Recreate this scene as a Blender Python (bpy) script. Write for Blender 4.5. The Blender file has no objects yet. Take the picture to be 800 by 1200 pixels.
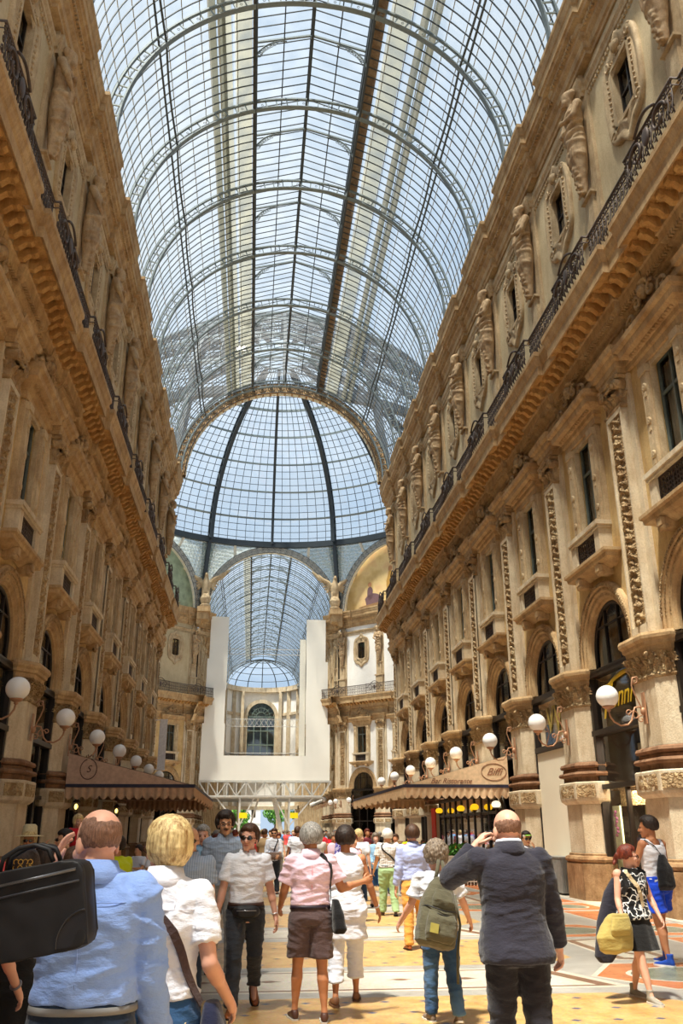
import bpy, bmesh, math, random
from math import sin, cos, pi, radians, sqrt, atan2, floor
from mathutils import Vector, Matrix, Euler, noise

SC = bpy.context.scene
COL = SC.collection
random.seed(7)

# ------------------------------------------------------------------ helpers
def srgb(r, g, b):
    def f(c):
        c /= 255.0
        return c / 12.92 if c <= 0.04045 else ((c + 0.055) / 1.055) ** 2.4
    return (f(r), f(g), f(b), 1.0)

class MB:
    """collects geometry for ONE mesh object"""
    def __init__(s):
        s.v = []; s.f = []; s.m = []; s.cur = 0; s.sm = []; s.smooth = False
    def add(s, vs, fs):
        b = len(s.v); s.v += [tuple(p) for p in vs]
        for f in fs:
            s.f.append([b + i for i in f]); s.m.append(s.cur); s.sm.append(s.smooth)
        return s
    def box(s, a0, a1, b0, b1, c0, c1):
        vs = [(x, y, z) for x in (a0, a1) for y in (b0, b1) for z in (c0, c1)]
        return s.add(vs, [(0, 1, 3, 2), (4, 6, 7, 5), (0, 4, 5, 1), (2, 3, 7, 6), (0, 2, 6, 4), (1, 5, 7, 3)])
    def quad(s, a, b, c, d):
        return s.add([a, b, c, d], [(0, 1, 2, 3)])
    def obox(s, c, ax, ay, az):
        c = Vector(c); ax = Vector(ax); ay = Vector(ay); az = Vector(az)
        vs = [c + i * ax + j * ay + k * az for i in (-1, 1) for j in (-1, 1) for k in (-1, 1)]
        return s.add(vs, [(0, 1, 3, 2), (4, 6, 7, 5), (0, 4, 5, 1), (2, 3, 7, 6), (0, 2, 6, 4), (1, 5, 7, 3)])
    def bar(s, p, q, w, h=None, up=(0, 0, 1)):
        p = Vector(p); q = Vector(q); h = h or w
        d = q - p; L = d.length
        if L < 1e-6: return s
        d /= L; up = Vector(up)
        if abs(d.dot(up)) > .98: up = Vector((0, 1, 0)) if abs(d.y) < .9 else Vector((1, 0, 0))
        r = d.cross(up).normalized(); u = r.cross(d)
        return s.obox((p + q) / 2, d * L / 2, r * w / 2, u * h / 2)
    def tube(s, pts, rad, n=8, cap=True, closed=False):
        pts = [Vector(p) for p in pts]; N = len(pts)
        if not hasattr(rad, '__len__'): rad = [rad] * N
        vs = []; fr = None
        for i, p in enumerate(pts):
            if closed: d = pts[(i + 1) % N] - pts[i - 1]
            else: d = pts[min(i + 1, N - 1)] - pts[max(i - 1, 0)]
            if d.length < 1e-9: d = Vector((0, 0, 1))
            d.normalize()
            if fr is None:
                fr = d.orthogonal().normalized()
            fr = (fr - d * fr.dot(d))
            if fr.length < 1e-6: fr = d.orthogonal()
            fr.normalize(); g = d.cross(fr)
            for k in range(n):
                a = 2 * pi * k / n
                vs.append(p + (fr * cos(a) + g * sin(a)) * rad[i])
        fs = []
        M = N if closed else N - 1
        for i in range(M):
            for k in range(n):
                a = i * n + k; b = i * n + (k + 1) % n; c = ((i + 1) % N) * n + (k + 1) % n; d_ = ((i + 1) % N) * n + k
                fs.append((a, b, c, d_))
        if cap and not closed:
            fs.append(tuple(reversed(range(n)))); fs.append(tuple((N - 1) * n + k for k in range(n)))
        sm = s.smooth; s.smooth = True
        s.add(vs, fs); s.smooth = sm
        return s
    def lathe(s, prof, c=(0, 0, 0), n=24, a0=0, a1=2 * pi, axis='z'):
        full = abs(a1 - a0 - 2 * pi) < 1e-6
        m = n if full else n + 1
        vs = []
        for r, z in prof:
            for k in range(m):
                a = a0 + (a1 - a0) * k / n
                p = (r * cos(a), r * sin(a), z)
                if axis == 'x': p = (p[2], p[0], p[1])
                if axis == 'y': p = (p[0], p[2], p[1])
                vs.append((c[0] + p[0], c[1] + p[1], c[2] + p[2]))
        fs = []
        for i in range(len(prof) - 1):
            for k in range(n):
                k2 = (k + 1) % m
                fs.append((i * m + k, i * m + k2, (i + 1) * m + k2, (i + 1) * m + k))
        sm = s.smooth; s.smooth = True
        s.add(vs, fs); s.smooth = sm
        return s
    def ball(s, c, rx, ry=None, rz=None, n=12, m=8, rot=None):
        ry = ry or rx; rz = rz or rx
        vs = []; fs = []
        for i in range(m + 1):
            t = -pi / 2 + pi * i / m
            for k in range(n):
                a = 2 * pi * k / n
                p = Vector((rx * cos(t) * cos(a), ry * cos(t) * sin(a), rz * sin(t)))
                if rot is not None: p = rot @ p
                vs.append(p + Vector(c))
        for i in range(m):
            for k in range(n):
                fs.append((i * n + k, i * n + (k + 1) % n, (i + 1) * n + (k + 1) % n, (i + 1) * n + k))
        sm = s.smooth; s.smooth = True
        s.add(vs, fs); s.smooth = sm
        return s
    def grid(s, fn, nu, nv):
        vs = [fn(i / nu, j / nv) for j in range(nv + 1) for i in range(nu + 1)]
        fs = [(j * (nu + 1) + i, j * (nu + 1) + i + 1, (j + 1) * (nu + 1) + i + 1, (j + 1) * (nu + 1) + i) for j in range(nv) for i in range(nu)]
        return s.add(vs, fs)
    def sweep(s, prof, path, cap=True, closed=False):
        """profile (offset, z) along a plan path of (n, u); outward is to the right of travel (+n when going +u)"""
        N = len(path); P = len(prof); vs = []
        nor = []
        M = N if closed else N - 1
        for i in range(M):
            a = path[i]; b = path[(i + 1) % N]
            d = (b[0] - a[0], b[1] - a[1]); L = math.hypot(*d) or 1
            nor.append((d[1] / L, -d[0] / L))
        for i in range(N):
            if closed: n0 = nor[i - 1]; n1 = nor[i]
            else: n0 = nor[max(i - 1, 0)]; n1 = nor[min(i, M - 1)]
            mx, my = n0[0] + n1[0], n0[1] + n1[1]; L = math.hypot(mx, my) or 1
            mx /= L; my /= L
            k = 1 / max(.3, mx * n0[0] + my * n0[1])
            for o, z in prof:
                vs.append((path[i][0] + o * mx * k, path[i][1] + o * my * k, z))
        fs = []
        for i in range(M):
            for j in range(P - 1):
                a = i * P + j; b = ((i + 1) % N) * P + j
                fs.append((a, b, b + 1, a + 1))
        s.add(vs, fs)
        if cap and not closed:
            s.add([vs[j] for j in range(P)], [tuple(range(P))])
            s.add([vs[(N - 1) * P + j] for j in range(P)], [tuple(reversed(range(P)))])
        return s
    def xform(s, M, start=0):
        s.v[start:] = [tuple(M @ Vector(p)) for p in s.v[start:]]
        return s
    def mesh(s, name, mats):
        me = bpy.data.meshes.new(name)
        me.from_pydata(s.v, [], s.f)
        if not isinstance(mats, (list, tuple)): mats = [mats]
        for m in mats: me.materials.append(m)
        me.polygons.foreach_set('material_index', s.m)
        me.polygons.foreach_set('use_smooth', s.sm)
        me.update()
        return me

def link(name, me, parent=None, loc=(0, 0, 0), rotz=0.0):
    o = bpy.data.objects.new(name, me)
    COL.objects.link(o)
    o.location = loc; o.rotation_euler = (0, 0, rotz)
    if parent is not None: o.parent = parent
    return o
def empty(name, loc=(0, 0, 0), rotz=0.0, parent=None):
    o = link(name, None, parent, loc, rotz); o.empty_display_size = .2
    return o
def tag(o, label=None, cat=None, group=None, kind=None):
    if label: o['label'] = label
    if cat: o['category'] = cat
    if group: o['group'] = group
    if kind: o['kind'] = kind
    return o
def ordinal(i):
    w = ['nearest', 'second', 'third', 'fourth', 'fifth', 'sixth', 'seventh', 'eighth', 'ninth', 'tenth', 'eleventh', 'twelfth', 'thirteenth', 'fourteenth',
         'fifteenth', 'sixteenth', 'seventeenth', 'eighteenth', 'nineteenth', 'twentieth']
    return w[i] if i < len(w) else '%dth' % (i + 1)

# ------------------------------------------------------------------ camera
CAMP = Vector((-1.49, 0, 1.70))
FPX = 999.1; PITCH = .3580; YAW = -.1014; ROLL = .0018
cam_d = bpy.data.cameras.new('camera'); cam = bpy.data.objects.new('camera', cam_d); COL.objects.link(cam)
cam_d.sensor_fit = 'HORIZONTAL'; cam_d.sensor_width = 24.0; cam_d.lens = FPX / 800 * 24.0
cam_d.clip_start = .05; cam_d.clip_end = 2000
RC = Matrix.Rotation(YAW, 3, 'Z') @ Matrix.Rotation(PITCH, 3, 'X') @ Matrix.Rotation(ROLL, 3, 'Y')
# camera local (right, up, -fwd) from (right, fwd, up)
cam.matrix_world = Matrix.Translation(CAMP) @ (RC @ Matrix(((1, 0, 0), (0, 0, -1), (0, 1, 0)))).to_4x4()
SC.camera = cam
def in_view(p, mar=60):
    c = RC.transposed() @ (Vector(p) - CAMP)
    if c.y < .2: return False
    x = 400 + c.x / c.y * FPX; y = 600 - c.z / c.y * FPX
    return -mar < x < 800 + mar and -mar < y < 1200 + mar

# ------------------------------------------------------------------ materials
def new_mat(name):
    m = bpy.data.materials.new(name); m.use_nodes = True
    nt = m.node_tree; b = nt.nodes['Principled BSDF']
    return m, nt, b
def N(nt, t, **kw):
    n = nt.nodes.new(t)
    for k, v in kw.items():
        if k in n.inputs.keys(): n.inputs[k].default_value = v
        else: setattr(n, k, v)
    return n
def ramp(nt, fac, stops):
    r = nt.nodes.new('ShaderNodeValToRGB'); e = r.color_ramp.elements
    while len(e) < len(stops): e.new(.5)
    for i, (p, c) in enumerate(stops):
        e[i].position = p; e[i].color = c
    nt.links.new(fac, r.inputs[0]); return r.outputs[0]
def coords(nt, scale, world=True):
    mp = N(nt, 'ShaderNodeMapping'); mp.inputs['Scale'].default_value = scale
    if world:
        g = N(nt, 'ShaderNodeNewGeometry'); nt.links.new(g.outputs['Position'], mp.inputs[0])
    else:
        g = N(nt, 'ShaderNodeTexCoord'); nt.links.new(g.outputs['Object'], mp.inputs[0])
    return mp.outputs[0]
def mix(nt, fac, a, b, mode='MIX'):
    m = N(nt, 'ShaderNodeMixRGB', blend_type=mode)
    for i, x in ((0, fac), (1, a), (2, b)):
        if hasattr(x, 'links') or hasattr(x, 'is_linked'): nt.links.new(x, m.inputs[i])
        else: m.inputs[i].default_value = x
    return m.outputs[0]
def bumpn(nt, b, h, strength=.4, dist=.02):
    n = N(nt, 'ShaderNodeBump'); n.inputs['Strength'].default_value = strength; n.inputs['Distance'].default_value = dist
    nt.links.new(h, n.inputs['Height']); nt.links.new(n.outputs[0], b.inputs['Normal'])
def stone(name, c1, c2, stain=None, carve=0, scale=1.0, rough=.75, veins=0, stain_amt=.55):
    """weathered stone: two tones in cloudy noise, vertical dirt streaks, optional carved relief"""
    m, nt, b = new_mat(name)
    kk = 1.0 if (name.startswith('floor') or 'white' in name or 'arch' in name) else .9
    c1 = tuple(x * kk for x in c1[:3]) + (1,); c2 = tuple(x * kk for x in c2[:3]) + (1,)
    n1 = N(nt, 'ShaderNodeTexNoise', Scale=1.3 * scale, Detail=8.0, Roughness=.65)
    nt.links.new(coords(nt, (1, 1, 1)), n1.inputs[0])
    col = ramp(nt, n1.outputs[0], [(.3, c1), (.7, c2)])
    if stain:
        n2 = N(nt, 'ShaderNodeTexNoise', Scale=2.2, Detail=6.0, Roughness=.7)
        nt.links.new(coords(nt, (1.6, 1.6, .35)), n2.inputs[0])
        f = ramp(nt, n2.outputs[0], [(.46, (0, 0, 0, 1)), (.68, (stain_amt,) * 3 + (1,))])
        col = mix(nt, f, col, stain)
    n3 = N(nt, 'ShaderNodeTexNoise', Scale=22.0, Detail=5.0, Roughness=.7)
    nt.links.new(coords(nt, (1, 1, 1)), n3.inputs[0])
    if not name.startswith('floor'):
        # fine mottling, darker in the low spots of the noise
        f = ramp(nt, n3.outputs[0], [(.38, (.22, .22, .22, 1)), (.52, (0, 0, 0, 1))]); col = mix(nt, f, col, tuple(x * .45 for x in c1[:3]) + (1,))
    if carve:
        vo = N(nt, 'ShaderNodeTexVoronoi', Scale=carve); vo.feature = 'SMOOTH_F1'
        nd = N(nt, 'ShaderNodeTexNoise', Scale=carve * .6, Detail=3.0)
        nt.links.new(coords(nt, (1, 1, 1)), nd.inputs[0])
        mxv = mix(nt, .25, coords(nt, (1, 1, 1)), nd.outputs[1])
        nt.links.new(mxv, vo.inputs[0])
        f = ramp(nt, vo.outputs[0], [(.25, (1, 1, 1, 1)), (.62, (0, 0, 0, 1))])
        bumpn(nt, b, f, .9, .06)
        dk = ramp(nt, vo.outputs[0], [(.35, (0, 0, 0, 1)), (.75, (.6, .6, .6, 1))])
        col = mix(nt, dk, col, (c1[0] * .45, c1[1] * .38, c1[2] * .3, 1))   # darker in the hollows of the carving
    else:
        bumpn(nt, b, n3.outputs[0], .45, .03)
    nt.links.new(col, b.inputs['Base Color'])
    b.inputs['Roughness'].default_value = rough
    b.inputs['Specular IOR Level'].default_value = .25
    return m
def plain(name, c, rough=.5, metal=0, var=.12, scale=9.0, bump=0, spec=.4, sheen=0, **kw):
    m, nt, b = new_mat(name)
    n1 = N(nt, 'ShaderNodeTexNoise', Scale=scale, Detail=4.0)
    nt.links.new(coords(nt, (1, 1, 1), False), n1.inputs[0])
    lo = tuple(x * (1 - var) for x in c[:3]) + (1,); hi = tuple(min(1, x * (1 + var)) for x in c[:3]) + (1,)
    nt.links.new(ramp(nt, n1.outputs[0], [(.3, lo), (.7, hi)]), b.inputs['Base Color'])
    b.inputs['Roughness'].default_value = rough; b.inputs['Metallic'].default_value = metal
    b.inputs['Specular IOR Level'].default_value = spec
    if bump: bumpn(nt, b, n1.outputs[0], bump, .02)
    return m
def emis(name, c, s):
    m, nt, b = new_mat(name)
    b.inputs['Base Color'].default_value = c; b.inputs['Emission Color'].default_value = c; b.inputs['Emission Strength'].default_value = s
    n1 = N(nt, 'ShaderNodeTexNoise', Scale=3.0); nt.links.new(n1.outputs[0], b.inputs['Roughness'])
    return m

M = {}
M['stone'] = stone('limestone', srgb(184, 156, 118), srgb(228, 206, 168), srgb(120, 86, 54), stain_amt=.45)
M['stone_light'] = stone('pale_limestone', srgb(206, 184, 150), srgb(238, 224, 196), srgb(150, 116, 80), stain_amt=.4)
M['ochre'] = stone('ochre_plaster', srgb(205, 168, 108), srgb(232, 204, 150), srgb(150, 104, 56), scale=.7, stain_amt=.4)
M['beige'] = stone('beige_plaster', srgb(204, 184, 146), srgb(224, 206, 168), srgb(160, 128, 86), scale=.6, stain_amt=.25)
M['white_wall'] = stone('white_plaster', srgb(238, 234, 226), srgb(250, 248, 242), None, scale=.6)
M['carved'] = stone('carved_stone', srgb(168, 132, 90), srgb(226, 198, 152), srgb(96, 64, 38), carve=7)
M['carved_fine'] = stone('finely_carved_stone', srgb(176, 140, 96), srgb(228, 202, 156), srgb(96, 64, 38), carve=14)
M['soffit'] = stone('bounce_tinted_soffit', srgb(190, 138, 76), srgb(222, 180, 118), srgb(110, 70, 36))  # orange bounce from the floor put into the soffit colour
M['cornice'] = stone('cornice_stone', srgb(178, 142, 98), srgb(220, 190, 144), srgb(104, 72, 42), stain_amt=.45)
M['brown_stone'] = stone('brown_stone', srgb(122, 86, 60), srgb(170, 130, 98), srgb(70, 44, 30))
M['plinth'] = stone('stained_plinth', srgb(128, 92, 58), srgb(196, 160, 118), srgb(70, 44, 26), scale=1.6)
M['statue'] = stone('statue_stone', srgb(176, 144, 108), srgb(214, 186, 146), srgb(92, 66, 44), scale=2)
M['iron'] = plain('wrought_iron', srgb(92, 80, 74), .55, .5)
M['lamp_iron'] = plain('rusty_lamp_iron', srgb(176, 132, 100), .5, .3)
M['steel'] = plain('painted_roof_steel', srgb(62, 70, 76), .5, .3)
M['steel_light'] = plain('pale_roof_steel', srgb(120, 132, 136), .5, .2)
M['dark_frame'] = plain('dark_bronze_frame', srgb(46, 38, 32), .4, .3)
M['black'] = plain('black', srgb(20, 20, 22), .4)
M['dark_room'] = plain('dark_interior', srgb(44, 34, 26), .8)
M['white_panel'] = plain('white_site_panel', srgb(240, 236, 224), .6, var=.03, scale=.4)
M['scaffold'] = plain('painted_scaffold_steel', srgb(206, 204, 196), .5, .1)
def glassmat(name, tint, gl=.12, dif=.0, difc=(1, 1, 1, 1), rough=.03):
    """thin pane: mostly transparent, a mirror share that grows at grazing angles, a share of dust"""
    m = bpy.data.materials.new(name); m.use_nodes = True; nt = m.node_tree; nt.nodes.remove(nt.nodes['Principled BSDF'])
    out = nt.nodes['Material Output']
    t = N(nt, 'ShaderNodeBsdfTransparent')
    flat = gl < .1; t.inputs[0].default_value = tint
    g = N(nt, 'ShaderNodeBsdfGlossy'); g.inputs['Roughness'].default_value = rough
    fr = N(nt, 'ShaderNodeLayerWeight'); fr.inputs[0].default_value = gl
    nz = N(nt, 'ShaderNodeTexNoise', Scale=1.1, Detail=3.0); nt.links.new(coords(nt, (1, 1, 1)), nz.inputs[0])
    mx = N(nt, 'ShaderNodeMixShader'); nt.links.new(fr.outputs['Fresnel'], mx.inputs[0])
    if flat:
        nt.links.remove(mx.inputs[0].links[0]); mx.inputs[0].default_value = .05
    nt.links.new(t.outputs[0], mx.inputs[1]); nt.links.new(g.outputs[0], mx.inputs[2])
    last = mx
    if dif:
        d = N(nt, 'ShaderNodeBsdfTranslucent'); d.inputs[0].default_value = difc
        m2 = N(nt, 'ShaderNodeMixShader')
        fac = ramp(nt, nz.outputs[0], [(.3, (dif * .5,) * 3 + (1,)), (.7, (dif * 1.4,) * 3 + (1,))])
        nt.links.new(fac, m2.inputs[0]); nt.links.new(mx.outputs[0], m2.inputs[1]); nt.links.new(d.outputs[0], m2.inputs[2]); last = m2
    nt.links.new(last.outputs[0], out.inputs[0])
    return m
M['roof_glass'] = glassmat('roof_glass', (.94, .97, .985, 1), .04, .06, (1, 1, 1, 1))
M['win_glass'] = glassmat('window_glass', (.6, .66, .66, 1), .6, 0)
M['shop_glass'] = glassmat('shop_glass', (.75, .75, .72, 1), .25, 0)
M['blind'] = glassmat('roof_blind', (.5, .5, .48, 1), .02, .62, srgb(140, 138, 124))
M['globe'] = plain('opal_globe', srgb(246, 244, 240), .12, var=.01, spec=.5)

# ------------------------------------------------------------------ light
w = bpy.data.worlds.new('sky'); SC.world = w; w.use_nodes = True; nt = w.node_tree
bg = nt.nodes['Background']
tc = N(nt, 'ShaderNodeTexCoord'); nz = N(nt, 'ShaderNodeTexNoise', Scale=2.2, Detail=6.0, Roughness=.55); nt.links.new(tc.outputs['Generated'], nz.inputs[0])
nt.links.new(ramp(nt, nz.outputs[0], [(.38, srgb(188, 215, 243)), (.66, srgb(228, 240, 250))]), bg.inputs[0])
bg.inputs[1].default_value = .82
sun_d = bpy.data.lights.new('sun', 'SUN'); sun = bpy.data.objects.new('sun', sun_d); COL.objects.link(sun)
sun_d.energy = 8.8; sun_d.angle = radians(5); sun_d.color = (1.0, .93, .80)
SUN_DIR = Vector((-.235, -.27, .93)).normalized()
sun.rotation_euler = SUN_DIR.to_track_quat('Z', 'Y').to_euler()
SC.view_settings.view_transform = 'Standard'; SC.view_settings.look = 'None'
SC.view_settings.exposure = .25; SC.view_settings.gamma = 1.0; SC.view_settings.use_curve_mapping = False
# ------------------------------------------------------------------ facade bay, local axes (n outward, u along wall, z)
S = 5.07; Y0 = 18.9; W = 7.75
H = S / 2

def relief_leafy(w, h, nx, nz, amp, seed=0, period=.42):
    """candelabra style foliage relief on a strip: returns fn for MB.grid in (n,u,z)"""
    def f(i, j):
        u = (i - .5) * w; z = j * h
        a = abs(u) / (w / 2)
        ph = z / period * 2 * pi
        v = .5 + .5 * sin(ph + 2.6 * a * (1 if int(z / period) % 2 else -1))
        st = math.exp(-(a / .16) ** 2)
        le = max(0, sin(ph * 2 + a * 5.0 + seed)) * (1 - a) ** .4
        q = noise.noise(Vector((u * 16, z * 16, seed))) * .5 + .5
        e = max(0.0, 1 - a ** 6)
        return amp * e * max(0, .35 * v + .4 * st + .45 * le * (.5 + q) - .1)
    return f
def relief_grid(mb, n0, u0, z0, w, h, nx, nz, amp, seed=0, period=.42):
    f = relief_leafy(w, h, nx, nz, amp, seed, period)
    mb.smooth = True
    mb.grid(lambda i, j: (n0 + f(i, j), u0 + (i - .5) * w, z0 + j * h), nx, nz)
    mb.smooth = False
    return mb

ME = {}
def P(key, mb, mats): ME[key] = mb.mesh(key, mats); return ME[key]

def ressaut(a, b, h, L=H):
    return [(a, -L), (a, -h), (b, -h), (b, h), (a, h), (a, L)]
def pier_plan(d=0.0):
    return [(-.2, -.96 - d), (.06, -.96 - d), (.40 + d, -.56 - d * .4), (.40 + d, .56 + d * .4), (.06, .96 + d), (-.2, .96 + d)]

# --- pier
mb = MB(); mb.sweep([(.10, -.02), (.10, .88), (.04, .93)], pier_plan(.04)); mb.sweep([(.04, .9), (.12, .93), (.15, .99), (.12, 1.05), (.03, 1.08), (.03, 1.12), (0, 1.14)], pier_plan(.02)); P('pier_plinth', mb, M['plinth'])
mb = MB(); mb.sweep([(0, 1.1), (0, 2.48)], pier_plan(0)); mb.sweep([(-.03, 3.3), (-.03, 5.0)], pier_plan(-.02)); P('pier_shaft', mb, M['stone_light'])
mb = MB(); mb.sweep([(.0, 2.36), (.1, 2.44), (.12, 2.5), (.12, 2.9), (.09, 2.93), (0, 2.93)], pier_plan(.03))
mb.cur = 1; mb.smooth = True
fz = lambda i, j: .035 * max(0, sin(i * 2 * pi * 3.5) * sin(j * pi)) + .02 * noise.noise(Vector((i * 9, j * 4, 1)))
mb.grid(lambda i, j: (.40 + .03 + .125 + fz(i, j), (i - .5) * .96, 2.54 + j * .31), 40, 8)
for sg in (-1, 1):
    mb.grid(lambda i, j: (.52 - .36 * i + .02 + .5 * fz(i, j), sg * (.66 + .43 * i), 2.54 + j * .31), 20, 8)
mb.smooth = False
P('pier_frieze', mb, [M['stone_light'], M['carved_fine']])
mb = MB(); mb.sweep([(.02, 2.93), (.02, 3.06), (.13, 3.08), (.15, 3.13), (.12, 3.18), (.03, 3.2), (.03, 3.26), (.0, 3.28), (.08, 3.30), (.10, 3.35), (.07, 3.41), (-.02, 3.44), (-.03, 3.45)], pier_plan(0)); P('pier_moulding', mb, M['brown_stone'])
# capital: astragal, acanthus leaves, abacus
mb = MB(); mb.sweep([(-.05, 4.9), (.0, 4.92), (.02, 4.96), (0, 5.0), (-.04, 5.02), (-.03, 5.3), (.02, 5.46), (.0, 5.5)], pier_plan(0))
mb.smooth = True
def leaf(mb, n0, u0, z0, w, h, dn, du):
    """one curled acanthus leaf, facing direction (dn,du)"""
    def f(i, j):
        a = (i - .5) * 2; wd = w * (1 - .55 * j ** 2) * (1 + .16 * sin(j * 22)) / 2
        out = .04 + .13 * j ** 2.2 - .05 * a * a + .016 * cos(a * 9)
        z = z0 + h * (j - .18 * max(0, j - .75) * 4 * .25)
        return (n0 + dn * out - du * a * wd, u0 + du * out + dn * a * wd, z)
    mb.grid(f, 6, 9)
for u in (-.42, -.14, .14, .42):
    leaf(mb, .36, u, 5.0, .27, .30, 1, 0)
for u in (-.28, 0, .28, -.5, .5):
    leaf(mb, .38, u, 5.2, .25, .27, 1, 0)
for sg in (-1, 1):
    q = .7071
    for t in (.25, .75):
        leaf(mb, .38 - .34 * t, sg * (.58 + .4 * t), 5.0, .26, .30, q, sg * q)
    for t in (.08, .5, .95):
        leaf(mb, .40 - .34 * t, sg * (.6 + .4 * t), 5.2, .24, .27, q, sg * q)
    mb.ball((.47, sg * .57, 5.42), .07, n=10, m=6)
mb.smooth = False
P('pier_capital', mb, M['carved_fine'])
mb = MB(); mb.sweep([(0, 5.46), (.05, 5.5), (.06, 5.6), (.12, 5.63), (.13, 5.7), (.19, 5.76), (.20, 5.83), (.17, 5.9), (-.3, 5.95)], pier_plan(0)); P('abacus', mb, M['cornice'])

# --- upper pilaster
mb = MB(); mb.box(-.1, .10, -.68, .68, 5.9, 12.6); mb.box(-.1, .24, -.44, .44, 5.9, 11.75)
for sg in (-1, 1): mb.box(.2, .29, sg * .44 - .06 * (sg > 0), sg * .44 + .06 * (sg < 0), 6.15, 11.7)
mb.box(.2, .29, -.44, .44, 5.95, 6.2); mb.box(.2, .29, -.44, .44, 11.62, 11.75)
P('pilaster', mb, M['stone_light'])
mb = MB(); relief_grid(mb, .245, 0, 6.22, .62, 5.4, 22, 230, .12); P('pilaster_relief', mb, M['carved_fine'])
mb = MB(); mb.sweep([(0, 11.72), (.04, 11.76), (.05, 11.82), (0, 11.86), (0, 12.3)], [(0, -.46), (.26, -.46), (.26, .46), (0, .46)])
mb.smooth = True
for u in (-.3, -.1, .1, .3): leaf(mb, .24, u, 11.86, .22, .3, 1, 0)
for sg in (-1, 1):
    leaf(mb, .1, sg * .44, 11.86, .22, .3, 0, sg)
    # volutes: spiral scrolls with a disc eye
    pts = [(.36, sg * (.36 + (.17 - .012 * k) * cos(k * .5 + (.5 if sg > 0 else 0)) * .9), 12.36 + (.17 - .012 * k) * sin(k * .5)) for k in range(14)]
    mb.tube(pts, [.045 - .002 * k for k in range(14)], 8)
    mb.ball((.38, sg * .36, 12.36), .06, .07, .07, 8, 6)
    mb.tube([(.05, sg * .44, 12.38), (.38, sg * .44, 12.38)], .14, 12)
mb.smooth = False
for k in range(5): mb.ball((.33, -.2 + .1 * k, 12.42), .05, n=8, m=6)
mb.sweep([(.0, 12.5), (.08, 12.52), (.1, 12.6), (.04, 12.66)], [(0, -.5), (.3, -.5), (.3, .5), (0, .5)])
P('ionic_capital', mb, M['carved'])

# --- bands swept along one bay, stepping forward over the pilaster
mb = MB(); mb.sweep([(-.3, 12.62), (.04, 12.64), (.05, 12.78), (.08, 12.8), (.09, 12.95), (.16, 13.0), (.18, 13.1), (.26, 13.16), (.28, 13.26), (.3, 13.3), (0, 13.34)], ressaut(.04, .26, .55))
P('entablature', mb, M['cornice'])
mb = MB(); mb.sweep([(0, 13.3), (0, 13.72), (.05, 13.74), (.06, 13.84), (.16, 13.92), (.18, 14.0), (.3, 14.1), (.32, 14.3), (.36, 14.34), (.36, 14.5)], ressaut(.03, .18, .95))
mb.cur = 1
mb.sweep([(.34, 14.62), (.80, 14.62)], ressaut(.03, .18, 1.2), cap=False)
mb.cur = 0
mb.sweep([(.36, 14.48), (.36, 14.62)], ressaut(.03, .18, .95), cap=False)
mb.sweep([(.80, 14.62), (.84, 14.60), (.86, 14.56), (.88, 14.56), (.88, 14.86), (.92, 14.92), (.96, 15.08), (1.0, 15.14), (1.0, 15.28), (0, 15.32)], ressaut(.03, .18, 1.2), cap=False)
# egg row on the bed mould and dentils
for k in range(46):
    u = -H + .055 + k * .1102
    nn = .18 if abs(u) < .95 else .03
    mb.box(nn + .2, nn + .30, u - .032, u + .032, 13.98, 14.1)
P('balcony_cornice', mb, [M['cornice'], M['soffit']])
mb = MB()
for k in range(12):
    u = -H + .21 + k * .4225
    nn = .18 if abs(u) < 1.1 else .03
    pr = [(nn + .36, 14.34), (nn + .48, 14.32), (nn + .56, 14.40), (nn + .64, 14.46), (nn + .74, 14.44), (nn + .8, 14.5), (nn + .8, 14.62), (nn + .36, 14.62)]
    vs = [(a, u - .085, z) for a, z in pr] + [(a, u + .085, z) for a, z in pr]
    n_ = len(pr)
    mb.add(vs, [tuple(range(n_)), tuple(reversed(range(n_, 2 * n_)))] + [(i, (i + 1) % n_ + 0, (i + 1) % n_ + n_, i + n_) for i in range(n_)])
    mb.ball((nn + .6, u + .211, 14.6), .075, .075, .05, 8, 6)
    for q in range(5):
        a = q * 2 * pi / 5; mb.ball((nn + .6 + .09 * cos(a), u + .211 + .09 * sin(a), 14.61), .042, .042, .03, 6, 4)
P('modillions', mb, M['soffit'])
mb = MB(); mb.sweep([(-.2, 22.16), (.07, 22.22), (.08, 22.34), (.14, 22.42), (.15, 22.52), (.02, 22.58)], ressaut(.0, .12, .42)); 
for k in range(34):
    u = -H + .07 + k * .149
    if abs(u) > .45: mb.box(0, .06, u - .04, u + .04, 22.04, 22.15)
P('string_course', mb, M['stone'])
mb = MB(); mb.sweep([(-.3, 22.98), (.06, 23.0), (.07, 23.12), (.13, 23.16), (.14, 23.4), (.24, 23.5), (.25, 23.62), (.30, 23.66), (.32, 23.84), (.46, 23.9), (.48, 24.0), (.54, 24.02), (.54, 24.3), (.58, 24.34), (.62, 24.55), (.66, 24.6), (.66, 24.74), (-.3, 24.8)], ressaut(.0, .17, 1.0))
for k in range(36):
    u = -H + .07 + k * .1409
    nn = .17 if abs(u) < 1.0 else 0
    mb.box(nn + .24, nn + .38, u - .04, u + .04, 23.66, 23.8)
P('crown_cornice', mb, M['cornice'])

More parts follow.
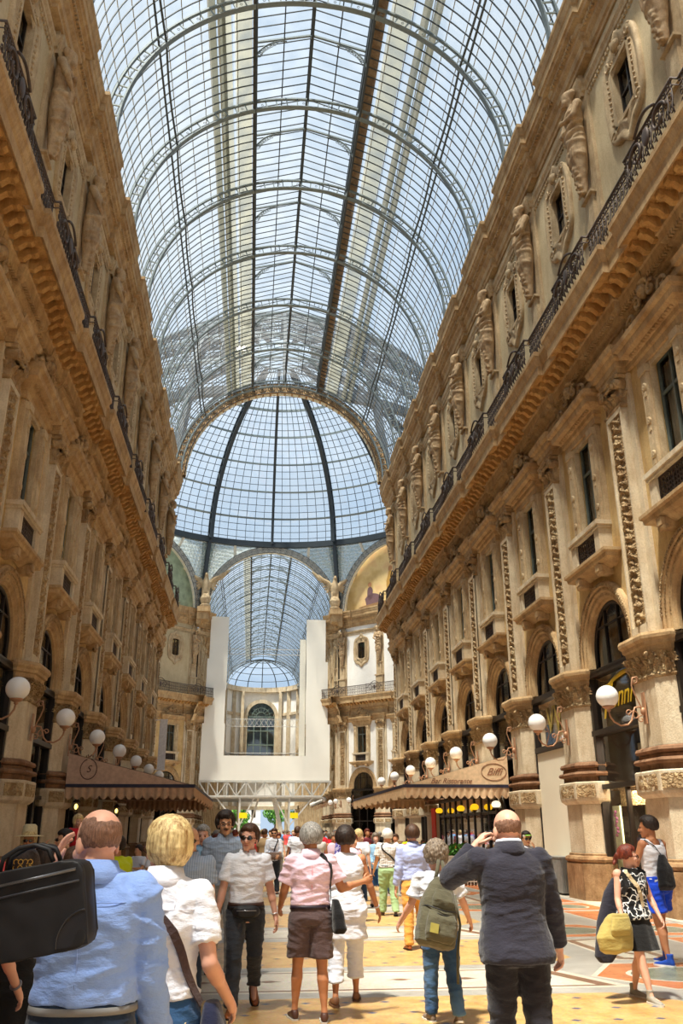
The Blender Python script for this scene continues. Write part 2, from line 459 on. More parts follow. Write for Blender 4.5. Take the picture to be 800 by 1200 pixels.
# --- wall panels, bay centred
def wall_panel():
    mb = MB(); R = 1.62; zc = 6.2
    n_ = 28
    mb.quad((0, -H, 5.85), (0, -R, 5.85), (0, -R, zc), (0, -H, zc)); mb.quad((0, R, 5.85), (0, H, 5.85), (0, H, zc), (0, R, zc))
    mb.quad((0, -H, zc), (0, -R, zc), (0, -R, 8.6), (0, -H, 8.6)); mb.quad((0, R, zc), (0, H, zc), (0, H, 8.6), (0, R, 8.6))
    for k in range(n_):
        a0 = pi - pi * k / n_; a1 = pi - pi * (k + 1) / n_
        mb.quad((0, R * cos(a0), zc + R * sin(a0)), (0, R * cos(a1), zc + R * sin(a1)), (0, R * cos(a1), 8.6), (0, R * cos(a0), 8.6))
    w_ = .62
    mb.quad((0, -H, 8.6), (0, -w_, 8.6), (0, -w_, 13.6), (0, -H, 13.6)); mb.quad((0, w_, 8.6), (0, H, 8.6), (0, H, 13.6), (0, w_, 13.6))
    mb.quad((0, -w_, 8.6), (0, w_, 8.6), (0, w_, 9.3), (0, -w_, 9.3)); mb.quad((0, -w_, 12.2), (0, w_, 12.2), (0, w_, 13.6), (0, -w_, 13.6))
    # window reveal
    mb.quad((0, -w_, 9.3), (-.13, -w_, 9.3), (-.13, -w_, 12.2), (0, -w_, 12.2)); mb.quad((0, w_, 9.3), (-.13, w_, 9.3), (-.13, w_, 12.2), (0, w_, 12.2))
    mb.quad((0, -w_, 12.2), (-.13, -w_, 12.2), (-.13, w_, 12.2), (0, w_, 12.2)); mb.quad((0, -w_, 9.3), (-.13, -w_, 9.3), (-.13, w_, 9.3), (0, w_, 9.3))
    return mb
P('wall_panel', wall_panel(), M['ochre']); P('wall_panel_sunlit', wall_panel(), M['white_wall'])
def upper_wall():
    mb = MB(); w_ = .5; a, b = 19.35, 21.15
    mb.quad((0, -H, 15.2), (0, -w_, 15.2), (0, -w_, 23), (0, -H, 23)); mb.quad((0, w_, 15.2), (0, H, 15.2), (0, H, 23), (0, w_, 23))
    mb.quad((0, -w_, 15.2), (0, w_, 15.2), (0, w_, a), (0, -w_, a)); mb.quad((0, -w_, b), (0, w_, b), (0, w_, 23), (0, -w_, 23))
    mb.cur = 1
    for sg in (-1, 1): mb.quad((0, sg * w_, a), (-.18, sg * w_, a), (-.18, sg * w_, b), (0, sg * w_, b))
    for z in (a, b): mb.quad((0, -w_, z), (-.18, -w_, z), (-.18, w_, z), (0, w_, z))
    mb.cur = 0
    mb.quad((0, -H, 23), (0, H, 23), (-9, H, 24.7), (-9, -H, 24.7))       # unseen roof slope behind the cornice, added to keep the sun out
    return mb
P('upper_wall', upper_wall(), [M['beige'], M['stone']]); P('upper_wall_sunlit', upper_wall(), [M['white_wall'], M['stone']])

# archivolt: stepped half ring with stilts, rope bead
def archivolt():
    mb = MB(); zc = 6.2
    prof = [(1.76, .0), (1.76, .1), (1.71, .14), (1.62, .14), (1.60, .10), (1.50, .10), (1.47, .06), (1.36, .04), (1.33, -.02), (1.27, -.04), (1.25, -.19), (1.32, -.22)]
    n_ = 36
    pts = []
    for k in range(n_ + 1): pts.append((pi * k / n_, 0))
    rows = [[(n0, r, 5.86) for r, n0 in prof]]
    for k in range(n_ + 1):
        a = pi * k / n_
        rows.append([(n0, r * cos(a), zc + r * sin(a)) for r, n0 in prof])
    rows.append([(n0, -r, 5.86) for r, n0 in prof])
    vs = [p for r in rows for p in r]; q = len(prof)
    mb.add(vs, [(i * q + j, i * q + j + 1, (i + 1) * q + j + 1, (i + 1) * q + j) for i in range(len(rows) - 1) for j in range(q - 1)])
    mb.cur = 1
    for k in range(56):
        a = pi * (k + .5) / 56
        c = Vector((.145, 1.665 * cos(a), zc + 1.665 * sin(a)))
        mb.obox(c, (.02, 0, 0), Vector((0, -sin(a), cos(a))) * .033, Vector((0, cos(a), sin(a))) * .036)
        c = Vector((.10, 1.545 * cos(a), zc + 1.545 * sin(a)))
        mb.obox(c, (.02, 0, 0), Vector((0, -sin(a), cos(a))) * .02, Vector((0, cos(a), sin(a))) * .025)
        c = Vector((.04, 1.42 * cos(a), zc + 1.42 * sin(a)))
        mb.obox(c, (.015, 0, 0), Vector((0, -sin(a), cos(a))) * .024, Vector((0, cos(a), sin(a))) * .025)
    # moulded impost blocks between pier abacus and arch
    return mb
P('archivolt', archivolt(), [M['cornice'], M['carved_fine']])

def arch_window():
    mb = MB(); zc = 6.2; n0 = -.15
    # frame ring + mullions + transom
    pts = [(n0, 1.22, 5.78)] + [(n0, 1.22 * cos(pi * k / 24), zc + 1.22 * sin(pi * k / 24)) for k in range(25)] + [(n0, -1.22, 5.78)]
    mb.tube(pts, .05, 6)
    for u in (-.42, .42): mb.bar((n0, u, 5.78), (n0, u, zc + sqrt(1.22 ** 2 - u * u)), .05)
    mb.bar((n0, -1.2, 6.9), (n0, 1.2, 6.9), .04)
    mb.box(n0 - .06, .02, -1.5, 1.5, 5.70, 5.8)
    return mb
P('arch_window_frame', arch_window(), M['dark_frame'])
mb = MB(); mb.add([(-.17, 1.22, 5.78)] + [(-.17, 1.22 * cos(pi * k / 24), 6.2 + 1.22 * sin(pi * k / 24)) for k in range(25)] + [(-.17, -1.22, 5.78)], [tuple(range(27))]); P('arch_pane', mb, M['win_glass'])

# window group of the piano nobile
mb = MB()
mb.sweep([(0, 8.12), (.12, 8.18), (.2, 8.24), (.34, 8.3), (.36, 8.4), (.42, 8.44), (.42, 8.52), (0, 8.54)], [(-.02, -1.06), (.06, -1.06), (.06, 1.06), (-.02, 1.06)])
for sg in (-1, 1):
    mb.box(0, .3, sg * .72 - .14, sg * .72 + .14, 7.98, 8.22); mb.box(0, .4, sg * .72 - .12, sg * .72 + .12, 8.06, 8.24); mb.tube([(.3, sg * .72 - .14, 8.02), (.3, sg * .72 + .14, 8.02)], .07, 8)
P('sill_corbel', mb, M['cornice'])
mb = MB()
for sg in (-1, 1):
    mb.box(0, .36, sg * .84 - .16, sg * .84 + .16, 8.52, 9.22)
mb.box(0, .40, -1.04, 1.04, 9.2, 9.28); mb.box(0, .44, -1.08, 1.08, 9.28, 9.4); mb.box(0, .38, -1.0, 1.0, 8.5, 8.58)
P('balustrade', mb, M['stone_light'])
mb = MB(); 
for i in range(11):
    for j in range(6):
        mb.tube([(.27, -.62 + .124 * i + .062 + .055 * cos(a), 8.64 + .105 * j + .03 + .055 * sin(a)) for a in [2 * pi * k / 8 for k in range(8)]], .012, 4, closed=True)
mb.box(.25, .29, -.68, .68, 8.58, 8.61); mb.box(.25, .29, -.68, .68, 9.17, 9.21)
for u in (-.67, 0, .67): mb.box(.25, .29, u - .015, u + .015, 8.58, 9.2)
P('balustrade_grille', mb, M['iron'])
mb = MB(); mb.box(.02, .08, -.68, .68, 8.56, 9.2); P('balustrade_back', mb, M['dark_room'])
mb = MB()
for sg in (-1, 1):
    u0 = sg * .82
    mb.box(0, .14, u0 - .24, u0 + .24, 9.4, 12.2); mb.box(.1, .22, u0 - .15, u0 + .15, 9.5, 12.1)
    mb.box(0, .26, u0 - .2, u0 + .2, 9.4, 9.56); mb.box(0, .26, u0 - .19, u0 + .19, 11.95, 12.15)
    for z in (9.85, 10.7, 11.6):
        mb.smooth = True; mb.lathe([(.10, 0), (.10, .03), (.07, .04), (.05, .03), (.0, .05)], (.22, u0, z), 12, axis='x'); mb.smooth = False
        mb.box(.2, .24, u0 - .05, u0 + .05, z - .25, z - .12)
mb.box(0, .12, -.62, .62, 12.08, 12.24)
P('window_surround', mb, M['stone'])
mb = MB()
mb.sweep([(0, 12.2), (.05, 12.22), (.06, 12.4), (.12, 12.44), (.13, 12.56), (.2, 12.62), (.34, 12.7), (.36, 12.86), (.44, 12.92), (.46, 13.04), (.3, 13.1), (0, 13.1)], [(0, -1.1), (.12, -1.1), (.12, 1.1), (0, 1.1)])
for k in range(18):
    u = -1.06 + k * .1247; mb.box(.28, .36, u - .035, u + .035, 12.58, 12.68)
P('window_hood', mb, M['cornice'])
mb = MB()
mb.smooth = True
def ped(i, j):
    a = (i - .5) * 2; hgt = .25 + .75 * (1 - abs(a) ** 1.5)
    d = .26 + .1 * cos(a * 9) * sin(j * 6) + .08 * noise.noise(Vector((a * 6, j * 5, 3)))
    return (d * (1 - j * .3), a * 1.02, 13.05 + hgt * j * .98)
mb.grid(ped, 36, 14)
for sg in (-1, 1):
    pts = [(.34, sg * (.8 + (.24 - .015 * k) * cos(k * .5)), 13.34 + (.24 - .015 * k) * sin(k * .5)) for k in range(15)]
    mb.tube(pts, .05, 8)
    pts = [(.36, sg * (.36 + (.2 - .012 * k) * cos(k * .5 + 1)), 13.6 + (.2 - .012 * k) * sin(k * .5 + 1)) for k in range(15)]
    mb.tube(pts, .05, 8)
    mb.tube([(.02, sg * .98, 13.2), (.42, sg * .98, 13.2)], .1, 10)
mb.ball((.36, 0, 13.72), .16, .14, .2, 12, 8); mb.ball((.34, 0, 13.98), .12, .22, .09, 10, 6)
for k in range(7):
    a = -pi * .1 + pi * 1.2 * k / 6; mb.ball((.34, .28 * cos(a), 13.72 + .26 * sin(a)), .055, n=8, m=6)
mb.smooth = False
P('pediment', mb, M['carved'])
def nobile_frame():
    mb = MB(); n0 = -.09
    for u in (-.6, 0, .6): mb.box(n0 - .03, n0 + .04, u - .03, u + .03, 9.3, 12.2)
    for z in (9.34, 11.3, 12.16): mb.box(n0 - .03, n0 + .03, -.62, .62, z - .035, z + .035)
    return mb
P('nobile_frame', nobile_frame(), plain('grey_green_frame', srgb(96, 104, 98), .5))
mb = MB(); mb.quad((-.10, -.62, 9.3), (-.10, .62, 9.3), (-.10, .62, 12.2), (-.10, -.62, 12.2)); P('nobile_pane', mb, M['win_glass'])

# upper storey: cartouche frame, small window
def cartouche():
    mb = MB()
    def outline(r, k):
        a = 2 * pi * k / 72
        w_ = .95 + .16 * cos(2 * a + pi) ; 
        # quatrefoil-like shape with ears and points
        x = cos(a); y = sin(a)
        sx = .86 + .12 * abs(sin(2 * a)) ** .6; sy = 1.28 + .10 * abs(sin(2 * a)) ** .6
        p = 3.2
        rr = 1 / ((abs(x) ** p + abs(y) ** p) ** (1 / p))
        u = x * rr * sx * r; z = y * rr * sy * r
        if abs(x) < .35: z += (1 if y > 0 else -1) * .42 * (1 - abs(x) / .35) ** 1.0 * r
        if abs(y) < .3: u += (1 if x > 0 else -1) * .10 * (1 - abs(y) / .3) * r
        return u, 20.25 + z
    prof = [(1.12, 0), (1.12, .09), (1.06, .13), (1.0, .10), (.95, .10), (.9, .05), (.82, .06), (.76, .11), (.7, .08), (.64, .03)]
    vs = []
    for k in range(72):
        for r, n0 in prof:
            u, z = outline(r, k); vs.append((n0, u, z))
    q = len(prof)
    mb.smooth = True
    mb.add(vs, [(k * q + j, k * q + j + 1, ((k + 1) % 72) * q + j + 1, ((k + 1) % 72) * q + j) for k in range(72) for j in range(q - 1)])
    mb.smooth = False
    # straight inner frame round the opening
    for sg in (-1, 1): mb.box(0, .1, sg * .56 - .06, sg * .56 + .06, 19.25, 21.25)
    mb.box(0, .1, -.62, .62, 19.23, 19.35); mb.box(0, .1, -.62, .62, 21.15, 21.27)
    for sg in (-1, 1):
        for k in range(9): mb.ball((.1, sg * .70, 19.5 + .19 * k), .05, n=6, m=4)
        pts = [(.1, sg * (.72 + (.16 - .01 * k) * cos(k * .55)), 19.15 + (.16 - .01 * k) * sin(k * .55)) for k in range(12)]
        mb.tube(pts, .035, 6)
        pts = [(.1, sg * (.66 + (.18 - .01 * k) * cos(k * .55)), 21.45 + (.18 - .01 * k) * sin(k * .55)) for k in range(12)]
        mb.tube(pts, .035, 6)
    mb.ball((.12, 0, 21.6), .13, .2, .18, 10, 6)
    for k in range(-6, 7): mb.ball((.09, k * .085, 21.38), .03, n=6, m=4)
    return mb
P('cartouche', cartouche(), M['stone'])
mb = MB()
for u in (-.46, 0, .46): mb.box(-.17, -.11, u - .03, u + .03, 19.35, 21.15)
for z in (19.39, 20.3, 21.11): mb.box(-.17, -.11, -.5, .5, z - .03, z + .03)
P('attic_frame', mb, M['dark_frame'])
mb = MB(); mb.quad((-.155, -.5, 19.35), (-.155, .5, 19.35), (-.155, .5, 21.15), (-.155, -.5, 21.15)); P('attic_pane', mb, M['win_glass'])
# pedestal and strip behind each statue
mb = MB(); mb.box(0, .1, -.5, .5, 15.3, 22.2); mb.sweep([(.0, 15.3), (.02, 17.2), (.1, 17.24), (.1, 17.34), (.04, 17.36)], [(0, -.42), (.28, -.42), (.28, .42), (0, .42)])
mb.sweep([(.0, 17.3), (-.02, 17.9), (-.04, 18.6), (.05, 18.62), (.05, 18.7), (-.04, 18.72)], [(0, -.3), (.24, -.3), (.24, .3), (0, .3)])
mb.sweep([(0, 22.1), (.06, 22.3), (.14, 22.5), (.14, 22.64), (0, 22.66)], [(0, -.36), (.2, -.36), (.2, .36), (0, .36)])
mb.box(0, .16, -.3, .3, 22.6, 23.0)
P('statue_pedestal', mb, M['stone'])
# iron balcony railing, one bay, bowed forward on the ressaut
def railing():
    mb = MB(); z0 = 15.3
    def nat(u): return .93 + (.15 if abs(u) < 1.2 else 0)
    pth = [(.93, -H), (.93, -1.2), (1.08, -1.2), (1.08, 1.2), (.93, 1.2), (.93, H)]
    for z, r in ((15.38, .03), (16.3, .04), (16.12, .02)): mb.tube([(a, b, z) for a, b in pth], r, 6)
    k = 0; u = -H + .08
    while u < H:
        n0 = nat(u)
        mb.tube([(n0, u, 15.38), (n0 + .05, u, 15.6), (n0, u, 15.85), (n0, u, 16.3)], .018, 4)
        c = u + .1
        if c < H:
            n1 = nat(c)
            mb.tube([(n1, c + (.085 - .006 * q) * cos(q * .8), 15.62 + (.15 - .011 * q) * sin(q * .8)) for q in range(11)], .016, 4)
            mb.tube([(n1, c + (.08 - .006 * q) * cos(-q * .8 + 2), 15.92 + (.13 - .01 * q) * sin(-q * .8 + 2)) for q in range(11)], .016, 4)
            mb.ball((n1, c, 16.21), .035, n=6, m=4)
        u += .2
    # scrolled bulge in front of the pier
    for sg in (-1, 1):
        pts = [(1.12, sg * (.55 + (.36 - .02 * q) * cos(q * .5)), 15.86 + (.36 - .02 * q) * sin(q * .5)) for q in range(15)]
        mb.tube(pts, .035, 6)
    mb.tube([(1.14, -.5 + .1 * q, 16.3 + .22 * sin(pi * q / 10)) for q in range(11)], .035, 6)
    mb.ball((1.14, 0, 15.9), .05, .16, .24, 10, 6)
    return mb
P('balcony_railing', railing(), M['iron'])

# --- shopfront infill between the piers (bay centred), several kinds
def shopfront(kind):
    mb = MB(); a = 1.57; n0 = -.08
    for u in (-a, a): mb.box(n0 - .1, n0 + .1, u - .09, u + .09, 0, 5.7)
    mb.box(n0 - .1, n0 + .1, -a, a, 5.62, 5.74); mb.box(n0 - .1, n0 + .16, -a, a, 4.08, 4.22)
    if kind == 'shop':
        mb.box(n0 - .05, n0 + .08, -a, a, 2.72, 2.84); mb.box(n0 - .05, n0 + .05, -.05, .05, 0, 2.75); mb.box(n0 - .1, n0 + .08, -a, a, 0, .3)
    if kind == 'window':
        for u in (-.5, .5): mb.box(n0 - .05, n0 + .05, u - .04, u + .04, 0, 4.1)
        mb.box(n0 - .1, n0 + .08, -a, a, 0, .5); mb.box(n0 - .05, n0 + .06, -a, a, 2.6, 2.7)
    if kind == 'cafe':
        for u in (-.8, 0, .8): mb.box(n0 - .05, n0 + .05, u - .035, u + .035, 0, 4.1)
        mb.box(n0 - .05, n0 + .06, -a, a, 2.9, 3.0)
    return mb
for kd in ('shop', 'window', 'cafe'): P('shopfront_' + kd, shopfront(kd), M['dark_frame'])
mb = MB(); mb.quad((-.10, -1.5, 4.2), (-.10, 1.5, 4.2), (-.10, 1.5, 5.65), (-.10, -1.5, 5.65)); P('fascia_pane', mb, M['win_glass'])
mb = MB(); mb.quad((-.09, -1.5, .3), (-.09, 1.5, .3), (-.09, 1.5, 4.1), (-.09, -1.5, 4.1)); P('shop_pane', mb, M['shop_glass'])
# dark room behind every bay: ground floor and floors above
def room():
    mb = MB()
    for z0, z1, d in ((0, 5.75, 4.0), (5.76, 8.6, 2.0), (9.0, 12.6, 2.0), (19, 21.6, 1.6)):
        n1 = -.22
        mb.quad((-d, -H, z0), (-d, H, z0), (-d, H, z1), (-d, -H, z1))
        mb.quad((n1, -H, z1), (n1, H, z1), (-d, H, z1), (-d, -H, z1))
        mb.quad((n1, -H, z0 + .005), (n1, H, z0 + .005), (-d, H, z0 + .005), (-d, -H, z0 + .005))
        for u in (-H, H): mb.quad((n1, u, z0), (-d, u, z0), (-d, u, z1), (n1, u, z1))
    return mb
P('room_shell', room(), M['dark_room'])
mb = MB()
for sg in (-1, 1):
    mb.smooth = True
    mb.grid(lambda i, j: (-.3 + .05 * sin(i * 30), sg * (.12 + .48 * i * (1 - .35 * (1 - abs(j - .35)) * 0)), 9.35 + 2.8 * j), 24, 2)
    mb.smooth = False
P('curtains', mb, plain('net_curtain', srgb(150, 150, 138), .9))
mb = MB(); mb.smooth = True
mb.grid(lambda i, j: (-.6 + .05 * sin(i * 40), -1.1 + 2.2 * i, 5.9 + 1.4 * j), 40, 2); mb.smooth = False
P('arch_curtain', mb, plain('dim_curtain', srgb(128, 112, 92), .9))

WINN = [0]
def build_wall(par, origin, D, rot, ks, white=False, ground=None, rail=None):
    """a run of bays: pier k stands at origin + D * S * k ; local +n axis points along angle rot"""
    du = Vector(D).normalized(); O = Vector(origin)
    ku = [k for k in ks]
    for k in ku:
        p = O + du * S * k
        vis_lo = any(in_view((p.x, p.y, z), 90) for z in (0, 1, 2, 3, 4, 5, 6)); 
        vis_mid = any(in_view((p.x, p.y, z), 110) for z in (6, 8, 10, 12, 14, 15)); vis_hi = any(in_view((p.x, p.y, z), 130) for z in (15, 17, 19, 21, 23, 25))
        def put(name, key=None):
            o = link(name, ME[key or name], par, p, rot); return o
        if vis_lo:
            put('pier_plinth'); put('pier_shaft'); put('pier_frieze'); put('pier_moulding')
        if vis_lo or vis_mid: put('pier_capital'); put('abacus')
        if vis_mid:
            pl = put('pilaster'); r = link('pilaster_relief', ME['pilaster_relief'], pl, (0, 0, 0)); put('ionic_capital'); put('entablature')
        if vis_mid or vis_hi:
            put('balcony_cornice'); put('modillions')
        if vis_hi or p.y < 30:
            put('string_course'); put('crown_cornice')
            put('statue_pedestal')
        if rail is not None and vis_hi: link('railing_section', ME['balcony_railing'], rail, p, rot)
    for k in ku[:-1]:
        p = O + du * S * (k + .5)
        vis_mid = any(in_view((p.x, p.y, z), 260) for z in (4, 6, 8, 10, 12, 14)); vis_hi = any(in_view((p.x, p.y, z), 260) for z in (15, 17, 19, 21, 23, 25))
        link('wall_panel', ME['wall_panel_sunlit' if white else 'wall_panel'], par, p, rot)
        link('upper_wall', ME['upper_wall_sunlit' if white else 'upper_wall'], par, p, rot)
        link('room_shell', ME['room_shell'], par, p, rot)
        if vis_mid:
            for nm in ('archivolt', 'sill_corbel', 'balustrade', 'window_surround', 'window_hood', 'pediment', 'balustrade_back'): link(nm, ME[nm], par, p, rot)
            link('balustrade_grille', ME['balustrade_grille'], par, p, rot)
            for fr, pn, cu in (('arch_window_frame', 'arch_pane', 'arch_curtain'), ('nobile_frame', 'nobile_pane', 'curtains')):
                WINN[0] += 1
                w_ = empty('window_%d' % WINN[0], p, rot); tag(w_, kind='structure')
                link('window_frame', ME[fr], w_); link('glass_pane', ME[pn], w_); link('curtain', ME[cu], w_)
        if vis_hi:
            link('cartouche', ME['cartouche'], par, p, rot)
            WINN[0] += 1
            w_ = empty('window_%d' % WINN[0], p, rot); tag(w_, kind='structure')
            link('window_frame', ME['attic_frame'], w_); link('glass_pane', ME['attic_pane'], w_)
        kd = (ground or (lambda k: 'cafe'))(k)
        if kd and any(in_view((p.x, p.y, z), 260) for z in (0, 2, 4, 5)):
            link('shopfront_frame', ME['shopfront_' + kd], par, p, rot)
            link('fascia_glass', ME['fascia_pane'], par, p, rot)
            if kd != 'cafe': link('shop_glass', ME['shop_pane'], par, p, rot)

wall_right = empty('wall_right'); tag(wall_right, kind='structure')
wall_left = empty('wall_left'); tag(wall_left, kind='structure')
rail_r = empty('balcony_railing', (6.7, 18.9, 15.3)); rail_l = empty('balcony_railing', (-6.7, 18.9, 15.3))
tag(rail_r, 'long wrought iron balcony railing running along the sunlit right facade', 'railing')
tag(rail_l, 'long wrought iron balcony railing running along the shaded left facade', 'railing')
rail_r.location = rail_l.location = (0, 0, 0)
KN = range(-3, 8)
build_wall(wall_right, (W, Y0, 0), (0, 1, 0), pi, KN, ground=lambda k: {-1: 'shop', 0: 'shop', 1: None}.get(k, 'cafe'), rail=rail_r)
build_wall(wall_left, (-W, Y0, 0), (0, 1, 0), 0, KN, ground=lambda k: {0: 'window', -1: 'shop', 1: 'window'}.get(k, 'cafe'), rail=rail_l)
# plain continuation behind the photographer and end pieces
mb = MB(); mb.box(W, W + 8, -25, 1.2, 0, 24.8); link('wall_block', mb.mesh('wall_block', M['ochre']), wall_right)
mb = MB(); mb.box(-W - 8, -W, -25, 1.2, 0, 24.8); link('wall_block', mb.mesh('wall_block', M['ochre']), wall_left)
YE = Y0 + 7 * S   # last pier of the near arm
for sg, par in ((1, wall_right), (-1, wall_left)):
    mb = MB(); x0, x1 = (W + .02, W + 2.4) if sg > 0 else (-W - 2.4, -W - .02)
    mb.box(x0, x1, YE + .2, YE + 1.1, 0, 24.8)
    link('corner_block', mb.mesh('corner_block', M['ochre']), par)
# ------------------------------------------------------------------ glass vault of the arms
ZC = 24.7
ceiling = empty('ceiling'); tag(ceiling, kind='structure')
def arc_pts(R, y, a0=0, a1=180, n=60):
    return [(R * cos(radians(a0 + (a1 - a0) * k / n)), y, ZC + R * sin(radians(a0 + (a1 - a0) * k / n))) for k in range(n + 1)]
# rib: two chords with posts
def rib():
    mb = MB()
    def chord(R, w, h):
        n = 64; vs = []
        for k in range(n + 1):
            a = pi * k / n
            for r, yy in ((R - h / 2, -w / 2), (R - h / 2, w / 2), (R + h / 2, w / 2), (R + h / 2, -w / 2)):
                vs.append((r * cos(a), yy, ZC + r * sin(a)))
        fs = []
        for k in range(n):
            for j in range(4):
                fs.append((k * 4 + j, k * 4 + (j + 1) % 4, (k + 1) * 4 + (j + 1) % 4, (k + 1) * 4 + j))
        mb.add(vs, fs)
    chord(6.96, .13, .07); chord(7.40, .12, .07); chord(6.92, .22, .02)
    for k in range(0, 49):
        a = pi * (k + .5) / 49
        mb.bar((6.97 * cos(a), 0, ZC + 6.97 * sin(a)), (7.4 * cos(a), 0, ZC + 7.4 * sin(a)), .045, .05, (0, 1, 0))
        a2 = pi * (k + .9) / 49
        if k % 2 == 0: mb.tube([(7.18 * cos(a2) + .05 * cos(q), 0, ZC + 7.18 * sin(a2) + .05 * sin(q)) for q in [pi * t / 3 for t in range(6)]], .012, 4, closed=True)
    return mb
me_rib = rib().mesh('vault_rib', M['steel_light'])
LX = 2.3; ZL = ZC + sqrt(7.45 ** 2 - LX ** 2); EAVE = ZL + .55; RIDGE = EAVE + .75
# glazing bars of one bay (along y from 0 to S)
def bars(step=11, far=False):
    mb = MB(); t = .035 if not far else .06
    A0 = math.degrees(math.asin(LX / 7.45))          # from the vertical
    for side in (1, -1):
        for k in range(step + 1):
            y = S * k / step
            pts = [(side * 7.45 * sin(radians(a)), y, ZC + 7.45 * cos(radians(a))) for a in [A0 + (90 - A0) * i / 14 for i in range(15)]]
            for i in range(14): mb.bar(pts[i], pts[i + 1], t, .045, (0, 1, 0))
        for a in [A0 + (90 - A0) * i / 12 for i in range(1, 12)]:
            if i_thick(a): continue
            x = side * 7.47 * sin(radians(a)); z = ZC + 7.47 * cos(radians(a))
            mb.cur = 1; 
            # lapped glass edges: a slightly wavy thin bar
            nseg = step
            for q in range(nseg):
                mb.bar((x, S * q / nseg, z), (x + side * .02, S * (q + 1) / nseg, z + .035), .028, .02, (side * sin(radians(a)), 0, cos(radians(a))))
            mb.cur = 0
    for k in range(0, step + 1, 1):
        y = S * k / step
        for sg in (-1, 1): mb.bar((sg * LX, y, EAVE), (0, y, RIDGE), t * .9, .04, (0, 1, 0))
    for sg in (-1, 1):
        mb.bar((sg * LX * .5, 0, (EAVE + RIDGE) / 2), (sg * LX * .5, S, (EAVE + RIDGE) / 2), .05, .05)
    return mb
def i_thick(a): return abs(a - 52) < 1.5
me_bars = bars().mesh('glazing_bars', [M['steel'], plain('weathered_glazing_lap', srgb(150, 140, 110), .7)])
def purlins():
    mb = MB(); w_ = .09
    for sg in (-1, 1):
        a = radians(52)
        for R in (7.42, 7.0):
            # the lower chord sags a little between the ribs
            for q in range(8):
                f = lambda t: .12 * sin(pi * t) * (1 if R == 7.0 else 0)
                mb.bar((sg * (R + f(q / 8)) * sin(a), S * q / 8, ZC + (R + f(q / 8)) * cos(a)), (sg * (R + f((q + 1) / 8)) * sin(a), S * (q + 1) / 8, ZC + (R + f((q + 1) / 8)) * cos(a)), w_ * .8, .09)
        mb.box(sg * LX - .07, sg * LX + .07, 0, S, ZL - .12, ZL + .08)
        mb.box(sg * LX - .05, sg * LX + .05, 0, S, EAVE - .06, EAVE + .06)
        zb = ZC + sqrt(6.96 ** 2 - LX ** 2)
        mb.box(sg * LX - .05, sg * LX + .05, 0, S, zb - .05, zb + .05)
    mb.box(-.06, .06, 0, S, RIDGE - .12, RIDGE + .06)
    mb.box(-.045, .045, 0, S, ZC + 7.36, ZC + 7.44)
    return mb
me_pur = purlins().mesh('purlins', M['steel'])
# mid bay gable frame with filigree brackets
def gable():
    mb = MB()
    for sg in (-1, 1):
        mb.bar((sg * LX, 0, EAVE), (0, 0, RIDGE - .1), .08, .08, (0, 1, 0))
        mb.bar((sg * LX, 0, EAVE), (sg * LX, 0, ZL - .5), .07, .07, (0, 1, 0))
        arc = [(sg * (LX - 1.25 * (1 - cos(t))), 0, ZL - .5 + 1.25 * sin(t)) for t in [pi / 2 * i / 12 for i in range(13)]]
        arc = [(x, y, min(z, EAVE + (RIDGE - EAVE) * (1 - abs(x) / LX) - .05)) for x, y, z in arc]
        mb.tube(arc, .03, 5)
        for i in range(9):
            t = i / 9.0
            cx = sg * (LX - .12 - .75 * t ** 1.6); cz = ZL - .15 + .75 * t
            r = .11 * (1 - .35 * t)
            mb.tube([(cx + r * cos(q), 0, cz + r * sin(q)) for q in [2 * pi * k / 8 for k in range(8)]], .016, 4, closed=True)
            mb.tube([(cx - sg * .1 + r * .6 * cos(q), 0, cz + .12 + r * .6 * sin(q)) for q in [2 * pi * k / 8 for k in range(8)]], .014, 4, closed=True)
    mb.ball((0, 0, RIDGE - .18), .09, n=8, m=6)
    return mb
me_gab = gable().mesh('gable_frame', M['steel_light'])
def glass_sheet(y0, y1):
    mb = MB(); n = 30; A0 = math.degrees(math.asin(LX / 7.45)); mb.smooth = True
    for sg in (-1, 1):
        mb.grid(lambda i, j: (sg * 7.5 * sin(radians(A0 + (90 - A0) * i)), y0 + (y1 - y0) * j, ZC + 7.5 * cos(radians(A0 + (90 - A0) * i))), n, 1)
    mb.smooth = False
    for sg in (-1, 1):
        mb.quad((sg * LX, y0, EAVE + .03), (sg * LX, y1, EAVE + .03), (0, y1, RIDGE + .03), (0, y0, RIDGE + .03))
    return mb
M['louvre'] = stone('lantern_side_boards', srgb(140, 106, 74), srgb(196, 168, 132), srgb(80, 56, 36), scale=2)
def lantern_sides(y0, y1):
    mb = MB()
    mb.box(LX + .06, LX + .12, y0, y1, ZL + .05, EAVE)
    mb.box(-LX - .12, -LX - .06, y0, y1, ZL + .05, EAVE)
    return mb
YA = Y0 - 5 * S      # start of the built vault (behind the camera)
for k in range(-5, 8):
    link('glass', glass_sheet(0, S if k < 7 else .9).mesh('roof_glass', M['roof_glass']), ceiling, (0, Y0 + k * S, 0))
link('lantern_sides', lantern_sides(YA, YE + .8).mesh('lantern_sides', M['louvre']), ceiling)
for k in range(-1, 8):
    y = Y0 + k * S
    link('rib', me_rib, ceiling, (0, y, 0))
    if k < 7:
        link('glazing_bars', me_bars, ceiling, (0, y, 0)); link('purlins', me_pur, ceiling, (0, y, 0)); link('gable_frame', me_gab, ceiling, (0, y + S / 2, 0))
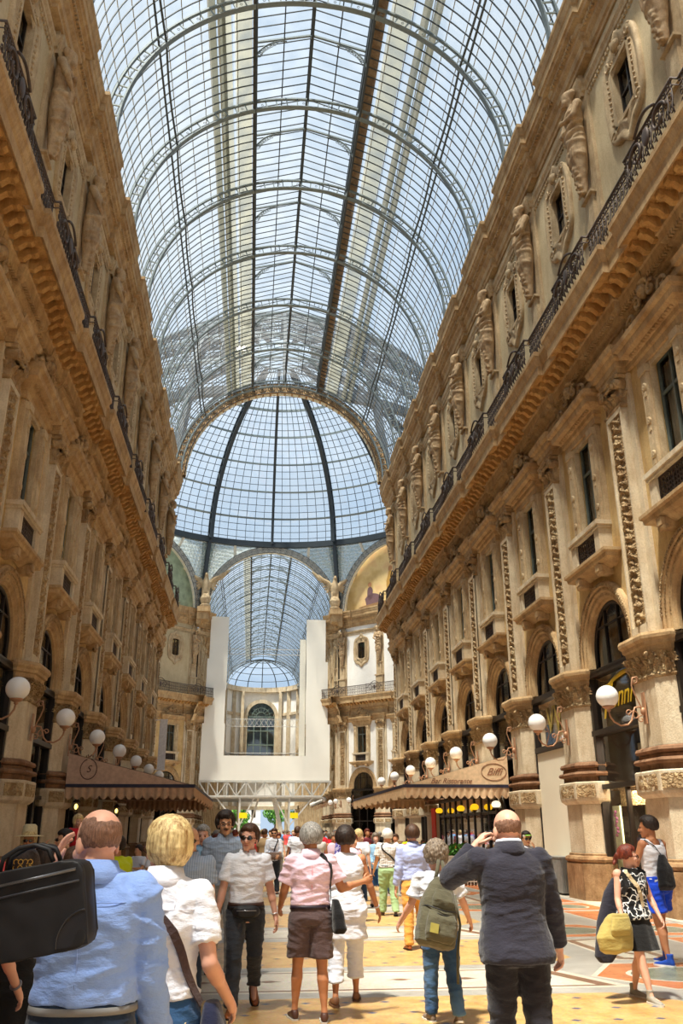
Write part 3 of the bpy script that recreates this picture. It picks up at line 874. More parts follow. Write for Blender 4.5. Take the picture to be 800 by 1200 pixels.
# pale blinds and maintenance walkway lying on the outside of the vault
mb = MB(); mb.smooth = True
for sg, (a0, a1) in ((-1, (18.5, 24)), (-1, (25, 28)), (1, (22.5, 29))):
    mb.grid(lambda i, j: (sg * 7.75 * sin(radians(a0 + (a1 - a0) * i)), YA + (YE + .8 - YA) * j, ZC + 7.75 * cos(radians(a0 + (a1 - a0) * i))), 4, 60)
link('roof_blind', mb.mesh('roof_blind', M['blind']), ceiling)
mb = MB(); mb.smooth = True
mb.grid(lambda i, j: (7.62 * sin(radians(18.2 + 3.4 * i)), YA + (YE + .8 - YA) * j, ZC + 7.62 * cos(radians(18.2 + 3.4 * i))), 3, 60)
link('gutter_boards', mb.mesh('gutter_boards', M['louvre']), ceiling)
mb = MB()
for sg, a in ((-1, 28), (-1, 31), (1, 33), (1, 36.5)):
    x = sg * 7.8 * sin(radians(a)); z = ZC + 7.8 * cos(radians(a))
    mb.bar((x, YA, z), (x, YE + .8, z), .05, .32, (sg * sin(radians(a + 90)), 0, cos(radians(a + 90))))
link('roof_planks', mb.mesh('roof_planks', M['blind']), ceiling)

# decorated end arch of the near arm (also used at the far mouth)
M['arch_iron'] = stone('painted_arch_iron', srgb(206, 204, 192), srgb(236, 232, 220), None, scale=2)
M['arch_gold'] = stone('gilded_arch_soffit', srgb(170, 132, 90), srgb(214, 184, 140), srgb(110, 80, 50), scale=2)
def end_arch(Ri=6.85, Ro=7.75, rings=True, d=.5):
    mb = MB(); n = 72
    rows = []
    for k in range(n + 1):
        a = pi * k / n
        rows += [(r * cos(a), yy, ZC + r * sin(a)) for r, yy in ((Ri, -d / 2), (Ri, d / 2), (Ro, d / 2), (Ro, -d / 2))]
    fs = []
    for k in range(n):
        for j in range(4): fs.append((k * 4 + j, k * 4 + (j + 1) % 4, (k + 1) * 4 + (j + 1) % 4, (k + 1) * 4 + j))
    mb.add(rows, fs)
    mb.cur = 1
    R = (Ri + Ro) / 2
    for k in range(34):
        a = pi * (k + .5) / 34; c = (R * cos(a), -d / 2 - .02, ZC + R * sin(a))
        if rings:
            for r, t in ((.25, .022), (.12, .02)):
                mb.tube([(c[0] + r * cos(q), c[1], c[2] + r * sin(q)) for q in [2 * pi * i / 12 for i in range(12)]], t, 4, closed=True)
            mb.ball(c, .05, n=6, m=4)
        a = pi * k / 34; mb.bar(((Ri + .05) * cos(a), -d / 2 - .02, ZC + (Ri + .05) * sin(a)), ((Ro - .05) * cos(a), -d / 2 - .02, ZC + (Ro - .05) * sin(a)), .02, .02, (0, 1, 0))
    for r in (Ri + .04, Ro - .04):
        mb.tube([(r * cos(pi * k / 60), -d / 2 - .02, ZC + r * sin(pi * k / 60)) for k in range(61)], .03, 5)
    # panels on the soffit
    mb.cur = 2
    for k in range(40):
        a = pi * (k + .5) / 40; rr = Ri - .02
        mb.obox((rr * cos(a), 0, ZC + rr * sin(a)), Vector((-sin(a), 0, cos(a))) * .19, (0, d * .32, 0), Vector((cos(a), 0, sin(a))) * .02)
    return mb
M['panel_light'] = plain('pale_soffit_panel', srgb(226, 220, 196), .7)
link('end_arch', end_arch(6.72, 7.5).mesh('end_arch', [M['arch_gold'], M['steel'], M['panel_light']]), ceiling, (0, YE + .8, 0))

# ------------------------------------------------------------------ octagon under the dome
YC = 75.0; RI = 19.5; YF = YC + RI           # far mouth
VX = 7.75
dome = empty('ceiling_dome'); tag(dome, kind='structure')
wall_back = empty('wall_back'); tag(wall_back, kind='structure')
rail_o = empty('balcony_railing'); tag(rail_o, 'curving iron balcony railing on the far octagon facades beside the scaffold', 'railing')
# diagonals: from (±7.75, 94.5) towards (±19.5, 82.7)
q2 = sqrt(.5)
for sg, white in ((1, True), (-1, False)):  # right side white: its sunlit look put into the wall colour
    D = Vector((sg * q2, -q2, 0)); nrm = Vector((-sg * q2, -q2, 0)); rot = atan2(nrm.y, nrm.x)
    par = wall_back
    O = Vector((sg * VX, YF, 0)) + D * .75 
    build_wall(par, O, D, rot, range(0, 4), white=white, ground=lambda k: 'window', rail=rail_o)
    # far arm flanks
    f = 1 if sg > 0 else -1
    build_wall(par, (sg * VX, YF + .8, 0), (0, 1, 0), pi if sg > 0 else 0, range(0, 4), ground=lambda k: 'cafe')
    mb = MB(); xx = sorted((sg * VX, sg * (VX + 6))); mb.box(xx[0], xx[1], YF + 16, 168, 0, 24.7)
    mb.cur = 1
    for y in range(int(YF + 18), 168, 5):
        mb.box(sg * (VX - .3) - .35, sg * (VX - .3) + .35, y - .6, y + .6, 0, 24)
    for z0, z1, d in ((5.5, 6, .6), (14.4, 15.3, 1.2), (24, 24.8, .8)):
        x0, x1 = sorted((sg * VX, sg * (VX - d))); mb.box(x0, x1, YF + 16, 168, z0, z1)
    link('far_flank', mb.mesh('far_flank', [M['ochre'], M['stone']]), par)
# near diagonals exist but are hidden behind the near arm; plain walls close the room
mb = MB()
for sg in (-1, 1):
    a = (sg * VX, YE + 1.1, 0); b = (sg * (RI), YC - 8, 0); c = (sg * RI, YC + 8, 0)
    for p, q in ((a, b),):
        mb.quad(p, q, (q[0], q[1], 24.7), (p[0], p[1], 24.7))
link('wall_panel_plain', mb.mesh('wall_panel_plain', M['ochre']), wall_back)

def side_frames():
    """the eight sides: (centre, tangent, inward normal)"""
    out = []
    for k in range(8):
        a = pi / 2 - k * pi / 4
        n = Vector((-cos(a), -sin(a), 0)); c = Vector((RI * cos(a), YC + RI * sin(a), 0)); t = Vector((-sin(a), cos(a), 0))
        out.append((c, t, n))
    return out
M['lace'] = glassmat('pierced_iron_plate', (.5, .54, .54, 1), .02, .6, srgb(176, 184, 178)); M['bubble'] = glassmat('pierced_round_glass', (.95, .97, .97, 1), .02, .6, srgb(250, 252, 250))
M['mural'] = None
def mural_mat():
    m, nt, b = new_mat('painted_lunette'); 
    n = N(nt, 'ShaderNodeTexNoise', Scale=.55, Detail=5.0); nt.links.new(coords(nt, (1, 1, 1)), n.inputs[0])
    c = ramp(nt, n.outputs[0], [(.3, srgb(214, 178, 110)), (.5, srgb(238, 208, 146)), (.7, srgb(226, 180, 130))])
    nt.links.new(c, b.inputs['Base Color']); b.inputs['Roughness'].default_value = .7; return m
M['mural'] = mural_mat()
M['mural_g'] = plain('painted_lunette_green', srgb(150, 164, 138), .7, scale=1.5, var=.25)
RR = 18.5; ZR = 32.5
for k, (c, t, n) in enumerate(side_frames()):
    if k in (2, 3, 4, 5, 6) and k != 2 and k != 6: continue
    T = Matrix(((t.x, n.x, 0, c.x), (t.y, n.y, 0, c.y), (0, 0, 1, 0), (0, 0, 0, 1)))   # local x along side, y inward, z up
    # arch band
    mb = end_arch(6.9, 7.65, True, .4)
    mb.v = [tuple(T @ Vector((x, .7 - y * -1 * -1, z))) for x, y, z in mb.v]
    link('octagon_arch', mb.mesh('octagon_arch', [M['arch_iron'], M['steel'], M['panel_light']]), dome)
    # spandrel above the arch leaning in to the dome ring
    mb = MB(); nn = 40
    for i in range(nn):
        def col(q):
            x = -8.05 + 16.1 * q / nn
            za = ZC + sqrt(max(0, 7.6 ** 2 - x * x)) if abs(x) < 7.6 else ZC
            ang = math.atan2(x, RI); yt = RI - RR * cos(x / RR) if abs(x) < 99 else 0
            # ring point straight above
            return (x, .3, za), (x * .97, max(.4, RI - sqrt(max(1, RR ** 2 - (x * .97) ** 2))), ZR)
        a0, a1 = col(i); b0, b1 = col(i + 1)
        vs = [T @ Vector(p) for p in (a0, b0, b1, a1)]
        mb.add(vs, [(0, 1, 2, 3)])
    link('spandrel_glass', mb.mesh('spandrel_glass', M['lace']), dome)
    # rings (fish scale ornament) and ribs on the spandrel
    mb = MB()
    for i in range(54):
        x = -8 + 16 * i / 53.0
        za = ZC + sqrt(max(0, 7.6 ** 2 - x * x)) if abs(x) < 7.6 else ZC
        z = ZR - .3
        j = 0
        while z > za + .3:
            f = (z - za) / max(.1, ZR - za); y = .3 + f * (RI - sqrt(max(1, RR ** 2 - x * x)) - .3) + .04
            r = .17 if (i + j) % 3 else .1
            mb.cur = 1; mb.add([T @ Vector((x + r * .9 * cos(q), y + .03, z + r * .9 * sin(q))) for q in [2 * pi * s_ / 8 for s_ in range(8)]], [tuple(range(8))]); mb.cur = 0
            mb.tube([T @ Vector((x + r * cos(q), y, z + r * sin(q))) for q in [2 * pi * s_ / 7 for s_ in range(7)]], .022, 3, closed=True)
            z -= .36; j += 1
    link('spandrel_tracery', mb.mesh('spandrel_tracery', [M['arch_iron'], M['bubble']]), dome)
    mb = MB()
    for x in (-4.2, 0, 4.2):
        za = ZC + sqrt(7.6 ** 2 - x * x)
        mb.bar(T @ Vector((x, .5, za)), T @ Vector((x, RI - sqrt(RR ** 2 - x * x) + .1, ZR)), .28, .2)
    link('spandrel_bracket', mb.mesh('spandrel_bracket', M['arch_iron']), dome)
    if k in (1, 7):
        # painted lunette inside the diagonal arches
        mb = MB(); mb.cur = 0
        pts = [(7.6 * cos(pi * i / 40), -.15, ZC + 7.6 * sin(pi * i / 40)) for i in range(41)]
        mb.add([T @ Vector(p) for p in pts], [tuple(range(41))])
        o = link('lunette_painting', mb.mesh('lunette_painting', M['mural'] if k == 1 else M['mural_g']), wall_back)
        # plain seated and standing figures of the painting, as flat paint patches
        mb = MB()
        def patch(cx, cz, w_, h_, seed, mi):
            mb.cur = mi; r_ = random.Random(seed)
            vs = [T @ Vector((cx + w_ * cos(a) * (1 + .15 * r_.uniform(-1, 1)), -.14 + .004 * (mi + 1), cz + h_ * sin(a) * (1 + .12 * r_.uniform(-1, 1)))) for a in [2 * pi * i / 16 for i in range(16)]]
            mb.add(vs, [tuple(range(16))])
        for cx, cz, kd in ((-3.6, ZC + 1.3, 0), (-1.5, ZC + 2.2, 1), (1.2, ZC + 2.4, 1), (3.6, ZC + 1.2, 0)):
            if kd: patch(cx, cz, .55, 1.6, int(cx * 10), 0); patch(cx, cz + 1.9, .27, .33, 3, 2)
            else: patch(cx, cz - .2, 1.1, .8, int(cx * 10), 1); patch(cx + .4, cz + .7, .4, .8, 5, 1); patch(cx + .45, cz + 1.7, .26, .3, 7, 2)
        patch(0, ZC + .45, 5.8, .35, 9, 3)
        link('painted_figures', mb.mesh('painted_figures', [plain('paint_gold', srgb(196, 150, 74), .8), plain('paint_violet', srgb(120, 92, 96), .8), plain('paint_skin', srgb(196, 140, 96), .8), plain('paint_earth', srgb(150, 116, 78), .8)]), wall_back)
# dome ribs, rings and glazing
NR = 16
def dp(az, ph, R=RR, dz=0):
    """az from +y axis, ph elevation"""
    return Vector((R * cos(ph) * sin(az), YC + R * cos(ph) * cos(az), ZR + (14.5 / RR) * R * sin(ph) + dz))
PH = [radians(d) for d in (0, 12, 24, 36, 48, 60, 72, 80)]
for i in range(NR):
    az = 2 * pi * i / NR
    if cos(az) < -.75: pass
    big = i % 2 == 1
    mb = MB()
    phs = [radians(80 * q / 24) for q in range(25)]
    w_ = .42 if big else .26
    for q in range(24):
        a, b = dp(az, phs[q]), dp(az, phs[q + 1]); a2, b2 = dp(az, phs[q], RR - (.75 if big else .45)), dp(az, phs[q + 1], RR - (.75 if big else .45))
        tng = Vector((cos(az), -sin(az), 0)) * w_ / 2
        mb.bar(a, b, w_, .14, (a - Vector((0, YC, ZR))).normalized()); mb.bar(a2, b2, w_, .10, (a - Vector((0, YC, ZR))).normalized())
        for sg in (-1, 1): mb.bar((a if q % 2 else a2) + tng * sg * .9, (b2 if q % 2 else b) + tng * sg * .9, .07, .07)
        mb.bar(a, a2, .07, w_)
    if big:
        v0 = dp(az, 0); rr = RI / cos(pi / 8)
        base = Vector(((rr - .9) * sin(az), YC + (rr - .9) * cos(az), ZC + .4))
        mb.bar(v0, base, .42, .5, (0, 0, 1))
    link('dome_rib', mb.mesh('dome_rib', M['steel']), dome)
for j, ph in enumerate(PH):
    mb = MB(); n = 96; th = .5 if j == 0 else .16
    pts = [dp(2 * pi * i / n, ph) for i in range(n)]
    for i in range(n):
        mb.bar(pts[i], pts[(i + 1) % n], th, th * (1.3 if j == 0 else 1), (0, 0, 1))
        if 0 < j < 7:
            a = dp(2 * pi * i / n, ph, RR - .35); b = dp(2 * pi * (i + 1) / n, ph, RR - .35); mb.bar(a, b, .1, .08); mb.bar(pts[i], a, .05, .05)
    link('dome_ring', mb.mesh('dome_ring', M['steel_light'] if j else M['steel']), dome)
mb = MB()
NB = NR * 7
for i in range(NB):
    if i % 7 == 0: continue
    az = 2 * pi * i / NB
    for q in range(14):
        mb.bar(dp(az, radians(80 * q / 14)), dp(az, radians(80 * (q + 1) / 14)), .055, .05)
for q in range(1, 27):
    ph = radians(3 * q)
    for i in range(80): mb.bar(dp(2 * pi * i / 80, ph), dp(2 * pi * (i + 1) / 80, ph), .05, .05)
link('dome_glazing_bars', mb.mesh('dome_glazing_bars', M['steel']), dome)
mb = MB(); mb.smooth = True
mb.grid(lambda i, j: tuple(dp(2 * pi * i, radians(90 * j), RR + .06)), 64, 16)
link('dome_glass', mb.mesh('dome_glass', M['roof_glass']), dome)

# ------------------------------------------------------------------ far arm vault
far = empty('ceiling_far'); tag(far, kind='structure')
NFAR = 13
me_barsf = bars(6, True).mesh('glazing_bars_far', [M['steel'], M['steel']])
for k in range(NFAR):
    y = YF + .8 + k * S
    link('rib', me_rib, far, (0, y, 0)); link('glazing_bars', me_barsf, far, (0, y, 0)); link('purlins', me_pur, far, (0, y, 0)); link('gable_frame', me_gab, far, (0, y + S / 2, 0))
    link('glass', glass_sheet(0, S).mesh('roof_glass', M['roof_glass']), far, (0, y, 0))
YX = YF + .8 + NFAR * S
link('lantern_sides', lantern_sides(YF, YX).mesh('lantern_sides', M['louvre']), far)
mb = MB(); mb.smooth = True
mb.grid(lambda i, j: (-7.75 * sin(radians(18.5 + 6.5 * i)), YF + (YX - YF) * j, ZC + 7.75 * cos(radians(18.5 + 6.5 * i))), 4, 40)
link('roof_blind', mb.mesh('roof_blind', M['blind']), far)
# glazed apse at the end of the far arm
link('rib', me_rib, far, (0, YX, 0))
ZD = 27.6; DH = 4.4
mb = MB()
for i in range(9):
    az = -pi / 2 + pi * i / 8
    mb.tube([(7.3 * cos(p) * sin(az), YX + 7.3 * cos(p) * cos(az), ZD + DH * sin(p)) for p in [pi / 2 * q / 10 for q in range(11)]], .09, 5)
for p in [pi / 2 * q / 5 for q in range(5)]:
    mb.tube([(7.3 * cos(p) * sin(a), YX + 7.3 * cos(p) * cos(a), ZD + DH * sin(p)) for a in [-pi / 2 + pi * i / 24 for i in range(25)]], .06, 5)
link('apse_ribs', mb.mesh('apse_ribs', M['steel']), far)
mb = MB(); mb.smooth = True
mb.grid(lambda i, j: (7.35 * cos(pi / 2 * j) * sin(pi * (i - .5)), YX + 7.35 * cos(pi / 2 * j) * cos(pi * (i - .5)), ZD + (DH + .05) * sin(pi / 2 * j)), 24, 10)
link('apse_glass', mb.mesh('apse_glass', M['roof_glass']), far)
# ------------------------------------------------------------------ fusing helper: closed shapes -> one continuous skin
def fuse(mb, name, mats, voxel=.02, smooth=3, disp=None, fac=.5):
    me = mb.mesh(name + '_src', mats)
    o = bpy.data.objects.new('tmp', me); COL.objects.link(o)
    r = o.modifiers.new('r', 'REMESH'); r.mode = 'VOXEL'; r.voxel_size = voxel; r.use_smooth_shade = True
    if smooth:
        s = o.modifiers.new('s', 'SMOOTH'); s.factor = fac; s.iterations = smooth
    dg = bpy.context.evaluated_depsgraph_get(); dg.update()
    out = bpy.data.meshes.new_from_object(o.evaluated_get(dg))
    out.name = name
    bpy.data.objects.remove(o); bpy.data.meshes.remove(me)
    out.materials.clear()
    for m in (mats if isinstance(mats, (list, tuple)) else [mats]): out.materials.append(m)
    out.polygons.foreach_set('material_index', [0] * len(out.polygons))
    if disp:
        nrm = [v.normal.copy() for v in out.vertices]
        for v, n in zip(out.vertices, nrm):
            v.co += n * disp(v.co, n)
    out.polygons.foreach_set('use_smooth', [True] * len(out.polygons))
    out.update()
    return out
def ell_loft(mb, rings, n=20, p=2.0):
    """rings: (centre, rx, ry[, ax, ay]) superellipse sections -> closed solid"""
    vs = []
    for r in rings:
        c = Vector(r[0]); ax = Vector(r[3]) if len(r) > 3 else Vector((1, 0, 0)); ay = Vector(r[4]) if len(r) > 4 else Vector((0, 1, 0))
        for k in range(n):
            a = 2 * pi * k / n; ca, sa = cos(a), sin(a)
            e = 2.0 / p
            x = abs(ca) ** e * (1 if ca > 0 else -1); y = abs(sa) ** e * (1 if sa > 0 else -1)
            vs.append(c + ax * (r[1] * x) + ay * (r[2] * y))
    R = len(rings)
    fs = [(i * n + k, i * n + (k + 1) % n, (i + 1) * n + (k + 1) % n, (i + 1) * n + k) for i in range(R - 1) for k in range(n)]
    fs += [tuple(reversed(range(n))), tuple((R - 1) * n + k for k in range(n))]
    sm = mb.smooth; mb.smooth = True; mb.add(vs, fs); mb.smooth = sm
    return mb
def taper(mb, a, b, r0, r1, n=12, caps=True):
    """round ended tapering limb"""
    a = Vector(a); b = Vector(b); d = (b - a).normalized()
    pts = []; rr = []
    for q in range(5):
        t = pi / 2 * (1 - q / 4); pts.append(a - d * r0 * sin(t)); rr.append(max(.001, r0 * cos(t)))
    for q in range(5):
        t = pi / 2 * q / 4; pts.append(b + d * r1 * sin(t)); rr.append(max(.001, r1 * cos(t)))
    return mb.tube(pts, rr, n)

# ------------------------------------------------------------------ floor
FM = [stone('floor_grey_marble', srgb(150, 148, 142), srgb(184, 180, 172), srgb(128, 120, 108), rough=.28, scale=.8, stain_amt=.4),
      stone('floor_yellow_mosaic', srgb(186, 144, 82), srgb(216, 180, 122), srgb(160, 108, 60), rough=.32, scale=2.0, stain_amt=.5),
      stone('floor_white_mosaic', srgb(196, 186, 168), srgb(222, 214, 200), srgb(160, 146, 124), rough=.3, stain_amt=.3),
      stone('floor_brown_mosaic', srgb(110, 80, 62), srgb(152, 118, 94), None, rough=.3),
      stone('floor_orange_marble', srgb(188, 104, 58), srgb(216, 140, 92), srgb(160, 84, 46), rough=.25, stain_amt=.5),
      stone('floor_green_marble', srgb(104, 116, 100), srgb(150, 156, 138), srgb(70, 80, 70), rough=.22, scale=2),
      stone('floor_blue_tessera', srgb(58, 70, 104), srgb(90, 100, 130), None, rough=.3)]
def fine_mosaic(m, sc=46):
    nt = m.node_tree; b = nt.nodes['Principled BSDF']
    vo = N(nt, 'ShaderNodeTexVoronoi', Scale=sc); nt.links.new(coords(nt, (1, 1, 1)), vo.inputs[0])
    l = b.inputs['Base Color'].links[0].from_socket
    c = mix(nt, .22, l, vo.outputs['Color'], 'SOFT_LIGHT'); nt.links.new(c, b.inputs['Base Color'])
    b.inputs['Specular IOR Level'].default_value = .5
for m_ in FM[1:4]: fine_mosaic(m_)
for m_ in FM: m_.node_tree.nodes['Principled BSDF'].inputs['Specular IOR Level'].default_value = .55
mb = MB()
LV = [0]
def poly(pts, mat, lv):
    mb.cur = mat; mb.add([(x, y, .0006 * lv) for x, y in pts], [tuple(range(len(pts)))])
def rect(x0, x1, y0, y1, mat, lv): poly([(x0, y0), (x1, y0), (x1, y1), (x0, y1)], mat, lv)
def ellipse(cx, cy, rx, ry, mat, lv, n=32, p=2.0): poly([(cx + rx * abs(cos(a)) ** (2 / p) * (1 if cos(a) > 0 else -1), cy + ry * abs(sin(a)) ** (2 / p) * (1 if sin(a) > 0 else -1)) for a in [2 * pi * i / n for i in range(n)]], mat, lv)
rect(-30, 30, -25, 200, 0, 0)
YB = 11.6
for k in range(-3, 17):
    yb = YB + S * k; ym = yb + S / 2
    # transverse white band with brown lines, pointed ends
    def hexa(hx, hy, mat, lv): poly([(-hx, yb), (-hx + hy * .45, yb - hy), (hx - hy * .45, yb - hy), (hx, yb), (hx - hy * .45, yb + hy), (-hx + hy * .45, yb + hy)], mat, lv)
    def bandp(x, hy, mat, lv): poly([(-x - .35 * hy, yb - hy), (x + .35 * hy, yb - hy), (x - .35 * hy, yb + hy), (-x + .35 * hy, yb + hy)], mat, lv)
    bandp(2.75, .78, 2, 1); bandp(2.62, .68, 3, 2); bandp(2.42, .61, 2, 3)
    bandp(2.2, .5, 2, 4)
    for x in [-2.0 + .8 * i for i in range(6)]:
        poly([(x - .17, yb), (x, yb - .06), (x + .17, yb), (x, yb + .06)], 3, 5); ellipse(x, yb, .09, .075, 3, 6, 10)
    # yellow field, chamfered, with blue tesserae
    c = .55
    fx = 3.15
    poly([(-fx + c, yb + 1.12), (fx - c, yb + 1.12), (fx, yb + 1.12 + c), (fx, yb + S - 1.12 - c), (fx - c, yb + S - 1.12), (-fx + c, yb + S - 1.12), (-fx, yb + S - 1.12 - c), (-fx, yb + 1.12 + c)], 1, 1)
    for j in range(5):
        y = yb + 1.4 + j * (S - 2.8) / 4
        for i in range(-7, 8):
            x = i * .42 + (.21 if j % 2 else 0)
            if abs(x) < 2.75: poly([(x - .06, y), (x, y - .045), (x + .06, y), (x, y + .045)], 6, 2)
    for sg in (-1, 1):
        cx = sg * 4.15
        # medallion at the crossing: orange lozenge, grey ring, green oval
        poly([(cx - 1.35, yb), (cx - .75, yb - 1.05), (cx + .75, yb - 1.05), (cx + 1.35, yb), (cx + .75, yb + 1.05), (cx - .75, yb + 1.05)], 2, 1)
        poly([(cx - 1.27, yb), (cx - .7, yb - .98), (cx + .7, yb - .98), (cx + 1.27, yb), (cx + .7, yb + .98), (cx - .7, yb + .98)], 4, 2)
        ellipse(cx, yb, .86, .64, 2, 3); ellipse(cx, yb, .80, .58, 5, 4)
        # longitudinal band between medallions
        x0, x1 = cx - .42, cx + .42; a, b_ = yb + 1.15, yb + S - 1.15
        def lb(h, e, mat, lv): poly([(cx - h, a + e + .2), (cx + h, a + e), (cx + h, b_ - e), (cx - h, b_ - e - .2)], mat, lv)
        lb(.46, 0, 2, 1); lb(.40, .07, 3, 2); lb(.26, .2, 2, 3)
        for t in (.3, .5, .7):
            y = a + (b_ - a) * t; poly([(cx - .07, y), (cx, y - .16), (cx + .07, y), (cx, y + .16)], 3, 4)
        # outer orange panels with white borders up to the piers
        for y0, y1 in ((yb - .95, yb + .95), (yb + 1.25, yb + S - 1.25)):
            xa, xb = sorted((sg * 5.55, sg * 6.85))
            rect(xa - .06, xb + .06, y0 - .06, y1 + .06, 2, 1); rect(xa, xb, y0, y1, 4, 2)
            if y1 - y0 < 2: ellipse(sg * 6.2, yb, .42, .6, 2, 3); ellipse(sg * 6.2, yb, .37, .54, 5, 4)
rect(-7.6, -7.05, -20, 95, 2, 1); rect(7.05, 7.6, -20, 95, 2, 1)
floor = link('floor', mb.mesh('floor', FM)); tag(floor, kind='structure')

# ------------------------------------------------------------------ telamon statues
def statue_mesh():
    mb = MB()
    # herm shaft with garland, hips wrapped in drapery, nude torso, arms, bearded head carrying the cornice; axis z, facing +x
    ell_loft(mb, [((.02, 0, 18.75), .10, .13), ((.04, 0, 19.2), .13, .17), ((.06, 0, 19.6), .19, .25), ((.08, 0, 20.1), .25, .33), ((.08, 0, 20.5), .27, .36), ((.06, 0, 20.8), .24, .33), ((.06, 0, 21.05), .21, .28), ((.08, 0, 21.35), .24, .33), ((.10, 0, 21.65), .26, .38), ((.08, 0, 21.85), .2, .4), ((.08, 0, 21.98), .12, .2)], 20)
    ell_loft(mb, [((.12, 0, 21.9), .1, .1), ((.16, 0, 22.1), .13, .13), ((.2, 0, 22.25), .19, .16), ((.2, 0, 22.42), .2, .18), ((.16, 0, 22.55), .12, .12)], 14)
    mb.ball((.30, 0, 22.12), .11, .11, .14); mb.ball((.37, 0, 22.26), .035, .035, .06)
    for sg in (-1, 1):
        mb.ball((.12, sg * .17, 22.4), .12, .1, .13)
        mb.ball((.1, sg * .38, 21.78), .15, .14, .15)
        mb.ball((.24, sg * .15, 21.6), .12, .15, .12)
    taper(mb, (.12, .42, 21.75), (.28, .42, 21.28), .12, .10); taper(mb, (.28, .42, 21.28), (.42, -.08, 21.42), .10, .06); mb.ball((.44, -.12, 21.44), .08)
    taper(mb, (.12, -.42, 21.75), (.30, -.46, 21.25), .12, .10); taper(mb, (.30, -.46, 21.25), (.42, -.05, 20.98), .10, .06); mb.ball((.43, 0, 20.96), .08)
    # drapery rolls
    for i, (z0, a) in enumerate(((20.95, .25), (20.8, .1), (20.62, -.15), (20.42, .3), (20.2, -.2), (19.95, .15))):
        pts = [(.06 + (.31 - .012 * i) * cos(t), (.36 - .012 * i) * sin(t), z0 + a * sin(t)) for t in [-1.9 + 3.8 * q / 14 for q in range(15)]]
        mb.tube(pts, [.045 + .03 * sin(pi * q / 14) for q in range(15)], 6)
    for y, z1 in ((-.2, 19.5), (-.07, 19.3), (.08, 19.4), (.2, 19.6)):
        mb.tube([(.34, y, 20.3), (.32, y * .9, 20.0), (.26, y * .8, 19.8), (.2, y * .7, z1)], [.05, .06, .05, .02], 6)
    r_ = random.Random(3)
    for i in range(16):
        t = i / 15; mb.ball((.16 + .1 * (1 - t), .09 * sin(i * 2.4), 19.65 - .95 * t), .085 - .03 * t, n=8, m=6)
    return fuse(mb, 'statue', [M['statue']], .035, 1, lambda c, n: .012 * noise.noise(c * 9))
me_statue = statue_mesh()
for sg, side, rot in ((1, 'right', pi), (-1, 'left', 0)):
    cnt = 0
    for k in range(-3, 8):
        y = Y0 + k * S
        if not (in_view((sg * 7.3, y, 22.3), 30) or in_view((sg * 7.3, y, 19.5), 30)): continue
        root = link('telamon_statue', me_statue, None, (sg * (W - .26), y, 0), rot)
        tag(root, 'weathered stone telamon on the %s upper facade, %s along it from the camera' % (side, ordinal(cnt)), 'statue', 'stone telamons of the upper storey')
        cnt += 1
for sg, side in ((1, 'white'), (-1, 'ochre')):
    D = Vector((sg * q2, -q2, 0)); nrm = Vector((-sg * q2, -q2, 0)); rot = atan2(nrm.y, nrm.x)
    O = Vector((sg * VX, YF, 0)) + D * .75
    for k in range(2):
        p = O + D * S * k - nrm * .0
        o = link('telamon_statue', me_statue, None, p + nrm * .26, rot)
        tag(o, 'stone telamon on the %s octagon facade %s' % (side, ('at its corner beside the scaffold', 'one bay outward from the scaffold')[k]), 'statue', 'stone telamons of the upper storey')

# ------------------------------------------------------------------ eagles
def eagle_mesh():
    mb = MB()
    ell_loft(mb, [((0, 0, .0), .55, .55), ((0, 0, .25), .6, .6), ((0, 0, .35), .4, .4), ((0, 0, .5), .5, .5), ((0, 0, 1.0), .62, .62), ((0, 0, 1.4), .45, .45), ((0, 0, 1.5), .3, .3)], 20)
    ell_loft(mb, [((-.1, 0, 1.4), .25, .25), ((-.05, 0, 1.9), .42, .45), ((0, 0, 2.5), .48, .5), ((.08, 0, 3.0), .36, .38), ((.18, 0, 3.4), .22, .22), ((.3, 0, 3.7), .22, .2), ((.4, 0, 3.88), .1, .1)], 16)
    taper(mb, (.45, 0, 3.68), (.72, 0, 3.52), .12, .03)
    for sg in (-1, 1):
        taper(mb, (.1, sg * .25, 1.9), (.15, sg * .3, 1.45), .2, .14)
        for i in range(9):
            t = i / 8
            root = Vector((-.05, sg * (.35 + .9 * t), 2.9 + .35 * t)); tip = Vector((-.15, sg * (.9 + 1.7 * t), 2.0 + 2.5 * t))
            ell_loft(mb, [(root, .12, .16), ((root * .5 + tip * .5), .12, .24), (root * .15 + tip * .85, .10, .18), (tip, .05, .07)], 8)
        mb.tube([(0, sg * .3, 2.7), (.05, sg * .8, 3.2), (0, sg * 1.35, 3.5), (-.05, sg * 1.9, 4.1)], [.28, .24, .2, .06], 8)
    return fuse(mb, 'eagle', [M['stone']], .04, 1, lambda c, n: .02 * noise.noise(c * 5))
me_eagle = eagle_mesh()
for sg in (-1, 1):
    mb = MB(); mb.box(min(sg * 6.6, sg * 8), max(sg * 6.6, sg * 8), YF - 2.2, YF - .2, 24.3, 24.85); mb.box(min(sg * 6.8, sg * 8), max(sg * 6.8, sg * 8), YF - 1.9, YF - .2, 23.5, 24.3); link('corner_bracket', mb.mesh('corner_bracket', M['cornice']), wall_back)
for sg, nm in ((-1, 'left'), (1, 'right')):
    o = link('eagle_statue', me_eagle, None, (sg * 7.2, YF - 1.6, 24.86), -pi / 2)
    tag(o, 'stone eagle with raised wings on the cornice %s of the scaffolded arch' % nm, 'statue', 'eagles at the far arch')

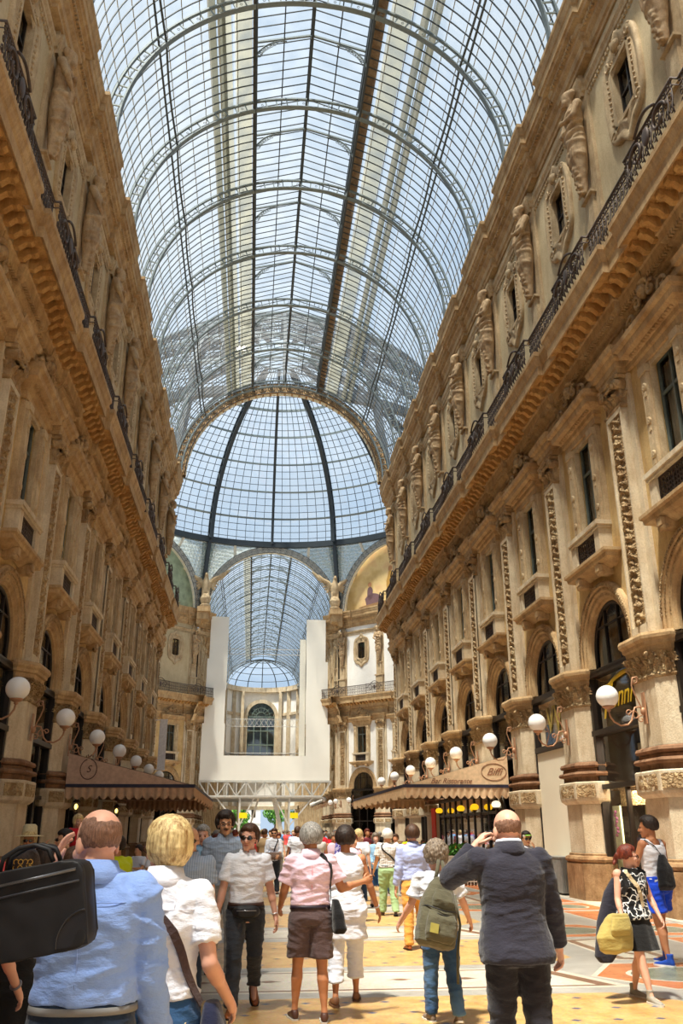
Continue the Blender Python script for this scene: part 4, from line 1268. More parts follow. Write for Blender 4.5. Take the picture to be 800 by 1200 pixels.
# ------------------------------------------------------------------ globe lamps on scrolled wrought iron brackets
def lamp_meshes():
    mb = MB(); 
    # local: wall at x=0 going +x outward, globe at (L,0,0)
    L = .86
    mb.tube([(L, 0, -.30), (L - .02, 0, -.44), (L - .10, 0, -.56), (L - .25, 0, -.64), (L - .42, 0, -.62), (L - .52, 0, -.52), (L - .56, 0, -.38), (L - .62, 0, -.24), (L - .74, 0, -.22), (.06, 0, -.3)], .022, 8)
    mb.tube([(.05, 0, -.34), (.1, 0, -.2), (.2, 0, .05), (.26, 0, .25), (.22, 0, .42), (.12, 0, .46), (.06, 0, .38)], .018, 8)
    for c, r, a0, sg in (((.26, -.42), .13, 0, 1), ((.12, -.5), .09, 2, -1), ((.18, .36), .09, 1, 1), ((.40, -.36), .08, 3, -1)):
        mb.tube([(c[0] + (r - r * .075 * q) * cos(a0 + sg * q * .6), 0, c[1] + (r - r * .075 * q) * sin(a0 + sg * q * .6)) for q in range(12)], .014, 6)
    mb.ball((.05, 0, -.32), .07, .06, .09, 10, 8); mb.box(0, .03, -.07, .07, -.6, .1)
    mb.lathe([(.02, -.34), (.05, -.32), (.04, -.29), (.09, -.27), (.13, -.24), (.14, -.21), (.10, -.20)], (L, 0, 0), 16)
    a = mb.mesh('lamp_bracket', M['lamp_iron'])
    mb = MB(); mb.ball((L, 0, 0), .25, n=32, m=20); b = mb.mesh('globe', M['globe'])
    return a, b
me_br, me_gl = lamp_meshes()
for sg, side, n_ in ((1, 'right', 8), (-1, 'left', 7)):
    for k in range(n_):
        y = Y0 + k * S
        r = empty('globe_lamp', (sg * 7.35, y, 4.55), pi if sg > 0 else 0)
        tag(r, 'white glass globe lamp on the %s piers, %s one from the camera' % (side, ordinal(k)), 'lamp', 'globe lamps along the %s piers' % side)
        link('bracket', me_br, r); link('globe', me_gl, r)
for k, (x, z) in enumerate(((6.6, 4.4), (7.1, 4.5), (8.3, 4.6), (9.6, 4.5))):
    r = empty('globe_lamp', (x + .6, YF - 3.3 - (x - 6.6) * 1.0 + .5, z), radians(-135))
    tag(r, 'small globe lamp on the far white octagon facade, %s from the scaffold' % ordinal(k), 'lamp', 'globe lamps on the far white facade')
    link('bracket', me_br, r); link('globe', me_gl, r)
for k in range(9):
    r = empty('globe_lamp', (7.35, YF + 3.0 + k * S / 2, 4.9), pi)
    tag(r, 'distant white globe lamp beyond the scaffold, %s in the row on the right' % ordinal(k), 'lamp', 'distant globe lamps beyond the scaffold')
    link('globe', me_gl, r); link('bracket', me_br, r)

# ------------------------------------------------------------------ scaffold with white hoardings in the far arch
sc_ = empty('scaffold', (0, 95.0, 0)); tag(sc_, 'large white panelled scaffold bridge closing the far arcade arch', 'scaffold')
YS = -.0
mb = MB(); 
mb.box(-6.7, -4.55, YS, YS + .5, 19.9, 24.3); P1 = mb
for i, (x0, x1, z0, z1) in enumerate(((-6.55, -4.55, 16.2, 24.35), (-6.75, -4.6, 12.6, 19.6), (-6.95, -4.5, 6.75, 12.6), (4.2, 6.35, 16.2, 24.2), (4.2, 6.6, 12.6, 19.4), (4.25, 6.85, 6.75, 12.6), (-4.5, 4.25, 6.75, 9.25))):
    mb = MB(); dx = .04 * i % .1
    mb.box(x0, x1, YS - .002 * i, YS + .35, z0, z1)
    for k in range(1, int((x1 - x0) / 1.22) + 1):
        x = x0 + k * 1.22
        if x < x1 - .2: mb.box(x - .006, x + .006, YS - .012 - .002 * i, YS, z0 + .02, z1 - .02)
    link('hoarding', mb.mesh('hoarding', M['white_panel']), sc_)
mb = MB()
mb.box(3.5, 4.15, .4, .46, 9.3, 22.0)
link('netting', mb.mesh('netting', plain('pale_netting', srgb(226, 222, 208), .9, var=.04)), sc_)
mb = MB()
z1, z0 = 6.65, 5.15
for y in (0, 1.6):
    mb.bar((-7.0, y, z1), (7.0, y, z1), .16, .16); mb.bar((-6.0, y, z0), (6.0, y, z0), .16, .16)
    mb.bar((-7.0, y, z1), (-6.0, y, z0), .12); mb.bar((7.0, y, z1), (6.0, y, z0), .12)
    for i in range(12):
        x = -6 + i; mb.bar((x, y, z0), (x, y, z1), .09)
        if i % 2: mb.bar((x, y, z0), (x + 1, y, z1), .09)
        else: mb.bar((x, y, z1), (x + 1, y, z0), .09)
for x in (-2.6, 2.6):
    mb.bar((x, .2, 0), (x, .2, z0), .2); mb.bar((x, 1.6, 0), (x, 1.6, z0), .2)
    mb.bar((x, .2, 2.2), (x + (2.6 if x > 0 else -2.6), .2, z0), .14); mb.bar((x, .2, 2.2), (x - (1.6 if x > 0 else -1.6), .2, z0), .14)
    mb.bar((x, .2, 2.6), (x + .0, 1.6, 2.6), .1)
mb.bar((.9, 1.0, z0), (2.3, 1.0, 0), .5, .4); mb.bar((-.6, 1.2, z0), (-2.1, 1.2, 0), .2, .2)
mb.box(-6.2, 6.2, 0, 12.0, 4.95, 5.1)
link('truss', mb.mesh('truss', M['scaffold']), sc_)
mb = MB()
for z in (9.6, 12.4, 13.2, 20.3, 20.9):
    mb.bar((-4.4, .9, z), (4.3, .9, z), .06)
for i in range(18):
    x = -4.4 + i * .51
    mb.bar((x, .9, 12.4), (x + .51, .9, 13.2), .035); mb.bar((x, .9, 13.2), (x + .51, .9, 12.4), .035)
    if i > 13: mb.bar((x, .9, 20.3), (x, .9, 20.9), .03)
for x in (-4.4, 4.2): mb.bar((x, .9, 9.3), (x, .9, 22), .06)
link('guard_rail', mb.mesh('guard_rail', M['scaffold']), sc_)
for x, nm in ((-2.2, 'left'), (3.1, 'right')):
    mb = MB(); mb.box(x - .42, x + .42, -.25, -.2, 2.95, 3.5)
    mb.box(x - .03, x + .03, -.2, .2, 3.1, 3.2)
    o = link('warning_sign', mb.mesh('warning_sign', plain('yellow_sign', srgb(250, 226, 20), .5, var=.03)), None, (0, 95, 0)); tag(o, 'small bright yellow sign on the %s leg of the scaffold' % nm, 'sign')
M['mast'] = plain('white_banner', srgb(236, 236, 240), .6)
mb = MB(); mb.box(-.22, .22, -.02, .02, 0, 2.9); mb.bar((-.5, 0, 2.85), (.24, 0, 2.85), .05); mb.bar((-.5, 0, .05), (.24, 0, .05), .05)
o = link('white_banner', mb.mesh('white_banner', M['mast']), None, (-6.72, 52.2, 5.0))
tag(o, 'tall narrow white banner standing at the end of the left facade', 'banner')

# far end apse wall with the tall arched window
mb = MB(); nseg = 24
def apw(a, r, z): return (r * sin(a), YX + r * cos(a), z)
for i in range(nseg):
    a, b = -pi / 2 + pi * i / nseg, -pi / 2 + pi * (i + 1) / nseg
    mb.cur = 0; mb.quad(apw(a, 7.4, 5.6), apw(b, 7.4, 5.6), apw(b, 7.4, 27.7), apw(a, 7.4, 27.7))
    mb.cur = 1
    for z0, z1, d in ((13.2, 14.1, 1.2), (26.9, 27.8, .7), (5.4, 6.0, .5), (22.4, 22.9, .3)):
        mb.quad(apw(a, 7.4 - d, z1), apw(b, 7.4 - d, z1), apw(b, 7.4 - d, z0), apw(a, 7.4 - d, z0)); mb.quad(apw(a, 7.4 - d, z0), apw(b, 7.4 - d, z0), apw(b, 7.4, z0), apw(a, 7.4, z0)); mb.quad(apw(a, 7.4 - d, z1), apw(b, 7.4 - d, z1), apw(b, 7.4, z1), apw(a, 7.4, z1))
for a in (-1.25, -.8, .8, 1.25):
    p = Vector(apw(a, 7.2, 0)); mb.box(p.x - .35, p.x + .35, p.y - .3, p.y + .3, 0, 26.9)
for x in (-3.6, 3.6):
    mb.box(x - .3, x + .3, YX + 5.6, YX + 6.4, 0, 26.9)
# arch surround of the tall window
mb.add(*(lambda vs, n: (vs, [(i * 4 + j, i * 4 + (j + 1) % 4, (i + 1) * 4 + (j + 1) % 4, (i + 1) * 4 + j) for i in range(n - 1) for j in range(4)]))(
    [q for t in [(1, 14)] + [None] for q in []] + [((r * cos(a)), YX + yy, 22.2 + r * sin(a)) for a in [pi * i / 24 for i in range(25)] for r, yy in ((2.6, 6.3), (2.6, 7.0), (3.3, 7.0), (3.3, 6.3))], 25))
for sg in (-1, 1): mb.box(min(sg * 2.6, sg * 3.3), max(sg * 2.6, sg * 3.3), YX + 6.3, YX + 7, 14, 22.2)
link('apse_wall', mb.mesh('apse_wall', [M['white_wall'], M['stone_light']]), wall_back)
WINN[0] += 1
w_ = empty('window_%d' % WINN[0], (0, YX + 6.6, 0)); tag(w_, kind='structure')
mb = MB()
for x in (-2.6, -1.3, 0, 1.3, 2.6): mb.box(x - .08, x + .08, -.06, .06, 14, 22.2)
for z in (14.1, 17.0, 19.6, 22.2): mb.box(-2.6, 2.6, -.08, .08, z - .1, z + .1)
for i in range(9):
    a = pi * i / 8; mb.bar((.9 * cos(a), 0, 22.2 + .9 * sin(a)), (2.55 * cos(a), 0, 22.2 + 2.55 * sin(a)), .1)
for r in (.9, 1.7, 2.55): mb.tube([(r * cos(pi * i / 20), 0, 22.2 + r * sin(pi * i / 20)) for i in range(21)], .07, 5)
link('window_frame', mb.mesh('window_frame', plain('green_window_frame', srgb(112, 128, 118), .5)), w_)
mb = MB(); mb.add([(2.6, .1, 14)] + [(2.6 * cos(pi * i / 20), .1, 22.2 + 2.6 * sin(pi * i / 20)) for i in range(21)] + [(-2.6, .1, 14)], [tuple(range(23))]); link('glass_pane', mb.mesh('glass_pane', M['win_glass']), w_)
mb = MB(); mb.box(-2.6, 2.6, .35, .4, 14, 24.8); link('blind', mb.mesh('blind', plain('pale_green_blind', srgb(206, 214, 204), .8)), w_)
mb = MB()
for i in range(40):
    a = -pi / 2 + pi * i / 39; mb.bar(apw(a, 6.25, 14.1), apw(a, 6.25, 15.1), .05)
for z in (14.2, 15.1): mb.tube([apw(-pi / 2 + pi * i / 30, 6.25, z) for i in range(31)], .06, 5)
o = link('balcony_railing', mb.mesh('apse_railing', M['iron'])); tag(o, 'distant curved balcony railing below the tall arched window', 'railing')

# ------------------------------------------------------------------ what lies beyond the arcade
mb = MB(); mb.box(-90, 90, 200, 420, -.05, -.01); o = link('ground', mb.mesh('ground', plain('asphalt', srgb(150, 146, 138), .9))); tag(o, kind='structure')
def far_house(x0, x1, y, h, name_lab):
    r = empty('building', (x0, y, 0)); tag(r, name_lab, 'building')
    mb = MB(); mb.box(0, x1 - x0, 0, 14, -.02, h); 
    for z in range(4, int(h), 4): mb.box(-.1, x1 - x0 + .1, -.25, 0, z - .15, z + .15)
    link('wall', mb.mesh('wall', M['white_wall']), r)
    for z in range(1, int(h) - 2, 4):
        for i in range(int((x1 - x0) / 3)):
            mb = MB(); mb.box(i * 3 + .9, i * 3 + 2.1, -.1, .05, z + .4, z + 2.6); link('window', mb.mesh('window', M['dark_frame']), r)
far_house(-14, 1.5, 262, 24, 'pale building seen through the far end of the arcade')
M['leaf'] = plain('tree_leaves', srgb(96, 150, 58), .7, var=.5, scale=30)
M['leaf2'] = plain('bush_leaves', srgb(70, 130, 40), .6, var=.5, scale=40)
M['bark'] = plain('bark', srgb(92, 74, 56), .9)
def leaf_cloud(mb, c, rx, ry, rz, n, s, seed):
    r_ = random.Random(seed)
    for i in range(n):
        while True:
            p = Vector((r_.uniform(-1, 1), r_.uniform(-1, 1), r_.uniform(-1, 1)))
            if p.length < 1: break
        p = p.normalized() * p.length ** .4
        q = Vector(c) + Vector((p.x * rx, p.y * ry, p.z * rz))
        a = Vector((r_.uniform(-1, 1), r_.uniform(-1, 1), r_.uniform(-1, 1))).normalized(); b = a.orthogonal().normalized()
        k = s * r_.uniform(.6, 1.3)
        mb.add([q - a * k, q + b * k * .5, q + a * k, q - b * k * .5], [(0, 1, 2, 3)])
for i, (x, y, h) in enumerate(((-4.4, 205, 9), (5.6, 212, 15), (9.5, 222, 15), (4.8, 232, 14))):
    r = empty('tree', (x, y, 0)); tag(r, ('small green tree glimpsed left under the scaffold', 'leafy green tree right under the scaffold, nearest of three', 'leafy green tree beyond the arcade exit, farthest right', 'leafy green tree beyond the arcade exit, the farthest back')[i], 'tree', 'trees in the far piazza')
    mb = MB(); mb.tube([(0, 0, 0), (.2, 0, h * .3), (0, .1, h * .6)], [.25, .2, .1], 8); link('trunk', mb.mesh('trunk', M['bark']), r)
    mb = MB()
    for j in range(7):
        rr_ = random.Random(i * 10 + j); leaf_cloud(mb, (rr_.uniform(-1.2, 1.2), rr_.uniform(-1, 1), h * (.35 + .09 * j)), 1.9, 1.8, 1.5, 420, .3, i * 10 + j)
    link('crown', mb.mesh('crown', M['leaf']), r)
# ------------------------------------------------------------------ awnings
def text_mesh(s, size, shear=.25, ext=.004):
    cu = bpy.data.curves.new('txt', 'FONT'); cu.body = s; cu.size = size; cu.shear = shear; cu.extrude = ext; cu.align_x = 'CENTER'; cu.align_y = 'CENTER'
    o = bpy.data.objects.new('txt', cu); COL.objects.link(o)
    dg = bpy.context.evaluated_depsgraph_get(); dg.update()
    me = bpy.data.meshes.new_from_object(o.evaluated_get(dg)); bpy.data.objects.remove(o); bpy.data.curves.remove(cu)
    return me
def text_obj(name, s, size, mat, parent, M4, shear=.25):
    me = text_mesh(s, size, shear); me.transform(M4); me.materials.clear(); me.materials.append(mat)
    return link(name, me, parent)
def awning(side, y0, y1, xw, zw, xo, zo, cloth, cloth_in, label, emblem):
    r = empty('awning', (0, 0, 0)); tag(r, label, 'awning')
    sg = 1 if side == 'right' else -1
    xw *= sg; xo *= sg
    ny = int((y1 - y0) / .36)
    mb = MB()
    # sloping sheet with a little thickness, gusset triangles at both ends
    for dz in (0, .015): mb.quad((xw, y0, zw + dz), (xo, y0, zo + dz), (xo, y1, zo + dz), (xw, y1, zw + dz))
    mb.smooth = False
    for y in (y0, y1):
        mb.add([(xw, y, zo - .02), (xw, y, zw), (xo, y, zo), (xo, y, zo - .02)], [(0, 1, 2, 3)])
        mb.add([(xw, y + .012, zo - .02), (xw, y + .012, zw), (xo, y + .012, zo), (xo, y + .012, zo - .02)], [(0, 1, 2, 3)])
    link('canopy', mb.mesh('canopy', cloth), r)
    mb = MB()
    def val(a, b):
        a = Vector(a); b = Vector(b); L = (b - a).length; n_ = int(L / .25) ; per = 8
        tot = n_ * per; vs = []
        for i in range(tot + 1):
            p = a.lerp(b, i / tot); d = .27 + .12 * abs(sin(pi * i / per)) ; w_ = .012 * sin(i * .9)
            nn = (b - a).normalized().cross(Vector((0, 0, 1)))
            vs += [p + nn * w_, p + nn * w_ * 2 - Vector((0, 0, d))]
        mb.add(vs, [(2 * i, 2 * i + 2, 2 * i + 3, 2 * i + 1) for i in range(tot)])
    z = zo - .02
    val((xw, y0, z), (xo, y0, z)); val((xo, y0, z), (xo, y1, z)); val((xo, y1, z), (xw, y1, z))
    link('valance', mb.mesh('valance', cloth_in), r)
    mb = MB()
    for a, b in (((xw, y0 - .01, z + .02), (xo, y0 - .01, z + .02)), ((xo, y0, z + .02), (xo, y1, z + .02))): mb.bar(a, b, .03, .10)
    link('dark_band', mb.mesh('dark_band', plain('dark_band_' + side, srgb(46, 44, 62), .6)), r)
    mb = MB()
    for y in [y0 + (y1 - y0) * i / 4 for i in range(5)]:
        mb.bar((xw, y + .03, zw - .04), (xo, y + .03, zo - .04), .04)
        mb.bar((xw, y + .03, zo - .03), (xo, y + .03, zo - .03), .03)
    link('frame', mb.mesh('awning_frame', M['dark_frame']), r)
    R_ = Matrix.Rotation(pi / 2, 4, 'X')
    ink = plain('faded_print_' + side, srgb(150, 104, 78) if sg > 0 else srgb(88, 62, 52), .8)
    def at(x, z): return Matrix.Translation((x, y0 - .006, z)) @ R_
    if emblem == 'B':
        text_obj('printed_words', 'Bar Ristorante', .24, ink, r, at(5.25, 3.28), .45)
        text_obj('printed_name', 'Biffi', .34, ink, r, at(6.75, 3.58), .5)
        mb = MB()
        for s_ in (1, 1.06): mb.tube([(6.75 + .42 * s_ * cos(a), y0 - .008, 3.58 + .27 * s_ * sin(a)) for a in [2 * pi * i / 40 for i in range(40)]], .006, 4, closed=True)
        link('printed_oval', mb.mesh('printed_oval', ink), r)
    else:
        text_obj('printed_letter', 'S', .30, ink, r, at(-6.55, 3.52), .3)
        mb = MB()
        for i in range(26):
            a = pi / 2 + .35 + (2 * pi - .7) * i / 25
            c = Vector((-6.55 + .25 * cos(a), y0 - .008, 3.52 + .30 * sin(a)))
            mb.obox(c, Vector((-sin(a), 0, cos(a))) * .03, (0, .003, 0), Vector((cos(a), 0, sin(a))) * .014)
        link('printed_wreath', mb.mesh('printed_wreath', ink), r); mb = MB()
        for i in range(5): mb.obox((-6.55 + .05 * (i - 2), y0 - .008, 3.90 + .03 * (i % 2)), (.014, 0, 0), (0, .003, 0), (0, 0, .03))
        link('printed_crown', mb.mesh('printed_crown', ink), r)
    return r
cR = plain('beige_canvas', srgb(226, 194, 154), .85, bump=.15); cRi = plain('beige_valance', srgb(222, 188, 148), .85)
cL = plain('taupe_canvas', srgb(196, 162, 138), .85, bump=.15); cLi = plain('taupe_valance', srgb(190, 154, 122), .85)
awning('right', 29.75, 44.6, 7.25, 4.12, 3.62, 3.12, cR, cRi, 'large beige canvas awning with scalloped edge over the restaurant tables on the right', 'B')
awning('left', 28.4, 42.5, 7.2, 4.0, 3.25, 3.03, cL, cLi, 'taupe canvas awning with scalloped edge and round printed wreath on the left', 'S')
for y0 in (50.0,): awning('left', 45.5, 50.0, 7.2, 3.9, 3.9, 3.1, cL, cLi, 'smaller far taupe awning farther down the left side', 'S')

# ------------------------------------------------------------------ shop in the nearest right bay
yb = Y0 + .5 * S
xr = W + .08
gold = plain('gold_lettering', srgb(214, 176, 40), .4, .2)
SG = empty('shop_sign', (xr - .03, yb, 4.9)); tag(SG, 'gold script lettering with a swoosh on the dark fascia behind the nearest right lamp', 'sign')
RM = Matrix(((0, 0, -1, 0), (-1, 0, 0, 0), (0, 1, 0, 0), (0, 0, 0, 1)))
text_obj('letters', 'T', 1.25, gold, SG, Matrix.Translation((0, .85, -.05)) @ RM, .45)
text_obj('letters', 'onni', .75, gold, SG, Matrix.Translation((0, -.25, .02)) @ RM, .45)
mb = MB(); mb.tube([(0, .55 - 1.75 * t, .36 + .22 * sin(t * 2.2)) for t in [i / 14 for i in range(15)]], [.02 + .05 * sin(pi * i / 14) for i in range(15)], 6); mb.xform(Matrix.Diagonal((.15, 1, 1, 1))); link('swoosh', mb.mesh('swoosh', gold), SG)
y2 = Y0 + 1.5 * S
SG = empty('shop_sign', (xr - .03, y2, 4.9)); tag(SG, 'thin gold lettering on the dark fascia above the plain white panel', 'sign')
pale = plain('pale_gold_lettering', srgb(176, 152, 72), .4, .2)
text_obj('letters', 'VV', 1.2, pale, SG, Matrix.Translation((0, -.2, 0)) @ RM, .1)
mb = MB()
mb.box(xr - .10, xr + .1, y2 - 1.6, y2 - 1.5, 0, 5.7); mb.box(xr - .10, xr + .1, y2 + 1.5, y2 + 1.6, 0, 5.7); mb.box(xr - .15, xr + .1, y2 - 1.5, y2 + 1.5, 4.04, 4.2); mb.box(xr - .15, xr + .1, y2 - 1.5, y2 + 1.5, 5.6, 5.75)
link('shopfront_frame', mb.mesh('shopfront_frame', M['dark_frame']), wall_right)
mb = MB(); mb.quad((xr, y2 - 1.5, 4.2), (xr, y2 + 1.5, 4.2), (xr, y2 + 1.5, 5.6), (xr, y2 - 1.5, 5.6)); link('fascia_glass', mb.mesh('fascia_pane2', M['win_glass']), wall_right)
mb = MB(); mb.box(xr - .08, xr - .02, y2 - 1.48, y2 + 1.48, .0, 4.03)
o = link('hoarding_panel', mb.mesh('hoarding_panel', plain('cream_board', srgb(242, 232, 208), .7, var=.04, scale=.6))); tag(o, 'tall plain cream board closing the shopfront between two right piers', 'panel')
# ribbed planter/bin at the foot of the panel
mb = MB()
for i in range(30):
    u = i / 29; mb.box(7.28, 7.33, 25.3 + u * 1.35, 25.3 + u * 1.35 + .03, .06, .98)
mb.box(7.32, 7.72, 25.3, 26.68, .05, .96); mb.box(7.27, 7.74, 25.28, 26.7, .96, 1.0)
for i in range(9): mb.box(7.33 + i * .045, 7.345 + i * .045, 25.26, 25.3, .06, .98)
o = link('radiator_screen', mb.mesh('radiator_screen', plain('grey_ribbed_metal', srgb(150, 148, 142), .5, .3))); tag(o, 'low grey ribbed metal box standing beside the second right pier', 'box')
# shop display: back wall lit by added fill lights, mannequins with hat, dress
ym = yb
mb = MB(); mb.quad((9.3, ym - 2.4, .2), (9.3, ym + 2.4, .2), (9.3, ym + 2.4, 4.0), (9.3, ym - 2.4, 4.0)); 
link('shop_back', mb.mesh('shop_back', plain('shop_back_wall', srgb(206, 190, 150), .8, var=.1, scale=1)), wall_right)
mb = MB(); mb.box(8.3, 9.3, ym - 2.2, ym + 2.2, 2.72, 2.82); mb.box(8.25, 8.32, ym - 1.5, ym + 1.5, 2.3, 2.72)
link('shop_shelf', mb.mesh('shop_shelf', [M['carved_fine']]), wall_right)
la = bpy.data.lights.new('shop_fill', 'AREA'); lo = bpy.data.objects.new('shop_fill', la); COL.objects.link(lo); la.energy = 260; la.size = 1.4; la.color = (1, .86, .62); lo.location = (8.6, ym, 2.65)  # area light added to brighten the dark shop interior
tag(lo, 'warm fill light added inside the shop window', 'lamp') if False else None
la = bpy.data.lights.new('shop_fill_upper', 'AREA'); lo = bpy.data.objects.new('shop_fill_upper', la); COL.objects.link(lo); la.energy = 120; la.size = 1.4; la.color = (1, .88, .7); lo.location = (8.7, ym, 4.0)  # second added fill light, above the display shelf
def mannequin(x, y, z, hcol, dcol, skirt, label, hat):
    r = empty('mannequin', (x, y, z)); tag(r, label, 'mannequin')
    mb = MB(); ell_loft(mb, [((0, 0, 1.42), .03, .03), ((0, 0, 1.5), .035, .04), ((.0, 0, 1.55), .06, .07), ((0, 0, 1.66), .075, .09), ((0, 0, 1.75), .05, .06)], 12)
    ell_loft(mb, [((0, 0, .0), .05, .05), ((0, 0, .8), .07, .08), ((0, 0, 1.0), .1, .15), ((0, 0, 1.15), .08, .12), ((0, 0, 1.35), .1, .18), ((0, 0, 1.43), .05, .1)], 12)
    link('body', mb.mesh('mannequin_body', plain('mannequin_skin', srgb(120, 80, 56), .5)), r)
    mb = MB(); mb.smooth = True
    mb.grid(lambda i, j: ((.12 + (.16 + .03 * sin(i * 50)) * (1 - j) * skirt) * cos(2 * pi * i), (.17 + .18 * (1 - j) * skirt) * sin(2 * pi * i), .45 + .98 * j), 48, 10)
    link('dress', mb.mesh('dress', dcol), r)
    if hat:
        mb = MB(); mb.lathe([(.0, .12), (.07, .12), (.10, .09), (.11, 0), (.24, -.03), (.25, -.04), (.1, -.02)], (0, 0, 1.72), 24); link('hat', mb.mesh('straw_hat', hcol), r)
straw = plain('straw', srgb(226, 188, 96), .8, bump=.3, scale=60)
mannequin(8.5, 21.15, .35, straw, plain('rust_print_dress', srgb(168, 64, 34), .8, var=.5, scale=20), 1, 'shop mannequin in a rust red dress and yellow straw hat', True)
mannequin(8.6, 20.3, .35, straw, plain('orange_dress', srgb(210, 84, 40), .8, var=.4, scale=20), 1, 'shop mannequin in an orange dress without a hat', False)
mannequin(8.6, 21.3, 2.6, straw, plain('grey_dress', srgb(120, 118, 126), .8, var=.2, scale=9), .5, 'mannequin in grey on the upper display shelf', False)
mannequin(8.6, 20.75, 2.6, straw, plain('red_dress', srgb(214, 30, 40), .8, var=.2, scale=9), .6, 'mannequin in bright red on the upper display shelf', False)
mb = MB(); mb.box(7.98, 8.03, ym + 1.0, ym + 1.45, .3, 2.3); mb.cur = 1
for k in range(8): mb.ball((7.96, ym + 1.22 + .06 * sin(k * 2), 2.15 - .08 * k), .045, n=6, m=4)
o = link('display_column', mb.mesh('display_column', [plain('pale_green_display', srgb(196, 204, 170), .6, scale=4, var=.2), plain('violet_flowers', srgb(150, 86, 128), .8)])); tag(o, 'narrow pale green display panel with violet flowers at the shop door', 'display')

# ------------------------------------------------------------------ restaurant on the right: wall lamps, banner, planters, tables
def wall_lamp(x, y, z, rot, label, cat, group, warm):
    r = empty('wall_lamp', (x, y, z), rot); tag(r, label, cat, group)
    mb = MB(); mb.tube([(0, 0, -.3), (.1, 0, -.32), (.2, 0, -.25), (.22, 0, -.13)], .015, 6); mb.box(-.02, .02, -.04, .04, -.4, -.2); mb.lathe([(.0, -.16), (.05, -.15), (.11, -.1)], (.22, 0, 0), 12)
    link('arm', mb.mesh('lamp_arm', M['iron']), r)
    mb = MB(); mb.ball((.22, 0, 0), .16, .16, .12, 16, 10); link('shade', mb.mesh('lamp_shade', warm), r)
amber = emis('amber_glass', srgb(255, 196, 30), .9); warm_w = emis('lit_white_glass', srgb(255, 244, 214), 1.0)
for i, (px, yy, mt) in enumerate(((521, 39.0, amber), (553, 34.9, amber), (565, 32.7, amber))):
    wall_lamp(6.98, yy, 2.52, pi, 'amber glass wall lamp under the beige awning, %s from the camera' % ordinal(2 - i), 'lamp', 'amber lamps of the right restaurant', mt)
wall_lamp(7.15, 30.35, 2.55, pi, 'white lit wall lamp on the pier where the beige awning begins', 'lamp', None, warm_w)
for i, (yy, xx) in enumerate(((31.0, -7.3), (37.5, -6.9))):
    r = empty('lantern', (xx, yy, 2.5)); tag(r, 'small lit wall lantern under the taupe awning, %s from the camera' % ordinal(i), 'lamp', 'lanterns under the taupe awning')
    mb = MB(); mb.lathe([(.0, .28), (.03, .24), (.13, .14), (.13, .12)], (0, 0, 0), 6); mb.lathe([(.09, -.2), (.05, -.26), (0, -.28)], (0, 0, 0), 6)
    for k in range(6): mb.bar((.12 * cos(k * pi / 3), .12 * sin(k * pi / 3), .13), (.09 * cos(k * pi / 3), .09 * sin(k * pi / 3), -.2), .015)
    mb.bar((0, 0, .25), (0, 0, .6 if i else .5), .02); link('cage', mb.mesh('lantern_cage', M['iron']), r)
    mb = MB(); mb.ball((0, 0, -.02), .06, .06, .09, 10, 8); link('bulb', mb.mesh('bulb', emis('lantern_bulb', srgb(255, 220, 120), 3.0)), r)
mb = MB(); mb.box(7.15, 7.2, 41.8, 42.7, .3, 2.7); mb.bar((7.18, 42.2, 0), (7.18, 42.2, .4), .05)
o = link('banner', mb.mesh('red_banner', plain('red_banner_cloth', srgb(232, 66, 40), .7, var=.05))); tag(o, 'tall orange red banner standing under the beige awning', 'banner')
def planter(x0, x1, y, h, label, flowers=False, rot=0):
    r = empty('planter', ((x0 + x1) / 2, y, 0), rot); tag(r, label, 'planter', 'planters fencing the restaurant tables'); L = (x1 - x0) / 2
    mb = MB(); mb.box(-L, L, -.16, .16, h - .28, h); mb.box(-L - .02, L + .02, -.18, .18, h - .04, h)
    for x in [-L + 2 * L * i / 12 for i in range(13)]: mb.bar((x, -.12, 0), (x, -.12, h - .2), .02)
    for z in (.12, h - .34): mb.bar((-L, -.12, z), (L, -.12, z), .03)
    link('box', mb.mesh('planter_box', plain('white_planter', srgb(214, 206, 190), .6)), r)
    mb = MB(); leaf_cloud(mb, (0, 0, h + .14), L * 1.05, .24, .24, 480, .07, int(x0 * 10) + 5); link('foliage', mb.mesh('foliage', M['leaf2']), r)
    if flowers:
        mb = MB(); leaf_cloud(mb, (0, 0, h + .28), L, .2, .14, 60, .035, 9); link('flowers', mb.mesh('flowers', plain('orange_flowers', srgb(216, 92, 50), .7)), r)
planter(5.0, 6.3, 30.3, .92, 'green leafy planter box beside the suited man under the beige awning')
planter(4.2, 4.95, 31.0, .92, 'green leafy planter behind the man with the rucksack')
planter(2.2, 3.2, 30.0, .9, 'planter with orange flowers behind the woman in white', True)
planter(3.3, 4.1, 30.6, .85, 'short planter behind the man in green trousers', True)
planter(-4.6, -3.9, 17.5, .85, 'planter with green plants beside the left restaurant tables')
def table(x, y, cloth, label, group='restaurant tables'):
    r = empty('cafe_table', (x, y, 0)); tag(r, label, 'table', group)
    mb = MB(); mb.lathe([(0, .75), (.42, .75), (.42, .72), (0, .72)], n=24); link('top', mb.mesh('table_top', cloth), r)
    mb = MB(); mb.lathe([(.03, .72), (.03, .05), (.24, .02), (.24, 0)], n=16); link('pedestal', mb.mesh('pedestal', M['iron']), r)
    mb = MB(); mb.smooth = True; mb.grid(lambda i, j: ((.43 + .03 * (1 - j) * sin(i * 60)) * cos(2 * pi * i), (.43 + .03 * (1 - j) * sin(i * 60)) * sin(2 * pi * i), .5 + .255 * j), 72, 3); link('cloth', mb.mesh('table_cloth', cloth), r)
white_c = plain('white_tablecloth', srgb(240, 238, 232), .8, var=.03); red_c = plain('red_tablecloth', srgb(206, 24, 36), .8, var=.06)
